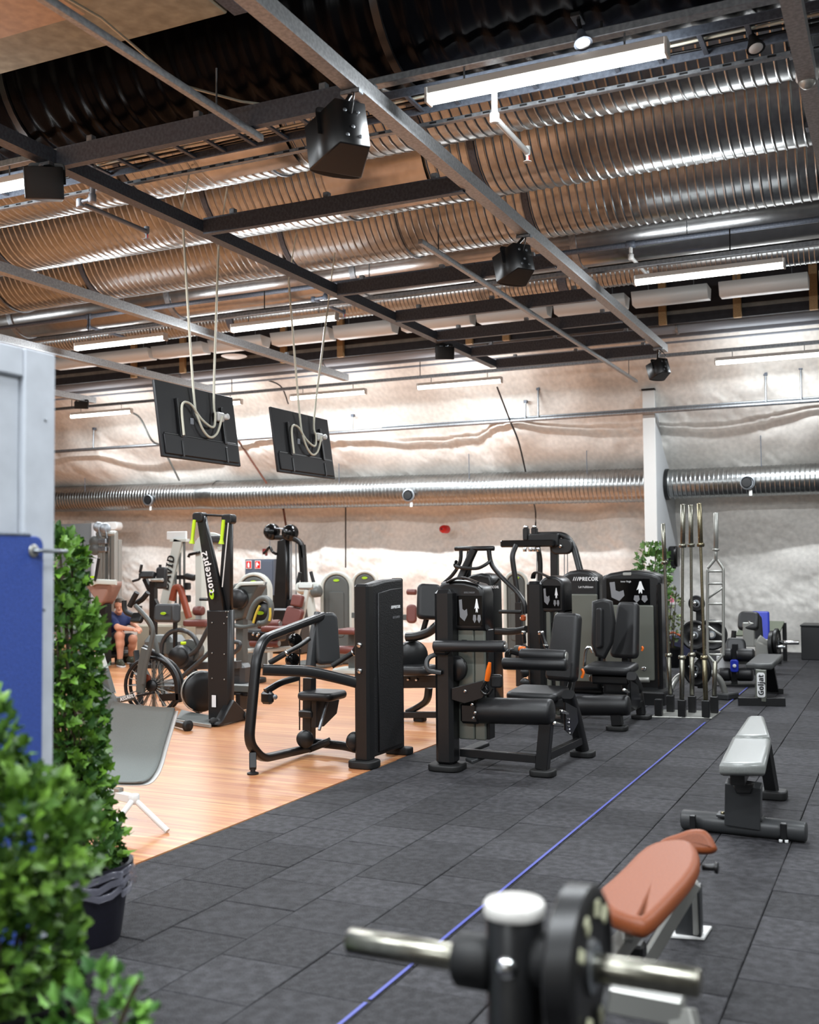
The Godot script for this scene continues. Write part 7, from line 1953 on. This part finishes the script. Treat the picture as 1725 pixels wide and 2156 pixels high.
func foreground() -> void:
	# grey flat bench on its wide foot
	var t := thing("weight_bench", "black bench with two light grey pads and a wide crossbar foot", "bench", Vector3(-0.9, 0, -6.8))
	obj("seat_pad", poly(S(), [Vector3(-0.965, 0.47, -6.089), Vector3(-0.732, 0.47, -6.161), Vector3(-0.802, 0.47, -7.085), Vector3(-1.028, 0.47, -7.011)], Vector3(0, 0.075, 0), 0.025), M.vinyl_light, t)
	obj("back_pad", poly(S(), [Vector3(-1.005, 0.49, -6.949), Vector3(-0.799, 0.49, -7.01), Vector3(-0.926, 0.49, -7.828), Vector3(-0.944, 0.49, -7.853), Vector3(-1.025, 0.49, -7.822), Vector3(-1.036, 0.49, -7.768)], Vector3(0, 0.075, 0), 0.025), M.vinyl_light, t)
	obj("under_board", poly(S(), [Vector3(-0.983, 0.415, -6.285), Vector3(-0.765, 0.415, -6.358), Vector3(-0.835, 0.415, -7.252), Vector3(-1.042, 0.415, -7.169)], Vector3(0, 0.04, 0), 0.008), M.black, t)
	obj("spine", bar(S(), Vector3(-0.9, 0.38, -6.3), Vector3(-0.96, 0.38, -7.65), 0.08, 0.07), M.frame, t)
	obj("front_post", bar(S(), Vector3(-0.893, 0.323, -6.5), Vector3(-0.909, 0.07, -6.55), 0.2, 0.09, Vector3.BACK), M.grey_frame, t)
	obj("gusset", poly(S(), [Vector3(-0.949, 0.326, -6.46), Vector3(-0.827, 0.335, -6.46), Vector3(-0.846, 0.277, -6.46), Vector3(-0.926, 0.271, -6.46)], Vector3(0, 0, 0.05), 0.006), M.black, t)
	obj("rear_post", bar(S(), Vector3(-0.9, 0.38, -7.55), Vector3(-0.87, 0.05, -7.66), 0.08, 0.06), M.black, t)
	foot(Vector3(-0.87, 0, -7.66), 0.2, 0.16, t, 0.06)
	var cf := obj("crossbar_foot", cyl(S(), Vector3(-1.27, 0.06, -6.6), Vector3(-0.56, 0.06, -6.56), 0.058, 20), M.grey_frame, t)
	obj("mount_plate", box(S(), Vector3(-0.925, 0.118, -6.56), Vector3(0.26, 0.016, 0.1), 0.003), M.grey_frame, cf)
	for x in [-1.02, -0.83]:
		disc("mount_bolt", Vector3(x, 0.13, -6.53), Vector3.UP, 0.012, 0.02, M.brass, cf)
	for x in [-1.19, -0.68]:
		var fb := obj("foot_bracket", box(S(), Vector3(x, 0.06, -6.51), Vector3(0.035, 0.1, 0.03), 0.004), M.black, cf)
		disc("bracket_tip", Vector3(x - 0.016, 0.012, -6.495), Vector3.UP, 0.01, 0.015, M.print_white, fb)
		disc("bracket_tip", Vector3(x + 0.016, 0.012, -6.495), Vector3.UP, 0.01, 0.015, M.print_white, fb)
	# tan adjustable bench
	t = thing("tan_bench", "adjustable bench with tan leather pads on a silver frame", "bench", Vector3(-0.87, 0, -4.2))
	var o := [Vector3(-1.019, 0.44, -3.7), Vector3(-0.984, 0.46, -3.883), Vector3(-0.955, 0.48, -4.144), Vector3(-0.914, 0.49, -4.23), Vector3(-0.826, 0.49, -4.28), Vector3(-0.766, 0.49, -4.249), Vector3(-0.722, 0.49, -4.102), Vector3(-0.719, 0.48, -3.949), Vector3(-0.753, 0.46, -3.712), Vector3(-0.786, 0.44, -3.533), Vector3(-0.821, 0.435, -3.504), Vector3(-0.954, 0.435, -3.567)]
	obj("seat_pad", poly(S(), chaikin(o, 1), Vector3(0, 0.07, 0.008), 0.03), M.tan_leather, t)
	o = [Vector3(-0.941, 0.473, -4.4), Vector3(-0.918, 0.498, -4.4), Vector3(-0.859, 0.524, -4.4), Vector3(-0.816, 0.547, -4.4), Vector3(-0.767, 0.552, -4.4), Vector3(-0.739, 0.533, -4.4), Vector3(-0.72, 0.498, -4.4), Vector3(-0.708, 0.473, -4.4), Vector3(-0.733, 0.45, -4.4), Vector3(-0.816, 0.446, -4.4), Vector3(-0.911, 0.452, -4.4)]
	obj("head_pad", poly(S(), chaikin(o), Vector3(0, 0.025, 0.06), 0.022), M.tan_leather, t)
	obj("spine", bar(S(), Vector3(-0.84, 0.4, -4.25), Vector3(-0.98, 0.24, -3.4), 0.06, 0.06), M.silver, t)
	obj("side_rail", bar(S(), Vector3(-0.769, 0.39, -4.222), Vector3(-0.937, 0.1, -4.127), 0.035, 0.05), M.silver, t)
	obj("inner_rail", bar(S(), Vector3(-0.894, 0.36, -3.669), Vector3(-1.033, 0.12, -4.057), 0.035, 0.05), M.silver, t)
	obj("slider_block", box(S(), Vector3(-0.952, 0.2, -3.945), Vector3(0.1, 0.06, 0.08), 0.01), M.black, t)
	obj("rear_leg", bar(S(), Vector3(-0.89, 0.234, -4.72), Vector3(-0.893, 0.016, -4.75), 0.11, 0.06, Vector3.BACK), M.grey_frame, t)
	obj("rear_leg_edge", bar(S(), Vector3(-0.856, 0.249, -4.7), Vector3(-0.856, 0.03, -4.72), 0.02, 0.06, Vector3.BACK), M.silver, t)
	obj("foot_plate", poly(S(), [Vector3(-0.963, 0.008, -4.695), Vector3(-0.826, 0.008, -4.725), Vector3(-0.82, 0.008, -4.884), Vector3(-0.958, 0.008, -4.852)], Vector3(0, 0.014, 0), 0.003), M.white, t)
	roller("pop_pin", Vector3(-0.737, 0.456, -4.2), Vector3(-0.677, 0.46, -4.2), 0.013, M.black, t)
	disc("pin_head", Vector3(-0.683, 0.459, -4.2), Vector3.RIGHT, 0.022, 0.012, M.black, t)
	obj("front_frame", bar(S(), Vector3(-0.709, 0.572, -2.6), Vector3(-0.505, 0.567, -2.6), 0.07, 0.06), M.silver, t)
	obj("front_leg", bar(S(), Vector3(-0.512, 0.565, -2.6), Vector3(-0.47, 0.446, -2.55), 0.06, 0.06, Vector3.BACK), M.silver, t)
	obj("low_spine", bar(S(), Vector3(-0.98, 0.24, -3.4), Vector3(-0.63, 0.553, -2.62), 0.06, 0.06), M.silver, t)
	# plate post in front: black post, two horns, one plate
	t = thing("plate_post", "black post with a white cap and two steel horns, out of focus", "plate rack", Vector3(-0.675, 0, -1.9))
	var c := Vector3(-0.675, 0, -1.9)
	obj("post", cyl(S(), Vector3(c.x, 0.03, c.z), Vector3(c.x, 0.985, c.z), 0.053, 28), M.frame, t)
	obj("cap", lathe(S(), Vector3(c.x, 0.975, c.z), Vector3.UP, [[0.0, 0], [0.056, 0], [0.057, 0.004], [0.057, 0.02], [0.052, 0.026], [0.0, 0.028]], 28), M.cap_white, t)
	var hy: float = Vector3(-0.498, 0.896, -1.9).y
	for s in [[-1, Vector3(-1.022, 0.879, -1.9)], [1, Vector3(-0.34, 0.901, -1.9)]]:
		var e: Vector3 = s[1]
		var yy := e.y
		obj("horn", cyl(S(), Vector3(c.x + s[0] * 0.04, yy, c.z), Vector3(e.x, yy, c.z), 0.025, 20, 0.004), M.steel, t)
		obj("horn_collar", cyl(S(), Vector3(c.x + s[0] * 0.04, yy, c.z), Vector3(c.x + s[0] * 0.115, yy, c.z), 0.05, 20), M.rubber, t)
	obj("dome_bolt", lathe(S(), Vector3(-0.675, 0.893, -1.848) + Vector3(0, 0, -0.01), Vector3(0.25, 0.1, 1), [[0.0, 0], [0.021, 0.0], [0.021, 0.01], [0.016, 0.018], [0.0, 0.022]], 16), M.chrome, t)
	obj("base", pad(S(), Vector3(c.x, 0.02, c.z), Vector3.UP, Vector3.FORWARD, 0.6, 0.5, 0.04, 0.05, 0.01), M.frame, t)
	var pc: Vector3 = Vector3(Vector3(-0.554, 0.893, -1.9).x, Vector3(-0.34, 0.901, -1.9).y, -1.9)
	var wp := weight_plate("black weight plate with pale lettering on the white-capped post's horn", pc, Vector3(1, 0, 0.0), 0.14, 0.06, "", "plates on the front post")
	for k in [0.5, 1.05, 1.75, 2.3, 3.4, 4.4, 5.2]:
		obj("raised_letter", box(S(), pc + Vector3(0.03, sin(k) * 0.1, cos(k) * 0.1), Vector3(0.006, 0.022, 0.03), 0.002, Basis(Vector3.RIGHT, -k)), M.print_cream, wp)
	# grey lounge chair
	t = thing("lounge_chair", "grey felt lounge chair with a white shell edge and white splayed legs", "chair", Vector3(-4.4, 0, -5.35))
	var fl := Vector3(-4.838, 0.232, -5.36)
	var rim_r := [Vector3(-4.329, 0.269, -5.36), Vector3(-4.318, 0.279, -5.42), Vector3(-4.322, 0.318, -5.49), Vector3(-4.328, 0.376, -5.54), Vector3(-4.322, 0.461, -5.57), Vector3(-4.304, 0.57, -5.6), Vector3(-4.275, 0.692, -5.62)]
	var rim_l := [Vector3(-4.795, 0.247, -5.36), Vector3(-4.81, 0.265, -5.42), Vector3(-4.833, 0.311, -5.49), Vector3(-4.846, 0.37, -5.54), Vector3(-4.839, 0.458, -5.57), Vector3(-4.82, 0.571, -5.6), Vector3(-4.774, 0.71, -5.62)]
	rim_r = smooth(rim_r, 3)
	rim_l = smooth(rim_l, 3)
	for lay in 2:
		var st := S()
		st.set_smooth_group(1)
		var rows := []
		for i in rim_r.size():
			var row := []
			for k in 9:
				var u := k / 8.0
				var p: Vector3 = (rim_l[i] as Vector3).lerp(rim_r[i], u)
				p += Vector3(0, -0.012, -0.02) * (1.0 - pow(absf(u - 0.5) * 2, 2.5))
				if lay == 1:
					p += Vector3((u - 0.5) * 0.024, -0.012, -0.012)
				row.append(p)
			rows.append(row)
		var th := Vector3(0, 0.012, 0.012) if lay == 0 else Vector3(0, -0.008, -0.008)
		for i in rows.size() - 1:
			for k in 8:
				quad(st, rows[i][k], rows[i][k + 1], rows[i + 1][k + 1], rows[i + 1][k])
				quad(st, rows[i][k] + th, rows[i + 1][k] + th, rows[i + 1][k + 1] + th, rows[i][k + 1] + th)
		for k in 8:
			for i in [0, rows.size() - 1]:
				quad(st, rows[i][k], rows[i][k] + th, rows[i][k + 1] + th, rows[i][k + 1])
		for i in rows.size() - 1:
			for k in [0, 8]:
				quad(st, rows[i][k], rows[i][k] + th, rows[i + 1][k] + th, rows[i + 1][k])
		obj("upholstery" if lay == 0 else "shell", st, M.felt if lay == 0 else M.white, t)
	var hub := Vector3(-4.343, 0.183, -5.3)
	obj("hub", cyl(S(), hub - Vector3(0, 0.03, 0), hub + Vector3(0, 0.03, 0), 0.035, 16), M.white, t)
	obj("leg", tube(S(), [hub, Vector3(-4.088, 0.012, -5.301)], 0.018, 10), M.white, t)
	obj("leg", tube(S(), [hub, Vector3(-4.3, 0.012, -4.963)], 0.018, 10), M.white, t)
	var hub2 := hub + Vector3(-0.42, 0.0, -0.1)
	obj("beam", bar(S(), hub, hub2, 0.05, 0.05), M.white, t)
	obj("leg", tube(S(), [hub2, Vector3(hub2.x - 0.2, 0.012, hub2.z + 0.25)], 0.018, 10), M.white, t)
	obj("leg", tube(S(), [hub2, Vector3(hub2.x - 0.1, 0.012, hub2.z - 0.3)], 0.018, 10), M.white, t)
	obj("seat_stub", bar(S(), hub.lerp(hub2, 0.35), hub.lerp(hub2, 0.35) + Vector3(0, fl.y - hub.y, 0), 0.045, 0.045), M.silver, t)
	# pale grey partition at the mats' edge
	t = struct("wall_partition")
	obj("panel", box(S(), Vector3(-2.43, 1.13, -0.85), Vector3(0.05, 2.2, 3.1), 0), M.partition, t)
	obj("end_frame", box(S(), Vector3(-2.43, 1.14, -2.47), Vector3(0.09, 2.28, 0.13), 0.005), M.partition, t)
	obj("top_frame", box(S(), Vector3(-2.43, 2.235, -0.8), Vector3(0.085, 0.09, 3.21), 0.005), M.partition, t)
	obj("base_frame", box(S(), Vector3(-2.43, 0.06, -0.8), Vector3(0.085, 0.12, 3.21), 0.005), M.partition, t)
	for z in [-2.26, -1.6, -0.9, -0.2, 0.4]:
		obj("groove_strip", box(S(), Vector3(-2.403, 1.14, z), Vector3(0.008, 2.1, 0.01), 0.002), M.grey_paint, t)
	for y in [2.07, 1.49, 0.9]:
		disc("screw", Vector3(-2.384, y, -2.49), Vector3.RIGHT, 0.005, 0.005, M.zinc, t)
	# blue exercise mat on a hook
	t = thing("exercise_mat", "blue exercise mat hanging by an eyelet on the grey partition", "mat", Vector3(-2.36, 0.3, -2.0))
	var e0 := Vector3(-2.36, 1.712, -2.461)
	obj("foam", pad(S(), Vector3(-2.365, e0.y / 2 + 0.12, e0.z + 0.3), Vector3.RIGHT, Vector3.UP, 0.6, e0.y - 0.24, 0.012, 0.03, 0.005), M.mat_blue, t)
	obj("top_edge", bar(S(), Vector3(-2.365, e0.y + 0.004, e0.z + 0.05), Vector3(-2.365, e0.y + 0.004, e0.z + 0.55), 0.016, 0.012), M.beam_dark, t)
	var ey := Vector3(-2.355, 1.668, -2.417)
	obj("eyelet", lathe(S(), ey - Vector3(0.004, 0, 0), Vector3.RIGHT, [[0.009, 0.0], [0.017, 0.0], [0.02, 0.003], [0.017, 0.007], [0.009, 0.007]], 20), M.silver, t)
	obj("hook", tube(S(), [ey + Vector3(-0.02, 0, 0), ey + Vector3(0.012, 0, 0), ey + Vector3(0.02, 0, -0.012), ey + Vector3(0.024, -0.001, -0.11)], 0.006, 8), M.zinc, t)
	# plants
	var tall := Vector3(-3.3, 0, -3.68)
	var tp := plant("tall_potted_plant", "tall leafy plant in a dark pot wrapped in clear film, beside the partition", "plant", tall, [[Vector3(-0.11, 1.58, 0.05), Vector3(0.13, 0.2, 0.13)], [Vector3(-0.08, 1.25, 0.04), Vector3(0.17, 0.3, 0.17)], [Vector3(-0.07, 0.9, 0.03), Vector3(0.17, 0.3, 0.17)], [Vector3(-0.05, 0.62, 0.03), Vector3(0.17, 0.25, 0.17)], [Vector3(0.0, 0.42, 0.03), Vector3(0.2, 0.14, 0.2)]], 3000, 0.05, 0.21, 0.33, 11, [Color(0.02, 0.065, 0.012), Color(0.15, 0.31, 0.03)], M.pot_blue)
	var film := S()
	for k in 3:
		var pts := []
		for i in 25:
			var a := TAU * i / 24
			var rr := 0.222 + 0.008 * sin(i * 2.3 + k * 2)
			pts.append(tall + Vector3(cos(a) * rr, 0.3 - k * 0.035 + 0.012 * sin(i * 1.7 + k), sin(a) * rr))
		sweep(film, pts, rrect(0.012, 0.03, 0.005))
	obj("film_wrap", film, M.film, tp)
	plant("leafy_shrub", "dense bright green shrub in a black planter, out of focus before the partition", "plant", Vector3(-1.9, 0, -1.82), [[Vector3(-0.1, 1.34, 0.06), Vector3(0.07, 0.12, 0.08)], [Vector3(-0.08, 1.17, 0.04), Vector3(0.15, 0.18, 0.16)], [Vector3(0.0, 1.0, 0.0), Vector3(0.23, 0.17, 0.23)], [Vector3(-0.02, 0.78, 0.02), Vector3(0.22, 0.17, 0.22)]], 3400, 0.036, 0.22, 0.68, 12, [Color(0.03, 0.08, 0.012), Color(0.16, 0.31, 0.035)])
	plant("low_shrub", "small green plant in a black pot below the dense shrub, out of focus", "plant", Vector3(-1.49, 0, -1.78), [[Vector3(-0.05, 0.69, 0.02), Vector3(0.11, 0.09, 0.12)]], 150, 0.034, 0.13, 0.55, 13, [Color(0.03, 0.1, 0.02), Color(0.16, 0.36, 0.05)])


# --- the seated person ---

# Meshes a field of tapered bones [a, b, ra, rb] joined by a smooth minimum (surface nets).
func flesh(st: SurfaceTool, bones: Array, cell: float, k: float) -> SurfaceTool:
	var lo := Vector3.INF
	var hi := -Vector3.INF
	for b in bones:
		var r := maxf(b[2], b[3]) + k
		lo = lo.min((b[0] as Vector3).min(b[1]) - Vector3.ONE * r)
		hi = hi.max((b[0] as Vector3).max(b[1]) + Vector3.ONE * r)
	var n := Vector3i(((hi - lo) / cell).ceil()) + Vector3i.ONE * 2
	var sy := n.x
	var sz := n.x * n.y
	var f := PackedFloat32Array()
	f.resize(n.x * n.y * n.z)
	f.fill(1.0)
	for b in bones:
		var a: Vector3 = b[0]
		var ab: Vector3 = b[1] - a
		var l2 := maxf(ab.length_squared(), 1e-9)
		var r := maxf(b[2], b[3]) + k + cell * 2
		var i0 := Vector3i(((a.min(b[1]) - Vector3.ONE * r - lo) / cell).floor()).clamp(Vector3i.ZERO, n - Vector3i.ONE)
		var i1 := Vector3i(((a.max(b[1]) + Vector3.ONE * r - lo) / cell).ceil()).clamp(Vector3i.ZERO, n - Vector3i.ONE)
		for z in range(i0.z, i1.z + 1):
			for y in range(i0.y, i1.y + 1):
				for x in range(i0.x, i1.x + 1):
					var q := lo + Vector3(x, y, z) * cell
					var t := clampf((q - a).dot(ab) / l2, 0, 1)
					var d: float = q.distance_to(a + ab * t) - lerpf(b[2], b[3], t)
					var id := x + y * sy + z * sz
					var e := f[id]
					var h := clampf(0.5 + 0.5 * (e - d) / k, 0, 1)
					f[id] = lerpf(e, d, h) - k * h * (1 - h) if e < 0.9 else minf(e, d)
	var vid := {}
	var vs := PackedVector3Array()
	st.set_smooth_group(1)
	for z in n.z - 1:
		for y in n.y - 1:
			for x in n.x - 1:
				var id := x + y * sy + z * sz
				var s := 0
				var c := Vector3.ZERO
				var cn := 0
				var vals := [f[id], f[id + 1], f[id + sy], f[id + sy + 1], f[id + sz], f[id + sz + 1], f[id + sz + sy], f[id + sz + sy + 1]]
				for i in 8:
					if vals[i] < 0:
						s += 1
				if s == 0 or s == 8:
					continue
				for e in [[0, 1], [2, 3], [4, 5], [6, 7], [0, 2], [1, 3], [4, 6], [5, 7], [0, 4], [1, 5], [2, 6], [3, 7]]:
					var v0: float = vals[e[0]]
					var v1: float = vals[e[1]]
					if (v0 < 0) != (v1 < 0):
						var t := v0 / (v0 - v1)
						var p0 := Vector3(e[0] & 1, (e[0] >> 1) & 1, e[0] >> 2)
						var p1 := Vector3(e[1] & 1, (e[1] >> 1) & 1, e[1] >> 2)
						c += p0.lerp(p1, t)
						cn += 1
				vid[id] = vs.size()
				vs.append(lo + (Vector3(x, y, z) + c / cn) * cell)
	var steps := [1, sy, sz]
	for id in vid:
		var v0 := f[id]
		for ax in 3:
			var v1 := f[id + steps[ax]]
			if (v0 < 0) == (v1 < 0):
				continue
			var u: int = steps[(ax + 1) % 3]
			var w: int = steps[(ax + 2) % 3]
			if not (vid.has(id - u) and vid.has(id - w) and vid.has(id - u - w)):
				continue
			var q := [vs[vid[id]], vs[vid[id - u]], vs[vid[id - u - w]], vs[vid[id - w]]]
			if v0 < 0:
				quad(st, q[0], q[1], q[2], q[3])
			else:
				quad(st, q[3], q[2], q[1], q[0])
	return st


func seated_person() -> void:
	var t := thing("person", "seated person in a navy shirt and black shorts leaning forward over bent knees", "person", Vector3(-11.5, 0, -13.6))
	var head := Vector3(-11.393, 0.938, -13.55)
	var neck := Vector3(-11.505, 0.808, -13.62)
	var chest := Vector3(-11.53, 0.67, -13.65)
	var belly := Vector3(-11.663, 0.48, -13.7)
	var hip_n := Vector3(-11.643, 0.35, -13.62)
	var hip_f := Vector3(-11.812, 0.341, -13.95)
	var sh_n := Vector3(-11.55, 0.775, -13.48)
	var sh_f := Vector3(-11.493, 0.767, -13.85)
	var el_n := Vector3(-11.269, 0.621, -13.35)
	var wr_n := Vector3(-11.024, 0.589, -13.4)
	var el_f := Vector3(-11.288, 0.659, -13.75)
	var wr_f := Vector3(-11.08, 0.61, -13.6)
	var kn_n := Vector3(-11.262, 0.499, -13.4)
	var an_n := Vector3(-11.303, 0.104, -13.45)
	var kn_f := Vector3(-11.299, 0.407, -13.75)
	var an_f := Vector3(-11.417, 0.124, -13.85)
	var skin := S()
	flesh(skin, [[belly, chest, 0.13, 0.13], [chest, neck, 0.12, 0.06], [neck, head + Vector3(0, -0.05, 0), 0.055, 0.055], [sh_n, chest, 0.07, 0.11], [sh_f, chest, 0.07, 0.11], [sh_n, el_n, 0.055, 0.042], [el_n, wr_n, 0.044, 0.03], [sh_f, el_f, 0.055, 0.042], [el_f, wr_f, 0.042, 0.03], [hip_n, belly, 0.12, 0.13], [hip_f, belly, 0.12, 0.13], [hip_n, kn_n, 0.1, 0.07], [hip_f, kn_f, 0.1, 0.07], [kn_n, kn_n.lerp(an_n, 0.35), 0.066, 0.064], [kn_n.lerp(an_n, 0.35), an_n, 0.064, 0.042], [kn_f, kn_f.lerp(an_f, 0.35), 0.064, 0.062], [kn_f.lerp(an_f, 0.35), an_f, 0.062, 0.042]], 0.018, 0.035)
	# head: skull, jaw, nose and ears, looking out over the near knee
	var look := Vector3(0.55, -0.12, 0.82).normalized()
	var sx := Vector3.UP.cross(look).normalized()
	var uy := look.cross(sx)
	flesh(skin, [[head + uy * 0.03 - look * 0.025, head + uy * 0.035 + look * 0.015, 0.082, 0.078], [head - uy * 0.03 + look * 0.02, head - uy * 0.075 + look * 0.045, 0.062, 0.04], [head + look * 0.082, head - uy * 0.022 + look * 0.1, 0.01, 0.014], [head + sx * 0.08 - look * 0.01, head + sx * 0.082 - uy * 0.03 - look * 0.01, 0.014, 0.01], [head - sx * 0.08 - look * 0.01, head - sx * 0.082 - uy * 0.03 - look * 0.01, 0.014, 0.01], [head + uy * 0.02 + look * 0.075 + sx * 0.03, head + uy * 0.02 + look * 0.075 - sx * 0.03, 0.012, 0.012]], 0.006, 0.018)
	# hands: palm, four bent fingers and a thumb each
	for q in [[el_n, wr_n], [el_f, wr_f]]:
		var d: Vector3 = (q[1] - q[0]).normalized()
		var s := d.cross(Vector3.UP).normalized()
		var b := []
		var pm: Vector3 = q[1] + d * 0.055
		b.append([q[1], pm, 0.027, 0.03])
		for k in 4:
			var o := s * (k - 1.5) * 0.02
			var l: float = [0.032, 0.038, 0.036, 0.028][k]
			b.append([pm + o * 0.7, pm + d * 0.035 + o, 0.011, 0.01])
			b.append([pm + d * 0.035 + o, pm + d * (0.035 + l) + o + Vector3(0, -0.016, 0), 0.01, 0.009])
			b.append([pm + d * (0.035 + l) + o + Vector3(0, -0.016, 0), pm + d * (0.045 + l) + o + Vector3(0, -0.04, 0), 0.009, 0.008])
		b.append([pm - d * 0.02 + s * 0.02, pm + d * 0.015 + s * 0.05 + Vector3(0, -0.01, 0), 0.012, 0.01])
		b.append([pm + d * 0.015 + s * 0.05 + Vector3(0, -0.01, 0), pm + d * 0.045 + s * 0.052 + Vector3(0, -0.016, 0), 0.01, 0.008])
		flesh(skin, b, 0.005, 0.006)
	obj("body", skin, M.skin, t)
	var sh := S()
	flesh(sh, [[belly, chest, 0.155, 0.15], [hip_n.lerp(belly, 0.6), belly, 0.14, 0.15], [hip_f.lerp(belly, 0.6), belly, 0.14, 0.15], [chest, neck - Vector3(0, 0.03, 0), 0.14, 0.08], [sh_n, chest, 0.09, 0.13], [sh_f, chest, 0.09, 0.13], [sh_n, sh_n.lerp(el_n, 0.75), 0.085, 0.07], [sh_f, sh_f.lerp(el_f, 0.75), 0.085, 0.07]], 0.02, 0.04)
	obj("shirt", sh, M.navy_shirt, t)
	sh = S()
	flesh(sh, [[hip_n, hip_f, 0.14, 0.14], [hip_n, hip_n.lerp(kn_n, 0.72), 0.125, 0.1], [hip_f, hip_f.lerp(kn_f, 0.85), 0.125, 0.105], [hip_n, belly.lerp(hip_n, 0.6), 0.14, 0.13], [hip_f, belly.lerp(hip_f, 0.6), 0.14, 0.13]], 0.02, 0.03)
	obj("shorts", sh, M.shorts, t)
	sh = S()
	flesh(sh, [[head + uy * 0.05 - look * 0.04, head + uy * 0.07 + look * 0.0, 0.085, 0.078], [head + uy * 0.085 + look * 0.03, head + uy * 0.08 + look * 0.058 + sx * 0.02, 0.045, 0.025], [head - uy * 0.02 - look * 0.06, head + uy * 0.04 - look * 0.05, 0.06, 0.08], [head + sx * 0.07 + uy * 0.03, head + sx * 0.077 - uy * 0.015, 0.022, 0.014], [head - sx * 0.07 + uy * 0.03, head - sx * 0.077 - uy * 0.015, 0.022, 0.014]], 0.009, 0.02)
	obj("hair", sh, M.hair, t)
	for s in [-1, 1]:
		obj("eye", lathe(S(), head + uy * 0.006 + look * 0.07 + sx * 0.03 * s, look, [[0.0, 0], [0.011, 0.002], [0.009, 0.008], [0.0, 0.01]], 10), M.black, t)
	obj("mouth", bar(S(), head - uy * 0.05 + look * 0.083 + sx * 0.022, head - uy * 0.05 + look * 0.083 - sx * 0.022, 0.006, 0.006), M.dark_red, t)
	for q in [[an_n, Vector3(0.75, 0, 0.55)], [an_f, Vector3(0.85, 0, 0.35)]]:
		var d: Vector3 = q[1].normalized()
		var g := Vector3(q[0].x, 0, q[0].z)
		sh = S()
		flesh(sh, [[g + Vector3(0, 0.055, 0) - d * 0.05, g + Vector3(0, 0.045, 0) + d * 0.1, 0.05, 0.045], [g + Vector3(0, 0.045, 0) + d * 0.1, g + Vector3(0, 0.038, 0) + d * 0.19, 0.045, 0.034], [g + Vector3(0, 0.06, 0), q[0], 0.05, 0.048]], 0.012, 0.02)
		var shoe := obj("shoe", sh, M.shoe, t)
		obj("sole", slab(S(), g + Vector3(0, 0.012, 0) + d * 0.07, d, Vector3.UP.cross(d), rrect(0.3, 0.1, 0.05, 4), 0.024, 0.006, 2), M.print_white, shoe)
		for i in 3:
			var cc := g + d * (0.06 + i * 0.035) + Vector3(0, 0.088 - i * 0.01, 0)
			obj("lace", bar(S(), cc - d.cross(Vector3.UP) * 0.03, cc + d.cross(Vector3.UP) * 0.03, 0.008, 0.006), M.print_white, shoe)
	# the low seat the person sits on
	t = thing("low_bench", "low black bench under the seated person", "bench", Vector3(-11.7, 0, -13.8))
	var sc := hip_n.lerp(hip_f, 0.5)
	obj("pad", box(S(), Vector3(sc.x, sc.y - 0.19, sc.z), Vector3(0.4, 0.09, 0.6), 0.03), M.vinyl, t)
	for z in [-0.22, 0.22]:
		obj("leg", box(S(), Vector3(sc.x, (sc.y - 0.23) / 2, sc.z + z), Vector3(0.28, sc.y - 0.23, 0.05), 0.008), M.frame, t)
	obj("side_rail", bent(S(), [Vector3(-11.786, 0.497, -13.4), Vector3(-11.639, 0.504, -13.4), Vector3(-11.589, 0.444, -13.4)], 0.05, 0.05), M.silver, t)
